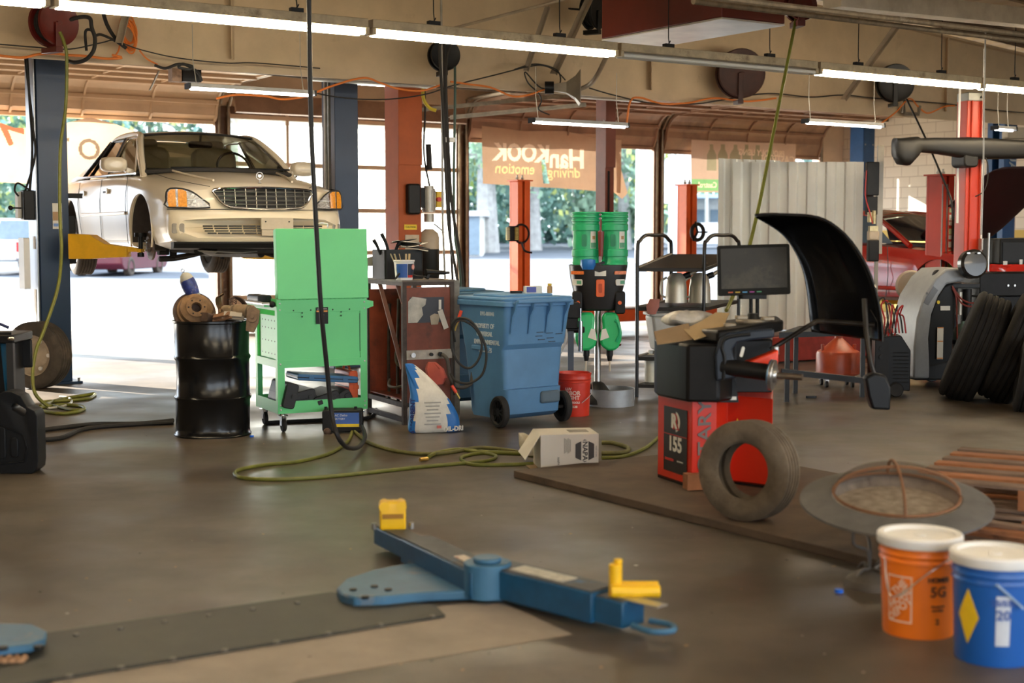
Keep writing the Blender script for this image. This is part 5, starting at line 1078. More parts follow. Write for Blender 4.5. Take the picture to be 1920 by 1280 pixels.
# ---- green tool cart ----
q = Vector(((519-960)/2667*10.95,10.95,0)); gc = thing('tool_cart', 'bright green service cart with raised lid and cases on the bottom shelf', 'tool cart', q, math.radians(27))
GR = M('cart_green', (.15,.70,.26), .42, var=.04, scale=2)
WD, DP = .735, .58; Z0, Z1, Z2, Z3 = .145, .24, .50, 1.03
for x in (0,WD):
    for y in (0,DP):
        mb = MB(); sx = 1 if x == 0 else -1; sy = 1 if y == 0 else -1
        mb.box((x+sx*.027,y,(Z0+Z3)/2),(.055,.004,Z3-Z0)); mb.box((x,y+sy*.027,(Z0+Z3)/2),(.004,.055,Z3-Z0)); mb.build('corner_leg', GR, gc)
for nm, za, zb in (('bottom_rail',Z0,Z1),('middle_rail',Z2,Z2+.06)):
    for y in (0,DP): mb = MB(); mb.box((WD/2,y,(za+zb)/2),(WD,.006,zb-za)); mb.build(nm, GR, gc)
    for x in (0,WD): mb = MB(); mb.box((x,DP/2,(za+zb)/2),(.006,DP,zb-za)); mb.build(nm, GR, gc)
mb = MB(); mb.box((WD/2,DP/2,Z0+.02),(WD-.01,DP-.01,.006)); mb.build('bottom_shelf', GR, gc)
mb = MB(); mb.box((WD/2,DP/2,Z2+.03),(WD-.01,DP-.01,.006)); mb.build('middle_shelf', GR, gc)
mb = MB(); mb.box((WD/2-.01,.008,Z2+.24),(WD-.09,.008,.38)); mb.build('front_panel', GR, gc, bevel=.002)
mb = MB(); mb.box((WD-.052,.002,Z2+.26),(.012,.006,.30)); mb.build('panel_slot', M('slot_dark', (.01,.05,.02), .6), gc)
mb = MB(); mb.box((WD/2,DP,Z2+.26),(WD,.006,.46)); mb.box((WD,DP/2,Z2+.26),(.006,DP,.46)); mb.box((.02,DP/2,Z2+.22),(.006,DP-.1,.36)); mb.build('case_walls', GR, gc)
mb = MB(); mb.box((WD/2,0,Z3-.05),(WD,.008,.10)); mb.box((0,DP/2,Z3-.04),(.008,DP,.09)); mb.build('top_frame', GR, gc)
mb = MB(); 
for cx in (.20,.52):
    for dx, dz in ((-.07,.0),(0,-.02),(.07,0),(0,-.05)): mb.cyl((cx+dx,-.006,Z3-.085+dz),(cx+dx,-.003,Z3-.085+dz),.006,n=8)
for yy in (.12,.2,.28,.36,.44):
    for zz in (.60,.7,.8,.86): mb.cyl((.015,yy,zz),(.0165,yy,zz),.006,n=8)
mb.build('peg_holes', M('slot_dark'), gc)
for x in (.02,WD-.02):
    for z in (Z0+.03,Z1-.03,Z2+.03,Z3-.03,Z3-.08): mb = MB(); mb.sph((x,-.004,z),.0075,6,(1,.5,1)); mb.build('rivet', ALU, gc)
mb = MB(); mb.box((WD/2,0,0),(WD+.01,.018,.545)); mb.box((WD/2,.03,.262),(WD,.06,.02)); mb.box((.0,.03,0),(.012,.06,.53)); mb.box((WD,.03,0),(.012,.06,.53)); mb.build('lid', GR, gc, bevel=.003, X=T((.005,-.0,Z3+.275),rx=-.06))
mb = MB()
for k in range(24): mb.cyl((.03+k*.029,-.004,Z3),(.052+k*.029,-.004,Z3),.006,n=6)
mb.build('lid_hinge', GR, gc)
mb = MB(); mb.tube([(WD*.44,-.01,Z3+.555),(WD*.44,-.01,Z3+.585),(WD*.56,-.01,Z3+.585),(WD*.56,-.01,Z3+.555)], .006, 6, 2); mb.build('lid_handle', ALU, gc)
mb = MB(); mb.box((WD*.49,-.009,Z2+.40),(.10,.002,.13)); o = mb.build('spec_label', BLK, gc)
mb = MB(); mb.box((WD*.49,-.0105,Z2+.435),(.09,.001,.012)); mb.build('label_stripe', M('lbl_orange', (.8,.3,.05), .5), o)
mb = MB(); mb.text('U.S. GENERAL', .014, T((WD*.49,-.0112,Z2+.452)) @ RX, .0005); mb.text('350 LB', .012, T((WD*.49,-.0112,Z2+.405)) @ RX, .0005); mb.build('label_text', WHT, o, smooth=False)
mb = MB(); mb.tube([(-.03,.03,Z3-.035),(-.10,.03,Z3-.03),(-.10,DP-.03,Z3-.03),(-.03,DP-.03,Z3-.035)], .014, 8, 1); mb.build('push_handle', ALU, gc)
mb = MB(); mb.sph((-.03,.03,Z3-.035),.026,10); mb.build('handle_knob', BLK, gc)
mb = MB(); mb.prism([(0,0),(.09,-.02),(.09,-.06),(0,-.09)], .42, T((WD,DP/2,Z3-.01)) @ RX); mb.build('side_shelf', GR, gc)
mb = MB(); mb.box((-.05,DP/2,Z3-.045),(.09,DP-.05,.02)); mb.build('side_tray', GR, gc, bevel=.004)
for x, y in ((.05,.05),(WD-.05,.05),(.05,DP-.05),(WD-.05,DP-.05)):
    mb = MB(); mb.cyl((x,y,.10),(x,y,Z0),.02,n=10); mb.box((x,y,.125),(.07,.06,.008)); mb.box((x+.018,y-.012,.085),(.004,.045,.075)); mb.box((x-.018,y-.012,.085),(.004,.045,.075)); c = mb.build('caster_fork', CHROME, gc)
    mb = MB(); mb.lathe([(0,-.014),(.045,-.014),(.052,-.009),(.052,.009),(.045,.014),(0,.014)], 24, T((x,y-.02,.052)) @ Matrix.Rotation(PI/2,4,'Y')); mb.build('caster_wheel', RUB, c)
G = gc.matrix_basis
def caseb(x, y, z, d, lab, mat, rz=0, ry=0, rx=0, name='tool_case', hd=None):
    th = thing(name, lab, 'case', G @ Vector((x,y,z)), math.radians(27)+rz, rx=rx, ry=ry)
    mb = MB(); mb.rbox((0,0,0), d, min(.025, min(d[0],d[2])*.3), ax='y'); mb.build('case_shell', mat, th, bevel=.006)
    mb = MB(); mb.box((0,0,0),(d[0]*1.01,d[1]*1.01,.006)); mb.build('case_seam', BLK, th)
    for k in (-.28,.28): mb = MB(); mb.rbox((d[0]*k,-d[1]/2-.004,0),(.04,.008,.035),.006,ax='y'); mb.build('latch', mat if hd is None else hd, th)
    return th
BC = M('case_black', (.010,.010,.011), .5, var=.3)
caseb(.09,.16,.285,(.10,.40,.20),'black hard case standing on end at the left of the cart shelf',BC,ry=.25)
caseb(.22,.2,.25,(.20,.36,.13),'black tool case with orange tag on the cart shelf',BC,ry=-.2)
caseb(.40,.18,.235,(.22,.36,.10),'flat black case at the middle of the cart shelf under the blue one',BC,ry=-.3)
caseb(.54,.20,.235,(.16,.34,.10),'slanted black case beside the orange one on the cart shelf',BC,ry=-.5)
caseb(.40,.12,.405,(.50,.30,.05),'flat blue tool case lying on top of the black cases',M('case_blue', (.03,.13,.30), .45),ry=.09)
th = caseb(.64,.22,.32,(.075,.34,.26),'orange plastic tool case upright at the right end of the cart shelf',M('case_orange', (.72,.10,.02), .4))
mb = MB(); mb.tube([(0,-.08,.12),(0,-.06,.16),(0,.04,.16),(0,.06,.12)], .010, 8, 3); mb.build('case_handle', M('case_orange'), th)
th = caseb(-.05,.30,1.035,(.11,.30,.055),'black box resting on the left side tray of the green cart',BLK)
# ---- booster / charger box ----
ch = thing('battery_charger', 'black battery booster box with blue and yellow label below the green cart', 'charger', P0(641,812)+Vector((0,.08,0)), .05)
mb = MB(); mb.rbox((0,0,.095),(.31,.17,.17),.02,ax='y'); mb.build('case_body', BLKM, ch, bevel=.008)
mb = MB(); mb.box((.035,-.088,.105),(.19,.003,.11)); o = mb.build('face_label', M('lbl_blue', (.04,.12,.42), .4), ch)
mb = MB(); mb.box((.035,-.0905,.062),(.19,.002,.022)); mb.build('yellow_band', M('yellow_sign'), o)
mb = MB(); mb.text('AC Delco', .024, T((-.01,-.0905,.140)) @ RX, .0006, shear=.2); mb.text('BATTERY', .02, T((-.02,-.0905,.112)) @ RX, .0006); mb.build('label_text', WHT, o, smooth=False)
for x in (-.13,.1): mb = MB(); mb.cyl((x,-.02,.18),(x,-.02,.20),.012,n=10); mb.build('terminal_knob', BLK, ch)
for x in (-.12,.12): mb = MB(); mb.cyl((x,-.04,.0),(x,-.04,.012),.02,n=10); mb.build('rubber_foot', RUB, ch)
mb = MB(); mb.sph((-.115,-.10,.015),.03,8); mb.build('cable_clamp', DRUST, ch)
# ---- rusty parts-wash cabinet ----
q = Vector(((757-960)/2667*11.4,11.4,0)); rb = thing('rust_cabinet', 'rusty red brown steel cabinet stand with taped panel and open side frame', 'cabinet', q, math.radians(27))
RP = M('cab_rust_red', (.20,.055,.03), .55, .2, .25, 5, .1, col2=(.07,.035,.025), thr=.55, soft=.15); FRM = M('frame_dark', (.07,.05,.04), .6, .4, .4, 10, .2)
CW_, CD_, CHt = .42, .78, 1.16
for x, y in ((0,0),(CW_,0),(0,CD_),(CW_,CD_)): mb = MB(); mb.box((x,y,CHt/2),(.035,.035,CHt)); mb.build('frame_leg', FRM, rb)
for z in (.16,CHt-.02):
    mb = MB(); mb.box((CW_/2,0,z),(CW_,.03,.035)); mb.box((CW_/2,CD_,z),(CW_,.03,.035)); mb.box((0,CD_/2,z),(.03,CD_,.04)); mb.box((CW_,CD_/2,z),(.03,CD_,.04)); mb.build('frame_rail', FRM, rb)
mb = MB(); mb.box((0,CD_/2,.04),(.03,CD_,.04)); mb.build('floor_rail', FRM, rb)
mb = MB(); mb.box((CW_/2,-.003,.63),(CW_-.03,.012,.95)); mb.build('front_panel', RP, rb)
mb = MB(); mb.box((CW_-.01,CD_/2,.62),(.01,CD_-.05,.9)); mb.box((CW_/2,CD_-.02,.62),(CW_,.01,.9)); mb.box((CW_/2,CD_/2,.2),(CW_,CD_,.01)); mb.build('inner_panels', M('panel_orange_rust', (.30,.055,.02), .6, .1, .35, 4, col2=(.06,.03,.02), thr=.5, soft=.2), rb)
mb = MB(); mb.box((CW_/2,CD_/2,CHt),(CW_+.05,CD_+.05,.015)); mb.build('bench_top', M('top_dirty', (.16,.13,.10), .6, .3, .4, 6), rb)
mb = MB(); mb.bar((-.005,.02,.45),(-.005,.50,1.12),.035,.012); mb.bar((-.005,0,.98),(-.005,.12,1.12),.03,.012); mb.build('side_brace', M('brace_pinkish', (.20,.09,.07), .6), rb)
for y, zt_ in ((.25,.9),(.42,1.0),(.62,.95)): mb = MB(); mb.tube([(.12,y,.1),(.12,y+.01,.5),(.13,y,zt_)], .014, 7, 3); mb.build('inner_pipe', FRM, rb)
mb = MB(); mb.tube([(.08,.3,.62),(.03,.25,.55),(.03,.2,.47),(.12,.14,.46)], .012, 7); mb.tube([(.08,.5,.32),(.03,.4,.28),(.04,.25,.28),(.12,.1,.33)], .012, 7); mb.build('inner_hose', M('hose_olive', (.14,.12,.08), .6), rb)
tpz = .925
mb = MB(); mb.box((CW_*.47,-.011,tpz),(.30,.003,.205)); mb.build('dark_placard', M('placard_blue', (.035,.04,.055), .5), rb)
mb = MB(); mb.prism([(-.10,-.10),(-.02,-.10),(.03,-.04),(.02,.02),(.05,.04),(.06,.09),(.0,.10),(-.06,.11),(-.10,.07)], .003, T((CW_*.31,-.015,tpz)) @ RX); mb.build('torn_sticker', M('sticker_dirty', (.50,.48,.42), .7, var=.25, scale=14), rb)
mb = MB(); mb.prism([(-.03,-.05),(.03,-.05),(.05,.03),(.0,.04),(-.04,.02)], .003, T((CW_*.62,-.017,tpz-.07)) @ RX); mb.build('torn_sticker', M('sticker_tan', (.42,.36,.27), .7, var=.25), rb)
mb = MB(); mb.box((0,0,0),(.045,.003,.16)); mb.build('hanging_tag', PAPER, rb, X=T((CW_*.80,-.02,tpz-.08),ry=-.35))
mb = MB(); mb.box((CW_*.74,-.015,tpz+.04),(.022,.003,.08)); mb.build('white_slot', LBL, rb)
mb = MB(); mb.box((CW_/2,-.02,.565),(CW_-.02,.02,.075)); pl = mb.build('fitting_plate', M('plate_alu_dirty', (.38,.33,.27), .5, .4, .25, 12), rb)
for x, rr in ((.06,.02),(.22,.014),(.30,.018)): mb = MB(); mb.cyl((x,-.03,.565),(x,-.055,.565),rr,n=14); mb.build('pipe_port', BLKM if x > .1 else ALU, pl)
mb = MB(); mb.tube([(.31,-.055,.565),(.34,-.09,.52),(.36,-.10,.38),(.42,-.10,.30),(.52,-.09,.30),(.57,-.08,.38),(.57,-.05,.8)], .016, 10); mb.build('suction_hose', M('hose_grey_dirty', (.08,.07,.06), .6), rb)
mb = MB(); mb.box((CW_+.045,.02,.58),(.05,.05,1.16)); mb.build('pipe_column', M('pipe_col', (.17,.15,.12), .5, .5, .3, 12), rb)
# items on the cabinet top
RBM = rb.matrix_basis
def onb(x, y, z=CHt+.008): return RBM @ Vector((x,y,z))
cn = thing('paint_bucket', 'small white plastic tub with blue and black label full of wire brushes', 'tub', onb(.02,.04), .4)
mb = MB(); mb.lathe([(0,0),(.068,0),(.082,.145),(.086,.148),(.086,.16),(.078,.16),(.066,.01)], 32); mb.build('tub_body', WHT, cn)
for a0, a1, mt in ((-2.75,-1.55,M('lbl_blue')),(-1.50,-.35,M('lbl_navy',(.02,.025,.05),.4))):
    mb = MB(); mb.lathe([(.0705,.02),(.0825,.13)], 14, None, a0, a1); mb.build('tub_label', mt, cn)
mb = MB(); X = T((.056*1.0,-.058,.085), .77); mb.cyl(X @ Vector((0,.004,.02)), X @ Vector((0,-.002,.02)), .022, n=16); mb.build('round_logo', M('logo_red_white', (.75,.35,.3), .5, var=.3, scale=30), cn)
mb = MB(); mb.lathe([(.073,.02),(.0745,.04)], 10, None, -1.45, -.75); mb.build('red_band', M('button_red'), cn)
for k in range(5):
    a = k*1.2; mb = MB(); mb.bar((.04*math.cos(a),.04*math.sin(a),.05),(.085*math.cos(a+.3)-.03,.05*math.sin(a+.3),.21),.016,.006); mb.build('brush_handle', M('wood_pale', (.45,.33,.18), .6), cn)
bb = thing('black_bin', 'black rectangular bin of tools at the back of the rusty cabinet top', 'bin', onb(.12,.42), math.radians(27))
mb = MB(); mb.rbox((0,0,.12),(.34,.30,.24),.02); mb.build('bin_body', BLK, bb)
for k, (x, y, l, dx) in enumerate([(-.17,-.05,.12,-.06),(-.11,-.1,.17,-.07),(-.05,-.05,.1,.05)]): mb = MB(); mb.tube([(x,y,.2),(x+dx*.5,y,.2+l*.6),(x+dx,y,.2+l)], lambda u: .010+.007*u, 8, 2); mb.build('tool_handle', BLK, bb)
mb = MB()
for k in range(6):
    mb.m = k%2; a = .5*k; mb.box((.05+.05*math.cos(a),-.02,.25+.012*k),(.22-.02*k,.2,.004),rz=a,rx=.12*math.sin(k*2.),ry=.2*math.cos(k*1.3))
one(mb, 'crumpled_papers', [PAPER, BLKM], 'crumpled papers and dark rag heaped on the black tool bin', 'papers', loc=onb(.16,.40))
th = thing('metal_bracket', 'grey metal angle bracket standing at the left end of the cabinet top', 'bracket', onb(-.0,.66), math.radians(27))
mb = MB(); mb.prism([(-.09,0),(-.055,0),(-.05,.10),(.02,.10),(.03,0),(.06,0),(.06,.22),(.03,.24),(.03,.19),(-.05,.17),(-.09,.13)], .02, RX); mb.build('plate', M('bracket_grey', (.33,.31,.28), .5, .4), th)
th = thing('impact_tool', 'dark air tool lying on the right side of the cabinet top', 'air tool', onb(.33,.15), .6)
mb = MB(); mb.cyl((-.08,0,.06),(.10,0,.05),.024,.018,n=14); mb.cyl((.10,0,.05),(.15,0,.05),.012,n=10); mb.bar((-.05,0,.05),(-.07,.0,-.0+.005),.03,.03); mb.build('tool_body', BLKM, th, bevel=.004)
mb = MB(); mb.tube([(-.07,0,.02),(-.2,-.05,.03),(-.35,-.1,.07),(-.42,-.1,.01)], .008, 7); mb.build('whip_hose', RUB, th)
# ---- bag of absorbent ----
q = P0(812,812); bg = thing('absorbent_bag', 'slumped white and blue paper sack of oil absorbent leaning on the rusty cabinet', 'bag', q+Vector((0,.10,0)), .25)
def bagring(z, hx, hy, dx, dy, n=24):
    return [Vector((dx+hx*math.copysign(abs(math.cos(a))**.55,math.cos(a))+.006*math.sin(5*a+z*20), dy+hy*math.copysign(abs(math.sin(a))**.7,math.sin(a))+.006*math.sin(7*a+z*31), z)) for a in [2*PI*i/n for i in range(n)]]
BR_ = [bagring(.0,.19,.08,0,0),bagring(.03,.205,.095,0,0),bagring(.12,.19,.10,-.0,.0),bagring(.22,.165,.095,-.02,.02),bagring(.30,.135,.085,-.045,.04),bagring(.38,.10,.06,-.085,.06),bagring(.46,.065,.035,-.13,.08),bagring(.53,.03,.015,-.18,.09)]
cols = [catmull([r[i] for r in BR_], 4) for i in range(24)]; mb = MB(); mb.loft([[c[k] for c in cols] for k in range(len(cols[0]))])
BW = M('bag_white', (.68,.66,.60), .6, var=.12, scale=14); BB = M('bag_blue', (.02,.16,.50), .45)
o = mb.build('sack', [BW, BB], bg, sub=1)
me = o.data
for pgn in me.polygons:
    c = pgn.center
    if (c.x > .085+.12*(.18-c.z) and c.y < .05 and c.z < .26 and c.x > .10) : pgn.material_index = 1
    if c.x < -.13-.0*c.z and c.z > .25: pgn.material_index = 1
    if c.x < -.165: pgn.material_index = 1
mb = MB(); mb.text('OIL-DRI', .05, T((.135,-.100,.03),.28) @ RX, .001, .002); mb.build('brand_text', BW, bg, smooth=False)
mb = MB(); mb.text('ABSORBENT', .05, T((-.175,-.060,.13),-.5) @ RX @ Matrix.Rotation(PI/2,4,'Z'), .001, .002); mb.build('side_text', M('txt_navy',(.02,.03,.15),.5), bg, smooth=False)
mb = MB()
for k in range(7): mb.box((-.03,-.108,.24-.028*k),(.13-.02*(k%3),.002,.010))
mb.build('printed_lines', M('print_grey', (.42,.41,.38), .6), bg)
mb = MB(); mb.box((.02,-.115,.05),(.035,.003,.022)); mb.build('flag_print', M('flag_red', (.6,.15,.12), .5), bg)
mb = MB(); mb.loft([bagring(.0,.05,.04,0,0,14),bagring(.05,.075,.05,0,0,14),bagring(.12,.07,.045,-.02,.01,14),bagring(.17,.03,.02,-.04,.02,14)]); one(mb, 'red_rag', M('rag_red', (.34,.06,.04), .8, var=.2, bump=.2), 'dull red rag bundle stuffed behind the absorbent sack', 'rag', loc=q+Vector((.02,.22,.36)))
# spray guns hanging
for i, (a, b, lab) in enumerate([((865,582),(855,612),'red handled air blow gun hanging beside the blue bin lid'),((847,722),(859,742),'red tipped air nozzle near the floor beside the blue bin wheel')]):
    A, B_ = at(*a, 11.15), at(*b, 11.15); th = thing('blow_gun', lab, 'air tool', A)
    mb = MB(); mb.cyl((0,0,0), B_-A-(B_-A)*.3, .013, n=12); mb.build('red_grip', M('grip_red', (.75,.06,.02), .4), th)
    mb = MB(); mb.cyl((B_-A)*.65, (B_-A)*1.25, .009, n=10); mb.build('brass_tip', M('brass', (.6,.42,.12), .35, .9), th)
line('black_loop_hose', WIRE, 'coiled thin black hose looping in front of the blue bin side', 'hose', [(852,740,11.2),(850,640,11.15),(848,610,11.1),(858,597,11.1),(880,600,11.1),(900,625,11.1),(912,660,11.1),(905,700,11.1),(880,718,11.1),(855,714,11.1),(845,700,11.12)], .010)
line('black_loop_hose', WIRE, 'second thin black hose loop hanging nearer the rusty cabinet', 'hose', [(853,640,11.15),(850,615,11.1),(862,600,11.1),(888,612,11.1),(903,640,11.1),(898,672,11.1),(880,690,11.1),(860,680,11.1),(848,655,11.1),(846,620,11.1)], .010)
# ---- blue roll-out bins ----
BN = M('bin_blue', (.10,.25,.47), .42, var=.12, scale=3, bump=.03, col2=(.05,.10,.17), thr=.66, soft=.08); BND = M('bin_blue_dark', (.02,.085,.16), .5, var=.25, scale=3)
def wheelie(q, rz, lab, mat, lid, detail=True):
    th = thing('wheeled_bin', lab, 'bin', q, rz, 'blue wheeled bins beside the rusty cabinet')
    H = .985; rings = []
    for z, w_, y0, y1, c in ((.06,.27,.10,.60,.03),(.10,.275,.02,.62,.03),(.30,.285,.0,.64,.035),(.305,.285,.03,.64,.035),(.62,.31,.02,.68,.04),(.66,.315,-.02,.69,.04),(H-.06,.335,-.06,.74,.04),(H,.34,-.07,.75,.04)):
        pts = []
        for (cx, cy, a) in ((w_-c,y1-c,0),(-w_+c,y1-c,PI/2),(-w_+c,y0+c,PI),(w_-c,y0+c,1.5*PI)):
            for i in range(4): g = a+PI/2*i/3; pts.append(Vector((cx+c*math.cos(g), cy+c*math.sin(g), z)))
        rings.append(pts)
    mb = MB(); mb.loft(rings); mb.build('bin_body', mat, th, ang=30)
    mb = MB(); mb.rbox((0,.34,H-.0),(.73,.88,.045),.05); mb.build('rim', mat, th, bevel=.008)
    if lid:
        mb = MB(); mb.rbox((0,.34,H+.035),(.72,.86,.03),.06); mb.rbox((0,.36,H+.055),(.52,.6,.03),.08); mb.build('lid', mat, th, bevel=.012)
        mb = MB(); mb.tube([(-.27,-.10,H-.0),(-.27,-.16,H+.02),(.27,-.16,H+.02),(.27,-.10,H)], .016, 8, 1)
        for x in (-.27,-.09,.09,.27): mb.prism([(0,0),(-.10,.02),(-.08,-.04),(-.03,-.10),(-.0,-.24)], .018, T((x,-.05,H)) @ Matrix(((0,0,1,0),(1,0,0,0),(0,1,0,0),(0,0,0,1))))
        mb.build('handle', mat, th, bevel=.003)
    if detail:
        mb = MB(); mb.box((.16,.0,.22),(.20,.04,.10)); mb.build('toe_catch', M('bin_blue_grey', (.10,.15,.20), .6), th, bevel=.02)
        mb = MB(); mb.box((-.315,.38,.62),(.02,.3,.04)); mb.build('side_rib', mat, th, bevel=.01)
    mb = MB(); mb.cyl((-.33,.05,.125),(.33,.05,.125),.013,n=10); mb.build('axle', STEEL, th)
    for sx in (-1,1):
        X = T((sx*.325,.05,.127)) @ Matrix.Rotation(PI/2*sx,4,'Y')
        mb = MB(); mb.lathe([(.085,-.03),(.118,-.03),(.127,-.02),(.127,.02),(.118,.03),(.100,.03),(.092,.015),(.085,.012)], 32, X); wv = mb.build('wheel', RUB, th)
        mb = MB(); mb.lathe([(0,.02),(.03,.02),(.035,.008),(.092,.004)], 28, X)
        for k in range(10): a = 2*PI*k/10; mb.bar(X @ Vector((.03*math.cos(a),.03*math.sin(a),.014)), X @ Vector((.09*math.cos(a),.09*math.sin(a),.014)), .012,.012)
        mb.build('hub_spokes', BLK, wv)
    return th
# corner at px945, Y11.3
rz = math.radians(38); c0 = Vector(((950-960)/2667*11.22,11.22,0)); q = c0+Vector((math.cos(rz),math.sin(rz),0))*.285
bn = wheelie(q, rz, 'faded blue wheeled waste bin with stencilled white lettering, wheels toward the viewer', BN, True); bn.scale = (1,.80,1)
def sidetext(body, sz, y, z, sx=1): mb = MB(); mb.text(body, sz, T((-.318-(z-.62)*.06,y,z)) @ Matrix.Rotation(-PI/2,4,'Z') @ RX, .002, .001, sx=sx); return mb.build('stencil_text', M('stencil_white', (.55,.62,.68), .7), bn, smooth=False)
sidetext('1992-001041', .045, .24, .90); sidetext('PROPERTY OF', .052, .30, .80); sidetext('UNIVERSAL', .052, .30, .735); sidetext('ENVIRONMENTAL', .052, .27, .67); sidetext('SERVICES', .052, .30, .605)
for k, (a, b) in enumerate([((-.05,-.078,.85),(.03,-.06,.83))]): pass
mb = MB()
for x0, z0 in ((.02,.72),(.05,.69),(.13,.74),(.16,.67),(.23,.73),(.03,.75),(.14,.70)): mb.box((x0,-.012-(z0-.62)*.11-.012,z0),(.07,.004,.006))
mb.build('worn_print', M('worn_print', (.05,.08,.12), .7), bn)
wheelie(Vector((-.40,12.45,0)), math.radians(30), 'darker blue wheeled bin standing behind the rusty cabinet, partly hidden', BND, True, False)
bpy.context.view_layer.update(); BL_ = bn.matrix_world.copy()
def onlid(x, y): return BL_ @ Vector((x,y,1.052))
th = thing('product_box', 'small white and blue carton lying on the blue bin lid', 'box', onlid(.14,.25), .2); mb = MB(); mb.box((0,0,.03),(.14,.08,.06)); mb.build('carton', LBL, th, bevel=.003); mb = MB(); mb.box((-.02,-.041,.032),(.08,.002,.045)); mb.build('blue_print', M('lbl_violet', (.08,.10,.40), .5), th)
th = thing('small_bottle', 'little tan bottle with yellow cap on the right of the bin lid', 'bottle', onlid(.30,.22), 0); mb = MB(); mb.lathe([(0,0),(.022,0),(.022,.05),(.015,.062),(0,.062)], 16); mb.build('bottle_body', M('bottle_tan', (.45,.28,.12), .5), th); mb = MB(); mb.cyl((0,0,.062),(0,0,.078),.017,n=14); mb.build('cap', M('cap_yellow', (.85,.55,.03), .4), th)
mb = MB(); mb.rbox((0,0,.012),(.10,.05,.022),.008); one(mb, 'rag_scrap', BLKM, 'small dark rag at the left end of the bin lid beside the carton', 'rag', loc=onlid(.0,.3))
# ---- green jug drainer ----
jd = thing('jug_drainer', 'round black bottle drainer stand with orange plate on a steel pole', 'drainer', Vector(((1121-960)/2667*12.75,12.75,0)), 0)
mb = MB(); X = T((.12,.0,0)); mb.lathe([(0,.012),(.20,.012),(.205,0),(.212,.0),(.212,.15),(.216,.155),(.208,.155),(.206,.02),(0,.02)], 48, X); mb.build('drip_pan', M('pan_galv', (.34,.36,.38), .5, .45, .15, 8), jd)
mb = MB(); mb.lathe([(0,.02),(.17,.02),(.165,.06),(.06,.20),(.032,.215),(0,.215)], 28); mb.build('base_cone', BLK, jd)
mb = MB(); mb.cyl((0,0,.2),(0,0,.86),.029,n=24); mb.build('pole', STEEL, jd)
mb = MB(); rings = []
for z, a, b in ((.855,.155,.12),(.87,.175,.14),(1.0,.215,.17),(1.14,.248,.19),(1.22,.258,.20),(1.26,.262,.20),(1.265,.25,.19),(1.23,.20,.15)):
    rings.append([Vector((a*math.copysign(abs(math.cos(g))**.75,math.cos(g)), b*math.copysign(abs(math.sin(g))**.75,math.sin(g)), z)) for g in [2*PI*i/36 for i in range(36)]])
mb.loft(rings); mb.build('hopper', M('hopper_black', (.014,.013,.013), .45), jd)
for x in (-.19,.19): mb = MB(); mb.rbox((x,-.10,.93),(.09,.10,.20),.02,ax='y'); mb.build('pocket', BLK, jd, bevel=.01)
for x in (-.185,.185): mb = MB(); mb.cyl((x,-.155,.93),(x,-.175,.93),.017,n=12); mb.build('valve_knob', M('knob_orange', (.80,.13,.02), .4), jd)
mb = MB(); mb.rbox((.01,-.185,1.06),(.075,.02,.155),.015,ax='y'); o = mb.build('orange_plate', M('knob_orange'), jd, bevel=.004)
mb = MB(); mb.rbox((.01,-.198,1.06),(.03,.01,.08),.008,ax='y'); mb.build('plate_slot', M('plate_dark_orange', (.45,.06,.01), .5), o)
for x, r in ((-.19,-.6),(.19,.6)): mb = MB(); mb.rbox((0,0,0),(.13,.008,.03),.008,ax='y'); mb.build('reflector_strip', M('reflector_orange', (.85,.20,.05), .3, var=.3, scale=60), jd, X=T((x,-.155,1.195),r)); mb = MB(); mb.rbox((0,0,0),(.10,.008,.055),.012,ax='y'); o = mb.build('oil_label', LBL, jd, X=T((x,-.145,1.11),r)); mb = MB(); mb.box((.02,-.006,0),(.045,.003,.03)); mb.build('label_print', M('print_green', (.12,.38,.22), .5), o)
mb = MB(); mb.box((.01,-.196,1.205),(.10,.003,.075)); mb.build('instruction_label', LBL, jd)
JG = M('jug_green', (.02,.42,.17), .35, var=.08, scale=3); JG2 = M('jug_green_bright', (.02,.50,.15), .3, var=.08)
def topjug(x, lab):
    th = thing('oil_jug', lab, 'jug', jd.location+Vector((x,0,1.235)), 0, 'green oil jugs on the drainer')
    mb = MB(); pr = [(0,0)]; 
    for z, r in ((0,.118),(.05,.122),(.055,.118),(.10,.118),(.105,.124),(.16,.124),(.165,.116),(.33,.114),(.335,.124),(.385,.124),(.39,.117),(.41,.117),(.415,.126),(.43,.126),(.435,.118),(.445,.118),(.45,.127),(.465,.127),(.47,.119),(.478,.119),(.482,.127),(.495,.127),(.498,.12),(.47,.112),(.46,0)): pr.append((r, z))
    mb.lathe(pr, 36); mb.build('jug_body', JG, th, ang=50)
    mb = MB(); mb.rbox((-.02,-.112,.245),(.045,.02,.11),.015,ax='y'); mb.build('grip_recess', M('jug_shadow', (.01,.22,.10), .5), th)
    mb = MB(); mb.lathe([(.1175,.175),(.1175,.325)], 8, None, -1.25, -.75); mb.build('jug_label', LBL, th)
    mb = MB(); mb.lathe([(.1185,.255),(.1185,.285)], 6, None, -1.1, -.85); mb.build('label_print', M('print_brown', (.45,.25,.10), .5), th)
    mb = MB(); mb.lathe([(.1185,.18),(.1185,.225)], 6, None, -1.23, -.77); mb.build('label_band', M('print_green'), th); return th
topjug(-.11,'inverted green oil container on the left of the drainer top'); topjug(.145,'inverted green oil container on the right of the drainer top')
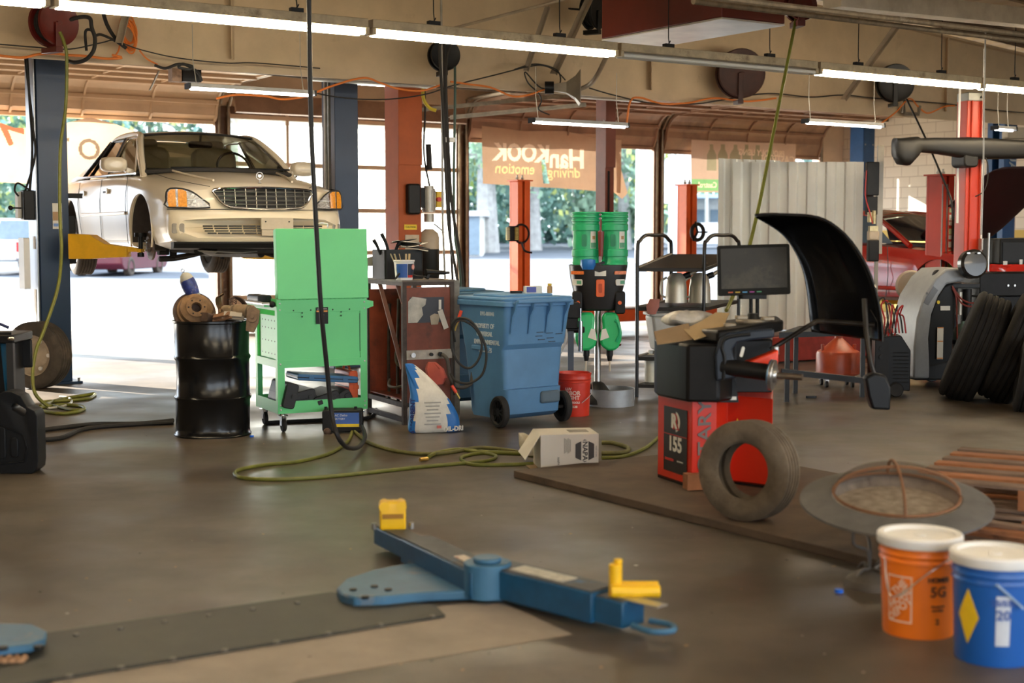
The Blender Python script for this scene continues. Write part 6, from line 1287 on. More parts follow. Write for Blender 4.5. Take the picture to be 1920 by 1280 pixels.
def lowjug(sx, lab):
    th = thing('oil_jug', lab, 'jug', jd.location+Vector((sx*.105,-.06,.50)), 0, 'green jugs hanging below the drainer')
    mb = MB(); out = [(-.02,0),(.04,0),(.075,.03),(.10,.09),(.105,.16),(.09,.24),(.07,.31),(.05,.34),(-.05,.34),(-.075,.30),(-.065,.2),(-.10,.13),(-.08,.04)]
    mb.prism([(sx*x,z) for x,z in out][::sx], .13, RX); mb.build('jug_body', JG2, th, bevel=.022, seg=3)
    mb = MB(); mb.tube([(sx*.055,-.066,.08),(sx*.085,-.070,.16),(sx*.065,-.068,.25),(sx*.04,-.066,.27)], .014, 8); mb.build('handle_ridge', JG, th)
    mb = MB(); mb.prism([(sx*-.09,.09),(sx*-.01,.12),(sx*-.04,.2),(sx*-.075,.19)][::sx], .004, T((0,-.068,0)) @ RX); mb.build('jug_label', LBL, th)
    mb = MB(); mb.cyl((0,0,0),(0,0,-.05),.030,n=16); mb.cyl((0,0,-.05),(0,0,-.095),.027,.018,n=16); mb.build('spout_cap', BLK, th)
    mb = MB(); mb.cyl((0,0,-.09),(.004*sx,0,-.19),.009,n=10); mb.build('drip_tube', M('tube_clear', (.55,.48,.38), .3), th); return th
lowjug(-1,'green oil jug hanging under the drainer, left of the pole'); lowjug(1,'green oil jug hanging under the drainer, right of the pole')
th = thing('dipper_cup', 'blue plastic dipper cup in front of the inverted green jugs', 'cup', jd.location+Vector((-.10,-.20,1.265)), .2)
mb = MB(); mb.lathe([(0,-.04),(.05,-.04),(.07,.0),(.065,.045),(.03,.055),(0,.055)], 24); mb.build('cup', M('cup_blue', (.02,.16,.50), .35), th); mb = MB(); mb.bar((.06,0,.0),(.15,.02,.02),.03,.02); mb.build('cup_handle', BLK, th)
mb = MB(); mb.tube([(0,0,0),(0,0,-.10),(.01,0,-.35)], .006, 6, 1); mb.cyl((0,0,-.1),(0,0,-.32),.03,.02,n=12); one(mb, 'funnel_tool', M('tool_maroon', (.20,.03,.025), .4), 'dark red wood handled tool hanging between the two upper jugs', 'tool', loc=jd.location+Vector((.018,-.12,1.66)))
# extractor stand left of drainer
Yx = 12.3; th = thing('fluid_extractor', 'dark fluid pump head on a grey square post with chrome cylinder', 'pump', Vector((at(1070,700,Yx).x,Yx,0)), 0)
mb = MB(); mb.box((0,0,.36),(.05,.05,.72)); mb.build('post', M('post_slate', (.07,.09,.12), .5, .3), th); mb = MB(); mb.box((0,0,.01),(.25,.25,.02)); mb.build('foot_plate', BLKM, th)
mb = MB(); mb.cyl((-.14,0,.71),(.12,0,.71),.028,n=14); mb.box((.0,.0,.80),(.12,.10,.16)); mb.rbox((.02,0,.88),(.13,.12,.14),.03,ax='y'); mb.cyl((-.12,0,.80),(-.12,0,.76),.04,n=12); mb.build('pump_head', BLKM, th, bevel=.008)
mb = MB(); mb.cyl((.08,-.08,.53),(.08,-.08,.79),.02,n=16); mb.cyl((.08,-.08,.79),(.08,-.08,.90),.007,n=8); mb.build('chrome_cylinder', CHROME, th)
mb = MB(); mb.tube([(-.14,0,.86),(-.08,-.02,.80),(-.04,-.03,.65),(-.10,-.03,.50),(-.16,-.02,.42)], .014, 8); mb.tube([(-.12,-.05,.66),(-.10,-.05,.5),(-.12,-.04,.3)], .014, 8); mb.build('clear_hose', M('hose_clear', (.50,.50,.47), .3), th)
# red bucket
def bucket(q, lab, mat, H=.365, r0=.13, r1=.145, lidm=None, rz=0, name='bucket'):
    th = thing(name, lab, 'bucket', q, rz)
    mb = MB(); pr = [(0,.0),(r0,.0),(r0+.002,.01)]
    k = lambda z: r0+(r1-r0)*z/H
    pr += [(k(H*.78),H*.78),(k(H*.78)+.006,H*.78+.004),(k(H*.84),H*.83),(k(H*.87)+.006,H*.86),(k(H*.9),H*.9),(k(H)+.004,H*.97),(k(H)+.005,H),(k(H)-.002,H)]
    pr += [(k(H)-.004,H-.005),(r0-.006,.012),(0,.012)]
    mb.lathe(pr, 48); mb.build('bucket_body', mat, th)
    if lidm: mb = MB(); mb.lathe([(0,H+.006),(r1-.02,H+.006),(r1-.014,H+.018),(r1+.006,H+.020),(r1+.012,H+.012),(r1+.012,H-.015),(r1+.008,H-.022),(r1+.006,H-.022)], 48); lo = mb.build('lid', lidm, th); mb = MB(); mb.cyl((0,0,H+.006),(0,0,H+.012),.02,n=16); mb.build('lid_boss', lidm, lo)
    return th
rbk = bucket(P0(1077,781)+Vector((0,.12,0)), 'red hardware store bucket with white lettering beside the blue bin wheel', M('bucket_red', (.62,.035,.015), .35))
def curvetext(par, body, sz, R_, z, a0, mat, sx=1, bold=.002, vert=False, name='lettering'):
    mb = MB(); mb.text(body, sz, Matrix.Identity(4), .0008, bold, sx=sx); vs = []
    for v in mb.v:
        x, y = (v.x, v.y) if not vert else (v.y*-1*-1 if 0 else -v.y, v.x)
        rr = R_(z+y)+.002+v.z; a = a0+x/rr; vs.append(Vector((rr*math.cos(a), rr*math.sin(a), z+y)))
    mb.v = vs; return mb.build(name, mat, par, smooth=False)
Rb = lambda z: .13+.015*z/.365+.0005
for tx, sz, z, a0 in (('LUV', .03,.235,-1.95),('HARBOR',.048,.20,-1.9),('FREIGHT',.046,.16,-1.9),('QUALITY TOOLS',.022,.12,-1.85),('LOW PRICES',.022,.085,-1.85)): curvetext(rbk, tx, sz, Rb, z, a0, M('txt_pink', (.80,.55,.48), .5), bold=.0015)
mb = MB(); mb.tube([(.148,0,.30),(.15,-.08,.20),(.06,-.155,.12)], .003, 6); mb.build('wire_handle', STEEL, rbk)
# ---- black shelf trolley ----
st = thing('shelf_trolley', 'black tube frame trolley with tilted shelves behind the wheel balancer', 'trolley', (0,0,0))
a0, a1, b0, b1 = (1195,13.4), (1258,14.1), (1320,13.3), (1385,14.0)
BT_ = M('tube_black', (.012,.011,.011), .4, .1, .2)
def V(px, Y, z): k = (px-960)/2667; return Vector((k*Y, Y, z))
for (p_, q_) in ((a0,a1),(b0,b1)):
    mb = MB(); zt_ = 1.525; A, B_ = V(*p_,zt_), V(*q_,zt_); mb.tube([V(*p_,0),V(*p_,.7),V(*p_,1.38),A+(B_-A)*.07+Vector((0,0,-.05)),A+(B_-A)*.24,A+(B_-A)*.5,A+(B_-A)*.76,B_+(A-B_)*.07+Vector((0,0,-.05)),V(*q_,1.38),V(*q_,.7),V(*q_,0)], .018, 10, 4); mb.build('end_hoop', BT_, st)
for i, (za, zb) in enumerate(((1.22,1.34),(.85,.89),(.38,.42),(.12,.12))):
    c = [V(*a0,za),V(*a1,zb),V(*b1,zb),V(*b0,za)]
    mb = MB(); mb.add(c+[v+Vector((0,0,-.035)) for v in c], [(0,1,2,3),(4,5,6,7),(0,1,5,4),(1,2,6,5),(2,3,7,6),(3,0,4,7)]); mb.build('shelf', BT_, st, bevel=.003)
    mb = MB(); mb.bar(c[0],c[1],.03,.02); mb.build('shelf_side', M('tube_worn', (.30,.26,.20), .5, .3), st)
for px_, lab in ((1268,'left of two metal pitchers on the black trolley'),(1312,'right of two metal pitchers on the black trolley')):
    th = thing('metal_pitcher', 'dull galvanised oil pitcher with slanting spout, '+lab, 'pitcher', V(px_,13.55,.885), 0, 'metal oil pitchers')
    mb = MB(); mb.lathe([(0,0),(.105,0),(.10,.15),(.085,.24),(.05,.28),(0,.285)], 28); mb.build('pitcher_body', GALV if 0 else M('pitcher_zinc', (.48,.45,.38), .4, .6, .1, 8), th)
    mb = MB(); mb.cyl((.05,0,.24),(.13,0,.27),.028,n=14); c = mb.build('spout_collar', BLK, th); mb = MB(); mb.cyl((.12,0,.265),(.30,0,.37),.020,.014,n=12); mb.build('spout', M('spout_tan', (.45,.38,.27), .4, .4), c)
    mb = MB(); mb.tube([(-.09,0,.24),(-.14,0,.20),(-.14,0,.08),(-.10,0,.05)], .010, 8); mb.build('handle', M('pitcher_zinc'), th)
mb = MB(); mb.loft([bagring(.0,.05,.03,0,0,12),bagring(-.07,.06,.035,-.02,0,12),bagring(-.14,.035,.03,-.03,0,12)]); one(mb, 'pink_rag', M('rag_pink', (.38,.14,.11), .8), 'pinkish shop rag draped on the trolley shelf edge', 'rag', loc=V(1228,13.3,.93))
th = thing('plastic_crate', 'pale grey plastic drain tub on the lower trolley shelf', 'tub', V(1262,13.55,.43), .1)
mb = MB(); mb.loft([[Vector((x*(.19+.05*k),y*(.15+.03*k),.34*k)) for x,y in ((-1,-1),(1,-1),(1,1),(-1,1))] for k in (0,1)]); mb.build('tub_body', M('tub_grey', (.48,.46,.42), .5), th, bevel=.03)
mb = MB(); mb.rbox((0,0,.35),(.52,.40,.03),.05); mb.build('tub_rim', M('tub_grey'), th, bevel=.008)
th = thing('jug', 'cream plastic jug standing low at the left of the trolley', 'jug', V(1221,13.55,.125), 0); mb = MB(); mb.lathe([(0,0),(.055,0),(.058,.20),(.04,.26),(.02,.27),(.02,.29),(0,.29)], 20); mb.build('jug_body', M('jug_cream', (.62,.58,.46), .4), th); mb = MB(); mb.cyl((0,0,.28),(0,0,.305),.024,n=12); mb.build('cap', WHT, th)
# corrugated sheets
mb = MB(); 
def corr(px0, px1, Y0, Y1, zt0, zt1, zb=.35, n=9):
    A, B_ = V(px0,Y0,0), V(px1,Y1,0); d = (B_-A); L_ = d.length; e = d.normalized(); nn = Vector((-e.y,e.x,0)); pts = []
    for i in range(n):
        for f, o_ in ((0,0),(.40,0),(.5,.05),(.90,.05)): pts.append((A+e*L_*((i+f)/n)+nn*o_, zt0+(zt1-zt0)*(i+f)/n))
    m_ = MB(); m_.loft([[p_+Vector((0,0,zb)) for p_, z in pts],[p_+Vector((0,0,z)) for p_, z in pts]], cap=False, closed=False); return m_
SH = M('sheet_white', (.90,.89,.84), .5, var=.05); nt = SH.node_tree; 
_b = nt.nodes['Principled BSDF']; _t = nt.nodes.new('ShaderNodeBsdfTranslucent'); _t.inputs[0].default_value = (.85,.87,.86,1); _x = nt.nodes.new('ShaderNodeMixShader'); _x.inputs[0].default_value = .55
nt.links.new(_b.outputs[0], _x.inputs[1]); nt.links.new(_t.outputs[0], _x.inputs[2]); nt.links.new(_x.outputs[0], nt.nodes['Material Output'].inputs[0])
one(corr(1372,1619,17.9,17.5,2.44,2.42,.345,7), 'corrugated_sheet', SH, 'tall white corrugated roofing sheet standing upright beyond the balancer hood', 'sheet', smooth=False, solid=.004)
one(corr(1345,1462,18.2,18.0,2.50,2.46,.345,5), 'corrugated_sheet', SH, 'narrower off white corrugated sheet at the left of the upright stack', 'sheet', smooth=False, solid=.004)
# ---- floor items ----
nb = thing('carton', 'white auto parts carton lying open on its side on the floor', 'box', P0(1068,881), math.radians(8))
mb = MB(); mb.box((0,.15,.118),(.385,.30,.235)); mb.build('carton_body', M('carton_white', (.70,.66,.58), .6, var=.04), nb, bevel=.003)
mb = MB(); hx = [(0,.075),(.062,.045),(.062,-.045),(0,-.075),(-.062,-.045),(-.062,.045)]; mb.prism(hx, .002, T((.10,-.002,.125)) @ RX); lg = mb.build('hexagon_logo', M('print_dark', (.05,.045,.045), .6), nb)
mb = MB(); mb.box((.10,-.004,.125),(.047,.002,.135)); mb.build('logo_bar', M('carton_white'), lg); mb = MB(); mb.text('NAPA', .046, T((.10,-.006,.125)) @ RX @ Matrix.Rotation(-PI/2,4,'Z'), .0006, .0012, sx=1.05); mb.build('logo_text', M('print_dark'), lg, smooth=False)
mb = MB(); mb.text('MADE IN USA', .012, T((.175,-.003,.12)) @ RX @ Matrix.Rotation(-PI/2,4,'Z'), .0005); mb.build('carton_text', M('print_dark'), nb, smooth=False); mb = MB(); mb.text('NAPA', .02, T((-.075,-.003,.06)) @ RX @ Matrix.Rotation(-PI/2,4,'Z'), .0005); mb.build('carton_text', M('print_dark'), nb, smooth=False); mb = MB()
for k in range(6): mb.box((-.035+.008*k,-.002,.16),(.003,.002,.10-.01*(k%3)))
mb.build('carton_print', M('print_soft', (.30,.27,.23), .6), nb, smooth=False)
mb = MB(); mb.box((.08,.15,.2365),(.13,.11,.002)); mb.build('top_print', M('print_soft'), nb)
mb = MB(); mb.add([(-.1925,.0,.235),(-.1925,.30,.235),(-.30,.26,.09),(-.29,.02,.07)], [(0,1,2,3)]); mb.build('carton_flap', M('carton_white'), nb, solid=.004, smooth=False)
mb = MB(); mb.add([(-.1925,.0,.0),(-.1925,.30,.0),(-.26,.30,.0),(-.25,.0,.0)], [(0,1,2,3)]); mb.v = [v+Vector((0,0,.004)) for v in mb.v]; mb.build('carton_flap', M('kraft', (.33,.22,.12), .8), nb, solid=.004, smooth=False)
mb = MB(); mb.loft([bagring(0,.05,.05,0,0,14),bagring(.05,.075,.06,0,0,14),bagring(.11,.07,.06,-.01,0,14),bagring(.15,.03,.03,-.05,0,14),bagring(.165,.018,.018,-.065,0,14)]); one(mb, 'plastic_bag', M('bag_clear', (.62,.57,.45), .25, var=.2, scale=12), 'crumpled clear plastic bag spilling from the carton', 'bag', loc=P0(995,868)+Vector((0,.1,.03)), sub=1)
mb = MB(); mb.cyl((0,0,0),(0,0,.014),.016,n=16); one(mb, 'bottle_cap', M('cap_blue', (.01,.14,.75), .35), 'small bright blue bottle cap on the floor at the foot of the black barrel', 'cap', loc=P0(472,819))
mb = MB(); mb.cyl((0,0,0),(0,0,.014),.019,n=16); one(mb, 'bottle_cap', M('cap_blue'), 'small bright blue bottle cap on the floor left of the fire pit foot', 'cap', loc=P0(1573,1110))
def floorhose(pts, r, mat, lab, n=8, z=None):
    mb = MB(); mb.tube([P0(x,y)+Vector((0,0,(r if len(q_) == 0 else q_[0]))) for x,y,*q_ in pts], r, n, 6); return one(mb, 'floor_hose', mat, lab, 'hose')
floorhose([(660,812),(652,830),(620,852),(560,868),(500,874),(455,882),(440,890),(455,899),(520,902),(600,898),(700,888),(790,878),(860,872),(915,866),(930,858),(905,852),(870,858),(866,866),(890,874),(950,874),(1000,872)], .012, HOSEY, 'long yellow green air hose looped across the floor in front of the green cart')
floorhose([(665,812),(690,832),(740,848),(800,854),(850,850),(900,842),(960,848),(1000,858)], .013, M('hose_olive_dark', (.13,.12,.03), .6, var=.3, scale=20), 'darker olive hose from the booster box toward the carton')
floorhose([(804,860),(820,852),(860,846),(900,850),(960,853),(1005,855)], .014, HOSEY, 'short yellow hose end with brass fitting left of the carton')
mb = MB(); A = P0(802,860,.016); mb.cyl(A, A+Vector((-.05,-.04,0)), .014, n=8); one(mb, 'hose_fitting', M('brass'), 'brass fitting at the end of the yellow hose', 'fitting')
floorhose([(1128,853),(1170,852),(1178,843),(1150,834),(1128,833)], .015, M('hose_olive_dark'), 'brown hose loop showing to the right of the carton')
floorhose([(1128,861),(1170,858),(1210,842),(1240,818),(1270,800)], .012, HOSEY, 'yellow green hose running from the carton under the wheel balancer')
floorhose([(76,764),(110,752),(150,745),(178,741),(165,750),(120,754),(80,757),(110,766),(140,772),(158,770),(150,764),(110,762),(70,770),(110,778),(140,776),(155,772)], .015, HOSEY, 'coil of yellow green hose on the floor below the navy post')
floorhose([(112,746),(128,748),(134,756),(118,764),(90,768)], .012, M('hose_silver', (.45,.44,.38), .4), 'pale hose end lying on the yellow coil')
floorhose([(40,815),(120,805),(180,799),(260,798),(325,792)], .018, RUB, 'upper black hose on the floor left of the barrel')
floorhose([(40,829),(110,826),(150,810),(190,804),(260,799),(325,796)], .018, RUB, 'lower black hose merging toward the barrel')
floorhose([(500,795),(560,792),(610,790),(690,786),(705,770)], .014, RUB, 'black cable on the floor under the green cart')
# ================= RIGHT SIDE =================
# plywood platform
C0 = P0(963,895); pts = [C0, C0+UV*1.63, C0+UV*1.63-VV*6.5, C0-VV*6.5]
mb = MB(); mb.add([p_+Vector((0,0,z)) for z in (.001,.045) for p_ in pts], [(0,1,2,3),(4,5,6,7),(0,1,5,4),(1,2,6,5),(2,3,7,6),(3,0,4,7)])
one(mb, 'wooden_platform', M('plywood_dirty', (.10,.065,.04), .75, var=.3, scale=3, bump=.1, col2=(.045,.03,.02), thr=.52, soft=.2, stretch=(1,1,1)), 'low dirty wooden platform board under the wheel balancer and tyre', 'platform', smooth=False, bevel=.004)
# ---- wheel balancer ----
wb = thing('wheel_balancer', 'red and black wheel balancer with raised black hood and cardboard on top', 'wheel balancer', V(1232,8.45,.047), 0)
def L(px, py, Y): return at(px, py, Y-.3)-wb.location
def Lz(px, Y, z): return V(px,Y-.3,z)-wb.location
z0, z1 = .0+.047, .575
# cabinet outline in plan, left to right
pl = [(1236,8.95),(1300,8.55),(1346,8.62),(1366,8.75),(1452,8.55),(1452,9.15),(1240,9.35)]
def ring(z, k=1): return [Lz(px,Y,z) for px,Y in pl]
mb = MB(); mb.loft([ring(z0+.005),ring(z1)]); mb.build('cabinet', REDM, wb, bevel=.006, smooth=False)
mb = MB(); mb.loft([ring(z0-.0),ring(z0+.02)]); mb.build('plinth', BLKM, wb, smooth=False)
def facepatch(A, B_, u0, u1, za, zb, off=.004):    # quad frame on the vertical face A->B
    d = B_-A; n = Vector((d.y,-d.x,0)).normalized(); c = A+d*((u0+u1)/2)+n*off; c.z = (za+zb)/2-wb.location.z
    an = math.atan2(d.y,d.x); return c, an, d.length*(u1-u0), zb-za
A, B_ = Lz(1236,8.95,0), Lz(1300,8.55,0)
c, an, w_, h_ = facepatch(A,B_,.20,.90,.40,.555-.06+.03,.004)
cD = c
def fp(u0,u1,za,zb,name,mat,off,par): c, an, w_, h_ = facepatch(A,B_,u0,u1,za,zb,off); mb = MB(); mb.box((0,0,0),(w_,.002,h_)); return mb.build(name,mat,par,X=T(c,an))
dk = fp(.20,.88,.11,.50,'model_decal',M('decal_black',(.018,.015,.016),.35),.004,wb)
c, an, w_, h_ = facepatch(A,B_,.24,.84,.345,.49,.0065)
mb = MB(); mb.lathe([(.036,0),(.062,0)], 28, RX, -PI*.45, PI*.45); mb.build('logo_ring', LBL, wb, X=T(c,an))
mb = MB(); mb.text('R', .11, RX, .001, .006); mb.build('logo_letter', LBL, wb, X=T(c+Vector((-.008,-.002,0)),an), smooth=False)
mb = MB(); mb.text('R', .11, RX, .001, .010); mb.build('logo_letter_shadow', M('decal_red',(.55,.03,.03),.4), wb, X=T(c+Vector((.0,-.0005,-.004)),an), smooth=False)
c2, an, w_, h_ = facepatch(A,B_,.2,.88,.235,.32,.006); mb = MB(); mb.text('155', .122, RX, .001, .004, sx=.95); mb.build('model_number', LBL, wb, X=T(c2,an), smooth=False)
o = fp(.20,.88,.333,.338,'red_rule',M('decal_red'),.006,wb); fp(.24,.50,.175,.19,'red_mark',M('decal_red'),.006,wb)
c3, an, w_, h_ = facepatch(A,B_,.52,.86,.175,.19,.006); mb = MB(); mb.text('AUTOMATIC', .014, RX, .0006); mb.build('small_text', LBL, wb, X=T(c3,an), smooth=False)
A, B_ = Lz(1300,8.55,0), Lz(1346,8.62,0); c, an, w_, h_ = facepatch(A,B_,.0,1,.06,.56,.003)
mb = MB(); mb.text('ROTARY', .125, RX @ Matrix.Rotation(PI/2,4,'Z'), .001, .002, sx=1.05); mb.build('brand_text', M('brand_grey', (.16,.12,.11), .5), wb, X=T(c+Vector((.004,0,0)),an), smooth=False)
A, B_ = Lz(1366,8.75,0), Lz(1452,8.55,0); c, an, w_, h_ = facepatch(A,B_,.18,.3,.40,.44,.004); mb = MB(); mb.prism([(-.016,-.018),(.016,-.018),(0,.024)], .002, RX); mb.build('warning_triangle', M('yellow_sign'), wb, X=T(c,an))
mb = MB(); q = L(1366,722,8.6); mb.prism([(-.05,-.10),(.06,-.10),(.04,.02),(-.0,.13),(-.02,.10)], .02, T(q) @ RX); br = mb.build('shaft_bracket', BLKM, wb); mb = MB(); mb.box((q.x+.02,q.y-.015,q.z-.075),(.05,.004,.02)); mb.build('bracket_label', LBL, br)
# black upper housing
up = [(1228,8.95),(1234,8.80),(1290,8.48),(1350,8.45),(1375,8.58),(1378,8.9),(1450,8.9),(1450,9.2),(1240,9.45)]
mb = MB(); HB = M('housing_black', (.010,.0095,.0095), .4, var=.35, scale=5, col2=(.08,.065,.045), thr=.66,spec=.22)
mb.loft([[Lz(px,Y,z) for px,Y in up] for z in (.565,.60,.86,.90)]); mb.build('upper_housing', HB, wb, bevel=.015)
tr = [(1262,9.1),(1345,8.42),(1385,8.40),(1470,8.75),(1460,9.2),(1400,9.4)]
mb = MB(); mb.loft([[Lz(px,Y,z+.07*(px-1262)/200) for px,Y in tr] for z in (.885,.93,.955)]); tp_ = mb.build('weight_tray', HB, wb, bevel=.015)
TG = M('tray_grey', (.10,.085,.06), .6, var=.4, scale=10)
q = L(1412,606,8.8); mb = MB(); mb.torus((q.x,q.y,q.z+.015), .09, .014, 28, 8, None); mb.build('cone_holder', TG, tp_)
q = L(1412,603,8.8); mb = MB(); mb.cyl((q.x,q.y,q.z+.0),(q.x,q.y,q.z+.05),.05,.03,n=18); mb.build('centering_cone', BLKM, tp_)
for px_, py_ in ((1368,612),(1390,598),(1440,600)): q = L(px_,py_,8.7); mb = MB(); mb.rbox((q.x,q.y,q.z+.01),(.07,.06,.02),.012); mb.build('tray_pocket', TG, tp_, bevel=.004)
# blue-black face scroll around the shaft
mb = MB(); q = L(1372,665,8.42)
out = [(-.09,-.15),(-.10,.0),(-.07,.10),(-.02,.13),(.12,.145),(.24,.15),(.24,.10),(.10,.085),(.03,.07),(.0,.03),(.02,-.05),(.03,-.13)]
mb.prism(out, .05, T(q) @ RX); mb.build('front_scroll', M('scroll_slate', (.025,.032,.045), .35, var=.3, scale=6,spec=.22), wb, bevel=.012)
mb = MB(); mb.tube([(q.x-.05,q.y-.03,q.z-.14),(q.x-.045,q.y-.03,q.z-.02),(q.x-.06,q.y-.03,q.z+.05),(q.x-.03,q.y-.03,q.z+.10),(q.x+.10,q.y-.03,q.z+.12)], .010, 8); mb.build('scroll_trim', BLK, wb)
mb = MB(); mb.rbox((q.x+.055,q.y-.03,q.z+.02),(.018,.01,.06),.008,ax='y',ry=.25); mb.build('white_handle', LBL, wb)
mb = MB(); mb.prism([(0,0),(.20,.08),(.20,-.01),(.03,-.045),(0,-.03)], .10, T(L(1392,680,8.5)) @ RX); mb.build('red_cover', M('cover_red', (.75,.05,.015), .35), wb, bevel=.01)
A = L(1380,690,8.4); d = (L(1505,707,8.25)-A); e = d.normalized()
mb = MB(); mb.cyl(A-e*.08, A+e*.20, .048, n=24); mb.build('shaft_housing', BLKM, wb)
Bq = L(1448,703,8.33); mb = MB(); mb.cyl(Bq-e*.01, Bq+e*.012, .088, n=36); mb.cyl(Bq+e*.012, Bq+e*.03, .045, .036, n=24); fl = mb.build('wheel_flange', STEEL, wb, bevel=.004)
mb = MB(); mb.torus((0,0,0), .084, .006, 36, 6, Matrix.Translation(Bq-e*.012) @ e.to_track_quat('Z','Y').to_matrix().to_4x4()); mb.build('flange_edge', M('flange_rim',(.10,.16,.22),.3,.5), fl)
mb = MB(); mb.cyl(Bq, L(1505,707,8.25), .018, n=16); mb.build('threaded_shaft', M('shaft_worn',(.22,.18,.14),.4,.8), wb)
mb = MB(); mb.bar(L(1465,696,8.9), L(1645,716,8.9), .03, .035); mb.bar(L(1645,716,8.9), L(1648,700,8.9), .03,.03); mb.build('width_arm', BLKM, wb)
# monitor
mo = L(1413,506,9.35); mb = MB(); mb.rbox((0,0,0),(.455,.04,.32),.012,ax='y'); mn = mb.build('monitor', M('monitor_black',(.012,.011,.009),.6,var=.3,scale=4,spec=.22), wb, bevel=.004, X=T(mo,-.06,-.03,-.03))
mb = MB(); mb.box((0,-.0215,.012),(.415,.002,.255)); mb.build('screen', M('screen_dark',(.022,.018,.010),.5,var=.4,scale=3,col2=(.06,.05,.03),thr=.5), mn)
for k, col in enumerate(((.6,.1,.02),(.6,.4,.02),(.1,.35,.6),(.4,.05,.3),(.1,.4,.2))): mb = MB(); mb.box((-.15+.045*k,-.0225,-.138),(.03,.002,.008)); mb.build('key_strip', M('key%d' % k, col, .5), mn)
mb = MB(); mb.cyl(L(1408,560,9.35), L(1408,595,9.35), .012, n=10); mb.cyl(L(1420,560,9.35), L(1420,595,9.35), .012, n=10); mb.rbox(L(1410,556,9.33),(.18,.10,.025),.03); mb.build('monitor_stand', BLKM, wb)
# hood
def LH(px,py,Y): return L(px,py,Y)
outer = [(1415,403),(1440,401),(1480,402),(1525,405),(1558,418),(1590,445),(1618,485),(1638,530),(1650,580),(1655,622),(1655,640)]
inner = [(1418,408),(1440,420),(1468,440),(1490,470),(1505,505),(1513,545),(1518,590),(1522,622)]
def samp(P_, n):
    Q = catmull([Vector((x,y,0)) for x,y in P_], 8); return [Q[round(i*(len(Q)-1)/(n-1))] for i in range(n)]
so, si = samp(outer, 26), samp(inner, 26); rings = []
for i in range(26):
    o_, n_ = so[i], si[i]; k = i/25; rings.append([LH(o_.x,o_.y,8.55), LH(o_.x*.93+n_.x*.07,o_.y*.93+n_.y*.07,8.75), LH(o_.x*.55+n_.x*.45,o_.y*.55+n_.y*.45,8.98), LH(o_.x*.12+n_.x*.88,o_.y*.12+n_.y*.88,9.05), LH(n_.x,n_.y,8.98)])
HD = M('hood_black', (.005,.005,.0055), .25, var=.2, coat=.3)
mb = MB(); mb.loft(rings, cap=False, closed=False); hd = mb.build('hood', HD, wb, solid=.006, ang=50)
mb = MB(); mb.tube([r[0] for r in rings], .007, 6, 1); mb.build('hood_lip', HD, hd)
mb = MB(); mb.tube([LH(1532,412,8.8),LH(1548,430,8.84),LH(1600,525,8.9),LH(1622,560,8.85),LH(1648,605,8.7)], .008, 6, 3); mb.build('hood_rib', HD, hd)
mb = MB(); mb.tube([LH(1445,655,8.75),LH(1470,640,8.75),LH(1524,606,8.7),LH(1545,602,8.68),LH(1640,609,8.6)], .014, 10, 3); mb.tube([LH(1621,560,8.6),LH(1624,620,8.55),LH(1632,680,8.5),LH(1642,712,8.5)], .016, 8, 2); mb.build('hood_arm', M('arm_black_worn',(.018,.014,.011),.4,.4,.3,10,col2=(.10,.08,.06),thr=.6), wb)
mb = MB(); mb.cyl(L(1454,650,8.6),L(1454,664,8.6),.022,n=12); mb.build('arm_pivot', STEEL, wb)
q = L(1643,735,8.45); mb = MB(); mb.prism([(-.075,.09),(-.02,.115),(.045,.10),(.075,.03),(.075,-.10),(-.03,-.095),(-.055,-.02)], .09, T(q) @ RX); mb.build('hood_latch_box', M('latch_black',(.011,.012,.014),.4,spec=.22), wb, bevel=.014)
# cardboard on top
KR = M('kraft', (.33,.22,.12), .8); KL = M('kraft_light', (.50,.35,.18), .75, var=.08)
cb = thing('cardboard_box', 'torn open cardboard box with plastic on top of the wheel balancer', 'box', wb.location)
mb = MB(); mb.add([L(1226,622,8.75),L(1290,606,8.75),L(1298,636,8.6),L(1232,646,8.6)], [(0,1,2,3)]); mb.add([L(1290,606,8.75),L(1302,628,8.9),L(1298,636,8.6)], [(0,1,2)]); mb.build('front_wall', KR, cb, solid=.005, smooth=False)
mb = MB(); mb.add([L(1282,618,8.7),L(1320,600,8.8),L(1342,624,8.6),L(1302,637,8.55)], [(0,1,2,3)]); mb.build('flap', KL, cb, solid=.005, smooth=False)
mb = MB(); mb.add([L(1318,600,8.8),L(1342,586,8.9),L(1368,587,8.9),L(1356,612,8.7),L(1336,622,8.62)], [(0,1,2,3,4)]); mb.build('flap', KL, cb, solid=.005, smooth=False)
mb = MB(); q = L(1290,605,9.0); rnd = random.Random(4); rings = []
for z, s_ in ((-.02,.14),(.02,.16),(.05,.13),(.075,.06)): rings.append([Vector((q.x+s_*1.1*math.cos(a)*(1+.25*math.sin(3*a+z*40)), q.y+s_*math.sin(a), q.z+z+.015*math.sin(5*a))) for a in [2*PI*i/18 for i in range(18)]])
mb.loft(rings); mb.build('plastic_film', M('film_white', (.60,.57,.52), .35, var=.25, scale=15), cb, sub=1)
# tyre in front of it
ty = thing('tyre', 'small dusty tyre without rim leaning against the red balancer cabinet', 'tyre', V(1408,7.37,.047+.257), 0)
mb = MB(); tyre(mb, .262, .18, .148, 4, 56, T((0,0,0), -.66, PI/2-.06)); mb.build('tyre_casing', M('tyre_brown', (.125,.095,.065), .9, var=.35, scale=8, bump=.25, col2=(.19,.15,.105), thr=.52, soft=.2), ty)
mb = MB(); p_ = P0(1305,935); mb.box((0,0,.05),(.12,.09,.09),rz=.2); one(mb, 'wood_block', M('block_wood', (.30,.12,.05), .75, var=.25, scale=8), 'small reddish wood block between the balancer and the tyre', 'block', loc=p_+Vector((0,.05,.045)))
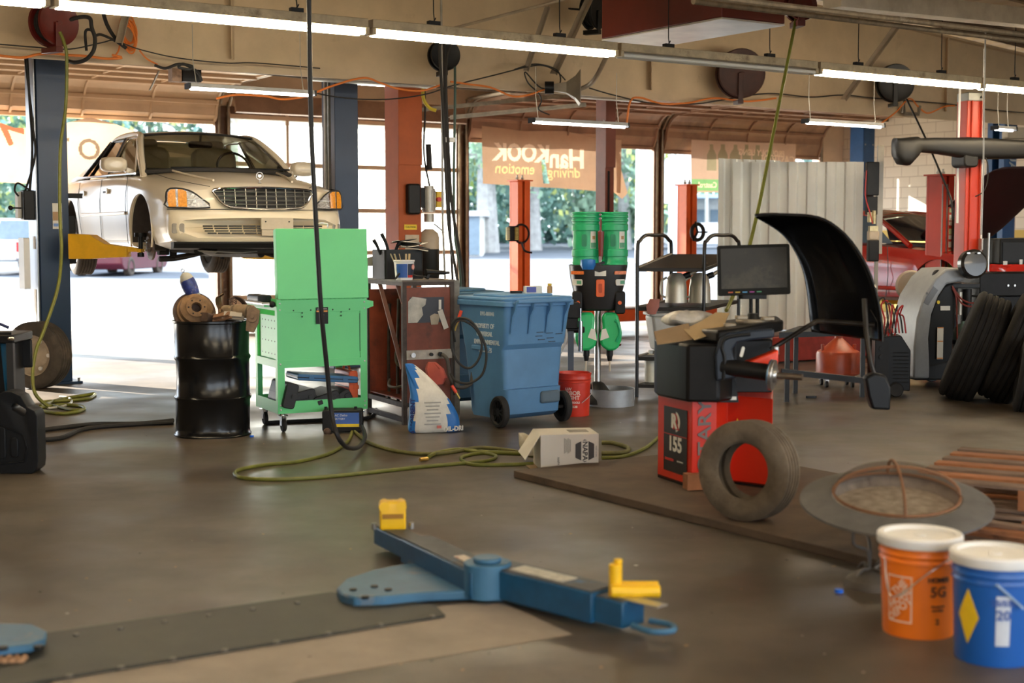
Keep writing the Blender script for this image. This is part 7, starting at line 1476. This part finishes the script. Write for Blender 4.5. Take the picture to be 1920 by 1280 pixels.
# ---- fire pit ----
fp_ = thing('fire_pit', 'rusty round fire bowl with wide stone-grey rim and mesh dome on a curled stand', 'fire pit', at(1680,932,6.28), 0, rx=math.radians(10), ry=math.radians(-1.5)); fp_.scale = (1.04,1.04,1.0)
RIM = M('pit_rim', (.125,.12,.115), .7, .15, .25, 6, .15, col2=(.075,.045,.03), thr=.62, soft=.15)
mb = MB(); mb.lathe([(.27,.0),(.275,.012),(.29,.012),(.385,-.012),(.405,-.02),(.405,-.03),(.385,-.024),(.29,-.004),(.27,.0)], 64); mb.build('rim', RIM, fp_)
mb = MB(); mb.lathe([(.285,.004),(.275,-.03),(.22,-.10),(.12,-.145),(0,-.155)], 48); mb.build('bowl', M('bowl_ash', (.28,.24,.20), .9, var=.35, scale=12, bump=.3, col2=(.07,.055,.045), thr=.55), fp_, solid=.006)
mb = MB(); n_ = 3
mb.lathe([(.0,-.03),(.12,-.035),(.2,-.04),(.255,-.045)], 40); mb.build('ash_bed', M('ash', (.50,.43,.34), .95, var=.35, scale=22, bump=.5, col2=(.06,.05,.045), thr=.62), fp_)
msh = bpy.data.materials.new('mesh_screen'); msh.use_nodes = True; _N = msh.node_tree; _b = _N.nodes['Principled BSDF']; _b.inputs['Base Color'].default_value = (.10,.055,.03,1); _b.inputs['Alpha'].default_value = .33; _b.inputs['Roughness'].default_value = .7
mb = MB(); mb.lathe([(.262*math.cos(a), .015+.125*math.sin(a)) for a in [PI/2*i/10 for i in range(11)]], 48); mb.build('mesh_dome', msh, fp_)
for a in (0.0, PI/2):
    mb = MB(); mb.tube([(.264*math.cos(t)*math.cos(a+1.45), .264*math.cos(t)*math.sin(a+1.45), .017+.127*math.sin(t)) for t in [PI*i/14 for i in range(15)]], .007, 6, 1); mb.build('dome_strap', M('strap_rust', (.20,.09,.04), .75), fp_)
mb = MB(); mb.torus((0,0,.016), .264, .007, 48, 6); mb.build('dome_ring', M('strap_rust'), fp_)
bpy.context.view_layer.update(); IM = fp_.matrix_world.inverted(); bc = gp(1634,1100)
mb = MB(); bl = IM @ Vector((bc.x,bc.y,.07))
for k in range(4):
    g = PI/2*k+.5; c_, s_ = math.cos(g), math.sin(g); mid = Vector((0,0,-.12))*.5+bl*.5
    mb.tube([(.23*c_,.23*s_,-.07),(mid.x*.5+.20*c_,mid.y*.5+.20*s_,-.15),(mid.x+.09*c_,mid.y+.09*s_,mid.z),(bl.x+.015*c_,bl.y+.015*s_,bl.z*.75+mid.z*.25),(bl.x+.05*c_,bl.y+.05*s_,bl.z+.02),(bl.x+.08*c_,bl.y+.08*s_,bl.z-.01)], .007, 7, 5)
mb.build('wire_stand', M('wire_grey', (.12,.11,.10), .5, .4), fp_)
mb = MB(); mb.lathe([(0,.085),(.03,.08),(.07,.065),(.11,.035),(.118,.01),(.118,0),(0,0)], 36, IM @ T((bc.x,bc.y,.001))); mb.build('stand_base', M('pit_base', (.10,.085,.07), .7, .2, .3, 6), fp_)
# ---- store buckets ----
ob = bucket(V(1735,5.415,0), 'orange hardware store bucket with white lid at the lower right', M('bucket_orange', (.86,.19,.012), .38, var=.03), H=.368, r0=.132, r1=.15, lidm=WHT, name='store_bucket')
Ro = lambda z: .132+.018*z/.368+.0008
def cylpatch(par, a0, a1, za, zb, R_, mat, name, d=.0012):
    mb = MB(); n = 10; mb.loft([[Vector(((R_(z)+d)*math.cos(a0+(a1-a0)*i/n),(R_(z)+d)*math.sin(a0+(a1-a0)*i/n),z)) for i in range(n+1)] for z in (za,zb)], cap=False, closed=False); return mb.build(name, mat, par)
OW = M('txt_offwhite', (.85,.62,.48), .5)
a0, a1 = -2.75, -2.02
for za, zb, b0_, b1_ in ((.06,.066,a0,a1),(.235,.241,a0,a1),(.06,.241,a0,a0+.04),(.06,.241,a1-.04,a1)): cylpatch(ob, b0_, b1_, za, zb, Ro, OW, 'logo_border')
for k, (tx, z) in enumerate((('THE',.205),('HOME',.165),('DEPOT',.12))):
    mb = MB(); mb.text(tx, .05, Matrix.Rotation(.75,4,'Z'), .0006, .0015); vs_ = []
    for v in mb.v: 
        x, y = v.x*.8, v.y*.8; zz = z+y-.01; r_ = Ro(zz)+.0015; a = -2.38+x/r_; vs_.append(Vector((r_*math.cos(a), r_*math.sin(a), zz)))
    mb.v = vs_; mb.build('logo_text', OW, ob, smooth=False)
PK = M('print_black', (.04,.02,.012), .5)
for tx, sz, z in (('HOMER',.026,.232),('5G',.055,.185),('Do not stack',.010,.13),('over 3 high',.010,.115),('2',.03,.07)): curvetext(ob, tx, sz, Ro, z, -1.32, PK, bold=.001)
mb = MB(); mb.tube([(-.145,-.04,.30),(-.13,-.10,.16),(-.02,-.165,.26),(.06,-.15,.31),(.14,-.05,.32)], .0025, 6); mb.build('wire_handle', STEEL, ob)
bb_ = bucket(V(1880,5.07,0), 'blue and yellow hardware store bucket with white lid in the lower right corner', M('bucket_blue', (.01,.105,.42), .36, var=.03), H=.375, r0=.135, r1=.15, lidm=WHT, name='store_bucket')
Rq = lambda z: .135+.015*z/.375+.0008
cylpatch(bb_, -1.86, -1.52, .08, .26, Rq, M('label_lavender', (.62,.66,.74), .5), 'paper_label', .002)
for tx, sz, z in (('25/530',.030,.235),('20',.05,.19)): curvetext(bb_, tx, sz, lambda z: Rq(z)+.003, z, -1.69, M('pen_blue', (.05,.12,.45), .5), bold=.0008, name='handwriting')
YB_ = M('bucket_yellow', (.85,.55,.02), .4)
for ac in (-2.55,-.72):
    mb = MB(); pts_ = [(0,.10),(.28,.0),(0,-.10),(-.28,0)]; vs_ = []
    for a_, z_ in pts_: r_ = Rq(.18+z_)+.0015; vs_.append(Vector((r_*math.cos(ac+a_), r_*math.sin(ac+a_), .175+z_)))
    n = 8; rows = []
    for i in range(n+1):
        u = -1+2*i/n; hh = (1-abs(u))*.10; rows.append([Vector(((Rq(.175)+.004)*math.cos(ac+.30*u),(Rq(.175)+.004)*math.sin(ac+.30*u),.175-hh)),Vector(((Rq(.175)+.006)*math.cos(ac+.30*u),(Rq(.175)+.006)*math.sin(ac+.30*u),.175+hh))])
    mb.loft(rows, cap=False, closed=False); mb.build('yellow_diamond', YB_, bb_)
mb = MB(); mb.bar((-.045,-.145,.305),(.05,-.155,.22),.014,.008); mb.build('handle_grip', M('grip_paleblue', (.30,.42,.60), .4), bb_)
# ---- pallets ----
PW = M('pallet_wood', (.36,.14,.055), .75, var=.3, scale=4, col2=(.16,.07,.035), thr=.55, stretch=(1,6,1)); PW2 = M('pallet_grey', (.20,.13,.09), .8, var=.3, scale=4)
def pallet(q, rz, lab, m1, m2=None, ry=0):
    th = thing('wood_pallet', lab, 'pallet', q, rz, ry=ry)
    for k in range(7): mb = MB(); mb.box((0,-.55+.183*k,.128),(1.1,.10,.018)); mb.build('deck_board', m1 if k%2 else (m2 or m1), th, bevel=.002)
    for x in (-.5,0,.5): mb = MB(); mb.box((x,0,.069),(.045,1.2,.10)); mb.build('stringer', m1, th, bevel=.002)
    for y in (-.52,0,.52): mb = MB(); mb.box((0,y,.010),(1.1,.09,.018)); mb.build('bottom_board', m2 or m1, th)
pq = V(1960,7.25,0)
pallet(pq+Vector((0,0,.046)), -.45, 'orange brown wooden pallet at the bottom of the stack by the right edge', PW, PW2)
pallet(pq+Vector((.03,.02,.186)), -.52, 'orange brown pallet lying on top of another at the right edge', PW, PW2)
pq2 = V(1880,6.5,.05)
for k in range(7): 
    mb = MB(); mb.box((0,0,0),(.5,.07,.02)); o = one(mb, 'loose_board', PW if k%2 else PW2, ['lowest dark board','second board from the bottom','third board from the bottom','middle board','third board from the top','second board from the top','topmost reddish board'][k]+' of the loose board pile behind the store buckets', 'board', 'loose boards behind the store buckets', loc=pq2+Vector((.12*math.sin(k*2.1),.10*math.cos(k*1.7),.012+.024*k)), bevel=.002); o.rotation_euler = (0,.04*math.sin(k),-.6+.25*math.sin(k*1.9))
# ---- low black bench ----
bk = thing('work_bench', 'low black steel table standing behind the balancer hood', 'table', V(1478,13.0,0), 0)
def LB_(px,Y,z): return V(px,Y,z)-V(1478,13.0,0)
mb = MB(); c = [LB_(1462,12.95,.64),LB_(1626,13.35,.64),LB_(1640,14.1,.64),LB_(1500,13.9,.64)]; mb.add(c+[v+Vector((0,0,-.05)) for v in c], [(0,1,2,3),(4,5,6,7),(0,1,5,4),(1,2,6,5),(2,3,7,6),(3,0,4,7)]); mb.build('table_top', BLKM, bk)
for px_, Y_ in ((1478,13.0),(1494,13.7),(1620,13.4),(1634,14.0)): mb = MB(); q = LB_(px_,Y_,0); mb.box((q.x,q.y,.30),(.04,.04,.6)); mb.build('leg', BLKM, bk)
# red oil drain can on wheels
oc = thing('drain_can', 'orange red rolling oil drain can with cone top under the black table', 'oil drain', V(1574,14.35,0), 0)
RO = M('can_redorange', (.50,.075,.025), .35, var=.2, scale=6)
mb = MB(); mb.lathe([(0,.12),(.20,.12),(.222,.14),(.222,.33),(.21,.355),(.16,.38),(.05,.48),(.04,.49),(.04,.58),(0,.58)], 40); mb.build('tank', RO, oc, ang=30)
mb = MB(); mb.cyl((0,0,.56),(0,0,.60),.046,n=20); mb.build('neck_ring', BLKM, oc)
for x in (-.17,.15): mb = MB(); mb.cyl((x,-.05,.34),(x,-.05,.43),.018,n=12); mb.build('side_cap', RO, oc)
for x in (-.14,.12): 
    for y in (-.12,.12): mb = MB(); mb.box((x,y,.09),(.04,.03,.07)); f_ = mb.build('caster_fork', CHROME, oc); mb = MB(); mb.cyl((x-.012,y,.035),(x+.012,y,.035),.035,n=18); mb.build('caster_wheel', RUB, f_)
mb = MB(); mb.rbox((0,0,0),(.1,.03,.02),.008); one(mb, 'floor_bracket', BLKM, 'small dark metal piece lying on the floor in front of the black table', 'scrap', loc=P0(1521,744,.012))
# welder
wl = thing('battery_tester_cart', 'black vented welding machine on small wheels left of the tall grey recharge machine', 'welder', V(1668,13.55,0), -.15)
mb = MB(); mb.prism([(-.14,.06),(.19,.06),(.19,.44),(.10,.58),(-.14,.56)], .30, RX); mb.build('case_body', M('welder_black',(.006,.006,.0065),.4,var=.2,spec=.22), wl, bevel=.006)
for k in range(9): mb = MB(); mb.box((.10,-.152,.14+.035*k),(.14,.004,.008)); mb.build('vent_slot', M('slot_black',(.002,.002,.002),.9), wl)
mb = MB(); mb.box((-.07,-.152,.33),(.12,.004,.42)); pn = mb.build('front_panel', M('panel_dark',(.014,.014,.015),.5,spec=.22), wl)
for z_ in (.46,.38): mb = MB(); mb.cyl((-.08,-.155,z_),(-.08,-.17,z_),.022,n=14); mb.build('dial_knob', BLK, pn)
for x in (-.02,): mb = MB(); mb.lathe([(0,-.02),(.06,-.02),(.068,0),(.06,.02),(0,.02)], 20, T((.06,-.18,.07)) @ RX); mb.build('wheel', RUB, wl)
mb = MB(); mb.lathe([(0,-.02),(.06,-.02),(.068,0),(.06,.02),(0,.02)], 20, T((.06,.18,.07)) @ RX); mb.build('wheel', RUB, wl)
RC = M('cable_red', (.42,.02,.02), .45)
for k in range(6):
    mb = MB(); x = -.10+.03*k; mb.tube([(x,-.05,.57),(x+.02,-.10,.70+.02*k),(x-.03+.02*k,-.05,.86),(x+.05,-.02,.93-.03*k),(x+.08,-.05,.75),(x+.10,-.08,.60)], .008, 6); mb.build('test_lead', RC if k%2 else WIRE, wl)
# AC service machine
ac = thing('recharge_machine', 'grey and black curved air conditioning service machine on wheels', 'service machine', V(1742,14.45,0), math.radians(8)); ac.scale = (.84,1,1)
side = [(-.33,.10),(-.33,.42),(-.30,.70),(-.22,.92),(-.08,1.10),(.05,1.19),(.30,1.20),(.30,1.08),(.06,1.04),(-.04,.92),(-.12,.74),(-.15,.5),(-.13,.22),(-.13,.10)]
mb = MB(); mb.prism([(x,z) for x,z in side], .60, RX); mb.build('grey_shell', M('shell_grey', (.27,.28,.29), .4), ac, bevel=.02)
side = [(-.14,.10),(-.15,.45),(-.12,.72),(-.05,.90),(.05,1.02),(.16,1.05),(.20,.95),(.18,.55),(.16,.30),(.16,.10)]
mb = MB(); mb.prism(side, .54, RX); mb.build('black_panel', M('shell_black', (.012,.0125,.0135), .5,spec=.22), ac, bevel=.015)
mb = MB(); mb.prism([(-.30,.08),(.45,.08),(.45,.22),(.15,.28),(-.30,.20)], .56, RX); mb.build('base_skirt', M('skirt_grey', (.03,.032,.035), .5,spec=.22), ac, bevel=.02)
mb = MB(); mb.box((.0,-.285,.45),(.075,.006,.32)); lb = mb.build('instruction_label', LBL, ac); mb = MB()
for z_ in (.605,.47,.30): mb.box((.0,-.289,z_),(.07,.002,.010))
mb.build('label_red_lines', M('lbl_orange'), lb)
mb = MB(); mb.box((.06,-.276,.80),(.12,.006,.045)); mb.build('name_label', LBL, ac)
mb = MB(); mb.cyl((-.03,-.276,.86),(-.03,-.283,.86),.018,n=14); mb.build('gauge_dot', M('yellow_sign'), ac)
mb = MB(); mb.box((-.19,-.305,.95),(.02,.01,.02)); mb.prism([(-.22,.86),(-.10,1.02),(-.04,.98),(-.16,.83)], .006, T((-.01,-.304,0)) @ RX); mb.build('key_panel', M('keypad_grey', (.12,.125,.135), .4), ac)
mb = MB(); mb.box((.30,0,1.02),(.42,.5,.05)); mb.box((.45,.2,.6),(.05,.05,.9)); mb.build('rear_shelf', M('skirt_grey'), ac, bevel=.01)
mb = MB(); mb.lathe([(0,.20),(.09,.20),(.115,.25),(.118,.50),(.10,.56),(.05,.60),(.03,.60),(.03,.63),(0,.63)], 28, T((.37,-.14,.03))); tk_ = mb.build('refrigerant_tank', M('tank_sage', (.25,.38,.33), .4, var=.06), ac)
mb = MB(); mb.lathe([(.1195,.40),(.1195,.44)], 28, T((.37,-.14,.03))); mb.build('tank_strap', BLK, tk_)
mb = MB(); mb.cyl((.36,-.05,.72),(.36,-.05,.95),.035,n=16); mb.build('filter_bottle', M('pitcher_zinc'), ac)
mb = MB(); mb.cyl((.48,-.0,.60),(.48,-.0,.98),.06,n=16); mb.build('dark_filter', BLKM, ac)
for k in range(3): mb = MB(); mb.tube([(.14,-.28,1.0),(.18,-.30,.9-.02*k),(.20,-.30,.6),(.22,-.28,.42)] if k < 1 else [(.14,-.28,1.02),(.25,-.30,.93-.04*k),(.42,-.28,.88-.03*k),(.60,-.20,.92)], .009, 6); mb.build('service_hose', M('hose_red_dark', (.22,.035,.025), .5), ac)
for x, y in ((.02+.20,-.30),(.22,.30)):
    mb = MB(); mb.lathe([(.055,-.03),(.105,-.03),(.115,-.015),(.115,.015),(.105,.03),(.055,.03)], 28, T((x,y,.115)) @ RX); wv = mb.build('wheel', M('wheel_grey',(.07,.075,.08),.7), ac); mb = MB(); mb.lathe([(0,.035),(.02,.035),(.03,.0),(.057,-.0)][::-1], 20, T((x,y-.0,.115)) @ RX @ Matrix.Identity(4)); mb.cyl((x,y-.03,.115),(x,y-.01,.115),.05,n=16); mb.build('wheel_hub', CHROME, wv)
mb = MB(); mb.torus((0,0,0), .02, .006, 12, 6); th = thing('leather_wrap', 'round pale tan cover behind the top of the grey machine', 'cover', V(1708,15.4,.98), 0); mb = MB(); mb.lathe([(0,-.03),(.15,-.03),(.17,0),(.15,.03),(0,.03)], 28, RX); mb.build('disc_cover', M('disc_tan',(.36,.29,.22),.5), th)
# dark equipment behind
dq = V(1880,14.9,0); dg = thing('equipment_cabinet', 'dark alignment computer cabinet with boxes and black monitor at the right edge', 'cabinet', dq, UROT-.3)
DK = M('equip_dark', (.007,.0065,.0065), .5, var=.5, scale=7, col2=(.05,.045,.04), thr=.66,spec=.22)
mb = MB(); mb.box((.1,.1,.45),(1.1,.6,.9)); mb.build('cabinet_body', DK, dg, bevel=.01)
mb = MB(); mb.box((.0,.0,1.02),(.9,.5,.24)); mb.build('keyboard_drawer', DK, dg, bevel=.01)
for x in (-.12,-.04,.14,.22): mb = MB(); mb.cyl((x,-.255,1.01),(x,-.262,1.01),.012,n=10); mb.build('chrome_screw', STEEL, dg)
mb = MB(); mb.rbox((.03,.0,1.36),(.36,.3,.27),.02,ax='y'); mt = mb.build('monitor_housing', M('monitor_black'), dg, bevel=.01); mb = MB(); mb.box((.03,-.153,1.35),(.30,.006,.20)); mb.build('screen', BLK, mt); mb = MB(); mb.box((-.09,-.158,1.24),(.05,.004,.04)); mb.box((.10,-.158,1.25),(.035,.004,.05)); mb.build('white_tag', LBL, mt)
mb = MB(); mb.box((.42,.0,1.42),(.5,.35,.16)); mb.build('printer_box', DK, dg, bevel=.01)
mb = MB(); mb.cyl((-.18,.0,1.15),(-.18,.0,1.55),.012,n=8); mb.build('thin_rod', STEEL, dg)
mb = MB(); mb.rbox((.22,-.2,1.13),(.22,.1,.09),.02); mb.build('tan_cloth', M('cloth_tan',(.25,.19,.12),.8,var=.3), dg, sub=1)
th = thing('air_cleaner', 'round glossy black canister lying on the grey machine shelf', 'canister', V(1822,14.1,1.24), 0)
mb = MB(); mb.lathe([(0,-.06),(.12,-.06),(.145,-.03),(.145,.04),(.12,.06),(0,.065)], 36, T((0,0,0),.2,PI/2-.1)); mb.build('canister_shell', M('canister_black',(.015,.014,.013),.25,coat=.4), th)
for x in (-.06,.04): mb = MB(); mb.box((x,-.06,.11),(.03,.03,.015)); mb.build('clip', STEEL, th)
for k, (px_, py_, hh, lab) in enumerate([(1757,513,.14,'crumpled black bag end left of the round canister'),(1775,516,.12,'dark blue wrapped tool bundle between the posts'),(1790,512,.15,'black bag with grey strap left of the canister')]):
    mb = MB(); mb.loft([bagring(0,.06,.05,0,0,14),bagring(hh*.5,.07,.05,.01,0,14),bagring(hh*.85,.04,.03,.0,0,14),bagring(hh,.015,.015,0,0,14)]); one(mb, 'tool_bag', M('bag_black',(.015,.015,.02),.3,var=.4,scale=10), lab, 'bag', loc=at(px_,py_+18,14.3), sub=1)
# big leaning tyres
def bigtyre(px, py, Y, lean, lab, yaw=-.30, R_=.52, wd=.33):
    c = at(px, py, Y); th = thing('truck_tyre', lab, 'tyre', c, 0)
    mb = MB(); X = Matrix.Rotation(yaw,4,'Z') @ Matrix.Rotation(lean,4,'Y') @ Matrix.Rotation(PI/2,4,'Y'); tyre(mb, R_, wd, R_*.52, 4, 56, X); mb.build('tyre_casing', M('tyre_dark',(.014,.012,.0105),.8,var=.3,scale=6,bump=.2,spec=.22), th)
bigtyre(1828,652,13.2,math.radians(21),'large worn truck tyre leaning right, tread facing the viewer, left of the pair')
bigtyre(1905,654,13.0,math.radians(23),'second large truck tyre leaning at the right edge behind the first')
bigtyre(1935,705,12.3,math.radians(8),'dark tyre low at the right edge in front of the leaning pair',R_=.33,wd=.24)
# hydraulic pump stack hanging by the white sheets
th = thing('pump_unit', 'black electric pump and tank assembly at the right end of the white sheets', 'pump', V(1634,17.2,0), 0)
mb = MB(); mb.box((.085,.03,1.95),(.07,.05,1.3)); mb.box((.06,.03,.65),(.04,.04,1.3)); mb.build('channel', M('chan_grey',(.30,.28,.25),.5,.3), th)
mb = MB(); mb.box((-.02,0,2.20),(.15,.12,.40)); mb.build('motor_box', BLKM, th, bevel=.01); mb = MB(); mb.box((-.02,-.0,1.88),(.13,.10,.22)); mb.build('relay_box', BLK, th, bevel=.01)
mb = MB(); mb.cyl((-.05,-.06,1.80),(-.05,-.06,1.68),.03,n=12); mb.cyl((.0,-.06,1.82),(.0,-.06,1.66),.025,n=12); mb.box((-.0,-.03,1.60),(.10,.09,.07)); mb.build('valve_block', M('valve_brassy',(.45,.38,.22),.4,.7,.3,20), th)
mb = MB(); mb.box((-.0,-.03,1.52),(.13,.11,.12)); mb.build('tank_cap', M('tank_tan'), th, bevel=.02); mb = MB(); mb.box((-.0,-.03,1.34),(.13,.11,.26)); mb.build('tank', BLK, th, bevel=.015)
mb = MB(); mb.tube([(-.10,-.06,2.3),(-.11,-.07,2.0),(-.06,-.09,1.8),(-.02,-.08,1.66)], .007, 6); mb.build('red_wire', RC, th)
# ---- red coupe on the far lift ----
CRD = M('coupe_red', (.42,.018,.012), .15, var=.03, coat=.7)
hz = math.atan2(-.831,.556); pc = V(1765,17.6,0)+Vector((.665,.445,0))
cr = thing('coupe', 'metallic red coupe raised slightly on a lift with its hood propped open', 'car', (pc.x,pc.y,.52), hz)
# local +x = forward; local y = left of car
def coupe():
    ST_ = [(1.0,.80,.35,.55,.58),(.95,.86,.24,.62,.68),(.7,.90,.2,.70,.78),(.2,.92,.18,.77,.84),(-.4,.925,.18,.83,.88),(-.9,.91,.17,.86,.90),(-1.6,.90,.17,.88,.92),(-2.4,.92,.18,.90,.94),(-3.0,.93,.2,.90,.96),(-3.4,.90,.26,.88,.96),(-3.6,.80,.35,.8,.85)]
    rings = []
    for x, w_, zb, zs, zt_ in ST_:
        d = zt_-zs; H = zs-zb; h = [(0,zb),(w_*.85,zb),(w_*.97,zb+.05),(w_*.99,zb+H*.2),(w_*.96,zb+H*.40),(w_*.985,zb+H*.62),(w_*.96,zb+H*.85),(w_*.92,zs),(w_*.8,zs+d*.4),(w_*.5,zs+d*.8),(0,zt_)]
        rings.append([Vector((x,y,z)) for y,z in h]+[Vector((x,-y,z)) for y,z in h[-2:0:-1]])
    mb = MB(); mb.loft(rings); body = mb.build('body', CRD, cr, ang=45)
    for sy in (-1,1):
        for xc in (0,-2.72):
            c = MB(); c.cyl((xc,sy*.58,.34),(xc,sy*1.2,.34),.37,n=36); co = c.build('cutter', CRD); co.parent = cr; bpy.context.view_layer.update(); cut(body, co)
            m_ = MB(); m_.lathe([(.001,0),(.366,0),(.366,.28*sy)], 30, T((xc,sy*.60,.34)) @ Matrix.Rotation(-PI/2,4,'X'), PI, 2*PI); m_.build('wheel_liner', ARCH, cr)
            m_ = MB(); tyre(m_,.33,.22,.22,4,32,T((xc,sy*.80,.27)) @ RX); wv = m_.build('wheel', TYRE, cr); m_ = MB(); m_.cyl((xc,sy*.76,.27),(xc,sy*.86,.27),.21,n=20); m_.build('rim', M('rim_dark',(.06,.06,.065),.3,.7), wv)
    body.data.set_sharp_from_angle(angle=math.radians(33))
    m_ = MB(); rows = []
    for y in (-.56,-.3,0,.3,.56): k = 1-.06*(y/.56)**2; rows.append([Vector((-1.30,y,1.30*k)),Vector((-1.6,y,1.36*k)),Vector((-2.0,y,1.365*k)),Vector((-2.5,y,1.30*k)),Vector((-3.2,y,1.02))])
    m_.loft(rows, cap=False, closed=False); m_.build('roof', CRD, cr, solid=.02, sub=1)
    for sy in (-1,1):
        m_ = MB(); m_.tube([(-.50,sy*.80,.87),(-.95,sy*.70,1.12),(-1.35,sy*.60,1.27),(-1.8,sy*.585,1.30),(-2.4,sy*.60,1.22),(-3.1,sy*.74,.95)], .035, 8, 5); m_.build('pillar_rail', CRD, cr)
        m_ = MB(); m_.add([(-.75,sy*.84,.90),(-2.3,sy*.85,.93),(-2.2,sy*.63,1.22),(-1.7,sy*.61,1.28),(-1.35,sy*.63,1.25)], [(0,1,2,3,4)]); m_.build('side_window', M('far_window'), cr)
        m_ = MB(); m_.tube([(-.78,sy*.905,.86),(-.74,sy*.93,.5),(-.78,sy*.92,.22)], .005, 5, 3); m_.build('door_seam', CARDK, cr); m_ = MB(); m_.tube([(-2.25,sy*.905,.88),(-2.2,sy*.93,.5),(-2.15,sy*.92,.22)], .005, 5, 3); m_.build('door_seam', CARDK, cr)
        m_ = MB(); m_.tube([(-.5,sy*.93,.33),(-1.2,sy*.955,.34),(-2.2,sy*.95,.40)], .025, 8); m_.build('side_crease', CRD, cr)
    m_ = MB(); rows = [[Vector((-.45-.12*(y/.7)**2,y,.90)),Vector((-1.30,y*.82,1.29))] for y in (-.7,-.35,0,.35,.7)]; m_.loft(rows, cap=False, closed=False); m_.build('windscreen', CARGL, cr)
    m_ = MB(); m_.box((-.9,0,.86),(1.6,1.3,.06)); m_.build('dashboard', CARDK, cr)
    m_ = MB(); rows = []
    for y in (-.76,-.5,0,.5,.76): rows.append([Vector((-.50-.0,y,.93)),Vector((-.1,y,1.27-.02*abs(y))),Vector((.35,y,1.62)),Vector((.72,y*.95,1.86-.05*abs(y)))])
    m_.loft(rows, cap=False, closed=False); m_.build('open_hood', M('hood_maroon',(.028,.006,.006),.6), cr, solid=.03, sub=1)
    m_ = MB(); m_.box((.25,0,.72),(1.2,1.2,.2)); m_.build('engine', CHASS, cr, bevel=.03)
coupe()
th = thing('lift_runway_arms', 'yellow lift arm under the red coupe', 'lift arm', V(1690,17.8,0), 0)
mb = MB(); mb.bar(V(1655,18.6,.68)-th.location, V(1790,18.2,.68)-th.location, .10, .10); mb.build('arm_beam', YEL, th)
mb = MB(); mb.cyl((.5,.5,0),(.5,.5,.63),.09,n=12); mb.build('arm_post', BLKM, th)
# ================= LEFT EDGE =================
lw = thing('spare_wheel', 'worn tyre on a tan steel rim leaning against the navy post', 'wheel', V(68,14.15,.335), 0)
mb = MB(); X = Matrix.Rotation(-.30,4,'Z') @ Matrix.Rotation(PI/2,4,'X'); tyre(mb, .335, .24, .20, 4, 48, X); mb.build('tyre_casing', TYRE, lw)
mb = MB(); mb.lathe([(.205,.10),(.195,.09),(.185,.03),(.12,.01),(.07,.03),(0,.03)], 32, X); rm = mb.build('rim', M('rim_tan',(.42,.35,.27),.5,.3,.2,8), lw)
for k in range(5): a = 2*PI*k/5; mb = MB(); mb.cyl(X @ Vector((.14*math.cos(a),.14*math.sin(a),.035)), X @ Vector((.14*math.cos(a),.14*math.sin(a),.015)), .02, n=10); mb.build('rim_hole', M('rim_white',(.75,.73,.7),.5), rm)
uc = thing('utility_cart', 'black plastic utility cart at the left edge, piled with tools', 'cart', V(-14,9.75,0), .05)
mb = MB(); mb.box((0,0,.83),(.40,.45,.06)); mb.box((0,.2,.70),(.40,.03,.2)); mb.build('top_tray', BLKM, uc, bevel=.01)
mb = MB(); mb.box((-.02,.05,.60),(.32,.35,.38)); mb.build('hanging_bin', BLK, uc, bevel=.01)
for x in (-.19,.17): mb = MB(); mb.box((x,-.2,.42),(.045,.045,.82)); mb.build('leg', M('leg_dark',(.02,.019,.018),.5), uc)
mb = MB(); mb.cyl((-.2,-.235,.87),(.19,-.235,.87),.010,n=8); mb.build('front_rod', BLKM, uc)
mb = MB(); mb.sph((.185,-.24,.835),.025,8,(1,1,.6)); mb.build('lamp_knob', CHROME, uc)
for k, (x, z, mt, lab) in enumerate([(-.05,.885,RUST,'rusty pry bar lying on the black cart at the left edge'),(-.10,.93,DRUST,'dark tool on top of the black cart, under the red handle'),(-.12,.96,M('button_red'),'red handled tool on top of the black cart')]):
    mb = MB(); mb.cyl((-.14,0,0),(.12,0,.0),.024-.005*k,.018-.003*k,n=10); one(mb, 'hand_tool', mt, lab, 'tool', loc=V(-14,9.75,0)+Vector((x,-.1,z)))
mb = MB(); mb.tube([(.14,-.1,.90),(.02,-.15,.96),(-.1,-.15,.99)], .012, 6); one(mb, 'extension_cord', M('cord_navy',(.02,.03,.10),.5), 'dark blue cord draped over the tools on the black cart', 'cord', loc=V(-14,9.75,0))
mb = MB(); mb.bar(V(4,9.6,.80), V(20,9.55,.0+.01), .045, .012); one(mb, 'blue_strap', M('strap_blue',(.01,.11,.22),.5), 'flat dark blue bar leaning down in front of the black cart', 'bar')
# black oil drain container in front
dc = thing('drain_container', 'black plastic oil drain container standing upright at the left edge', 'container', V(-14,9.05,0), 0)
out = [(-.42,.0),(.22,.0),(.255,.03),(.262,.08),(.262,.37),(.245,.405),(.20,.43),(.16,.50),(.10,.53),(.05,.53),(.0,.50),(-.42,.50)]
mb = MB(); mb.prism(out, .16, T((0,.08,0)) @ RX); tb = mb.build('tank_shell', M('tank_black',(.010,.0105,.012),.45,var=.2,spec=.22), dc, bevel=.018)
c_ = MB(); c_.rbox((.145,.08,.415),(.10,.5,.05),.02,ax='y',ry=.55); co = c_.build('cutter', BLK); co.parent = dc; bpy.context.view_layer.update()
if tb.modifiers: tb.modifiers.clear()
cut(tb, co); md = tb.modifiers.new('b','BEVEL'); md.width = .012; md.segments = 2; md.limit_method = 'ANGLE'
for x, z, h_ in ((.115,.17,.13),(.035,.20,.21),(-.06,.20,.26)): mb = MB(); mb.rbox((x,-.004,z),(.05,.02,h_),.02,ax='y'); mb.build('moulded_rib', M('tank_black'), dc, bevel=.006)
mb = MB(); mb.tube([(-.1,-.004,.36),(-.02,-.004,.35),(.05,-.004,.30),(.17,-.004,.25),(.175,-.004,.08),(-.1,-.004,.07)], .008, 6, 2); mb.build('moulded_border', M('tank_black'), dc)
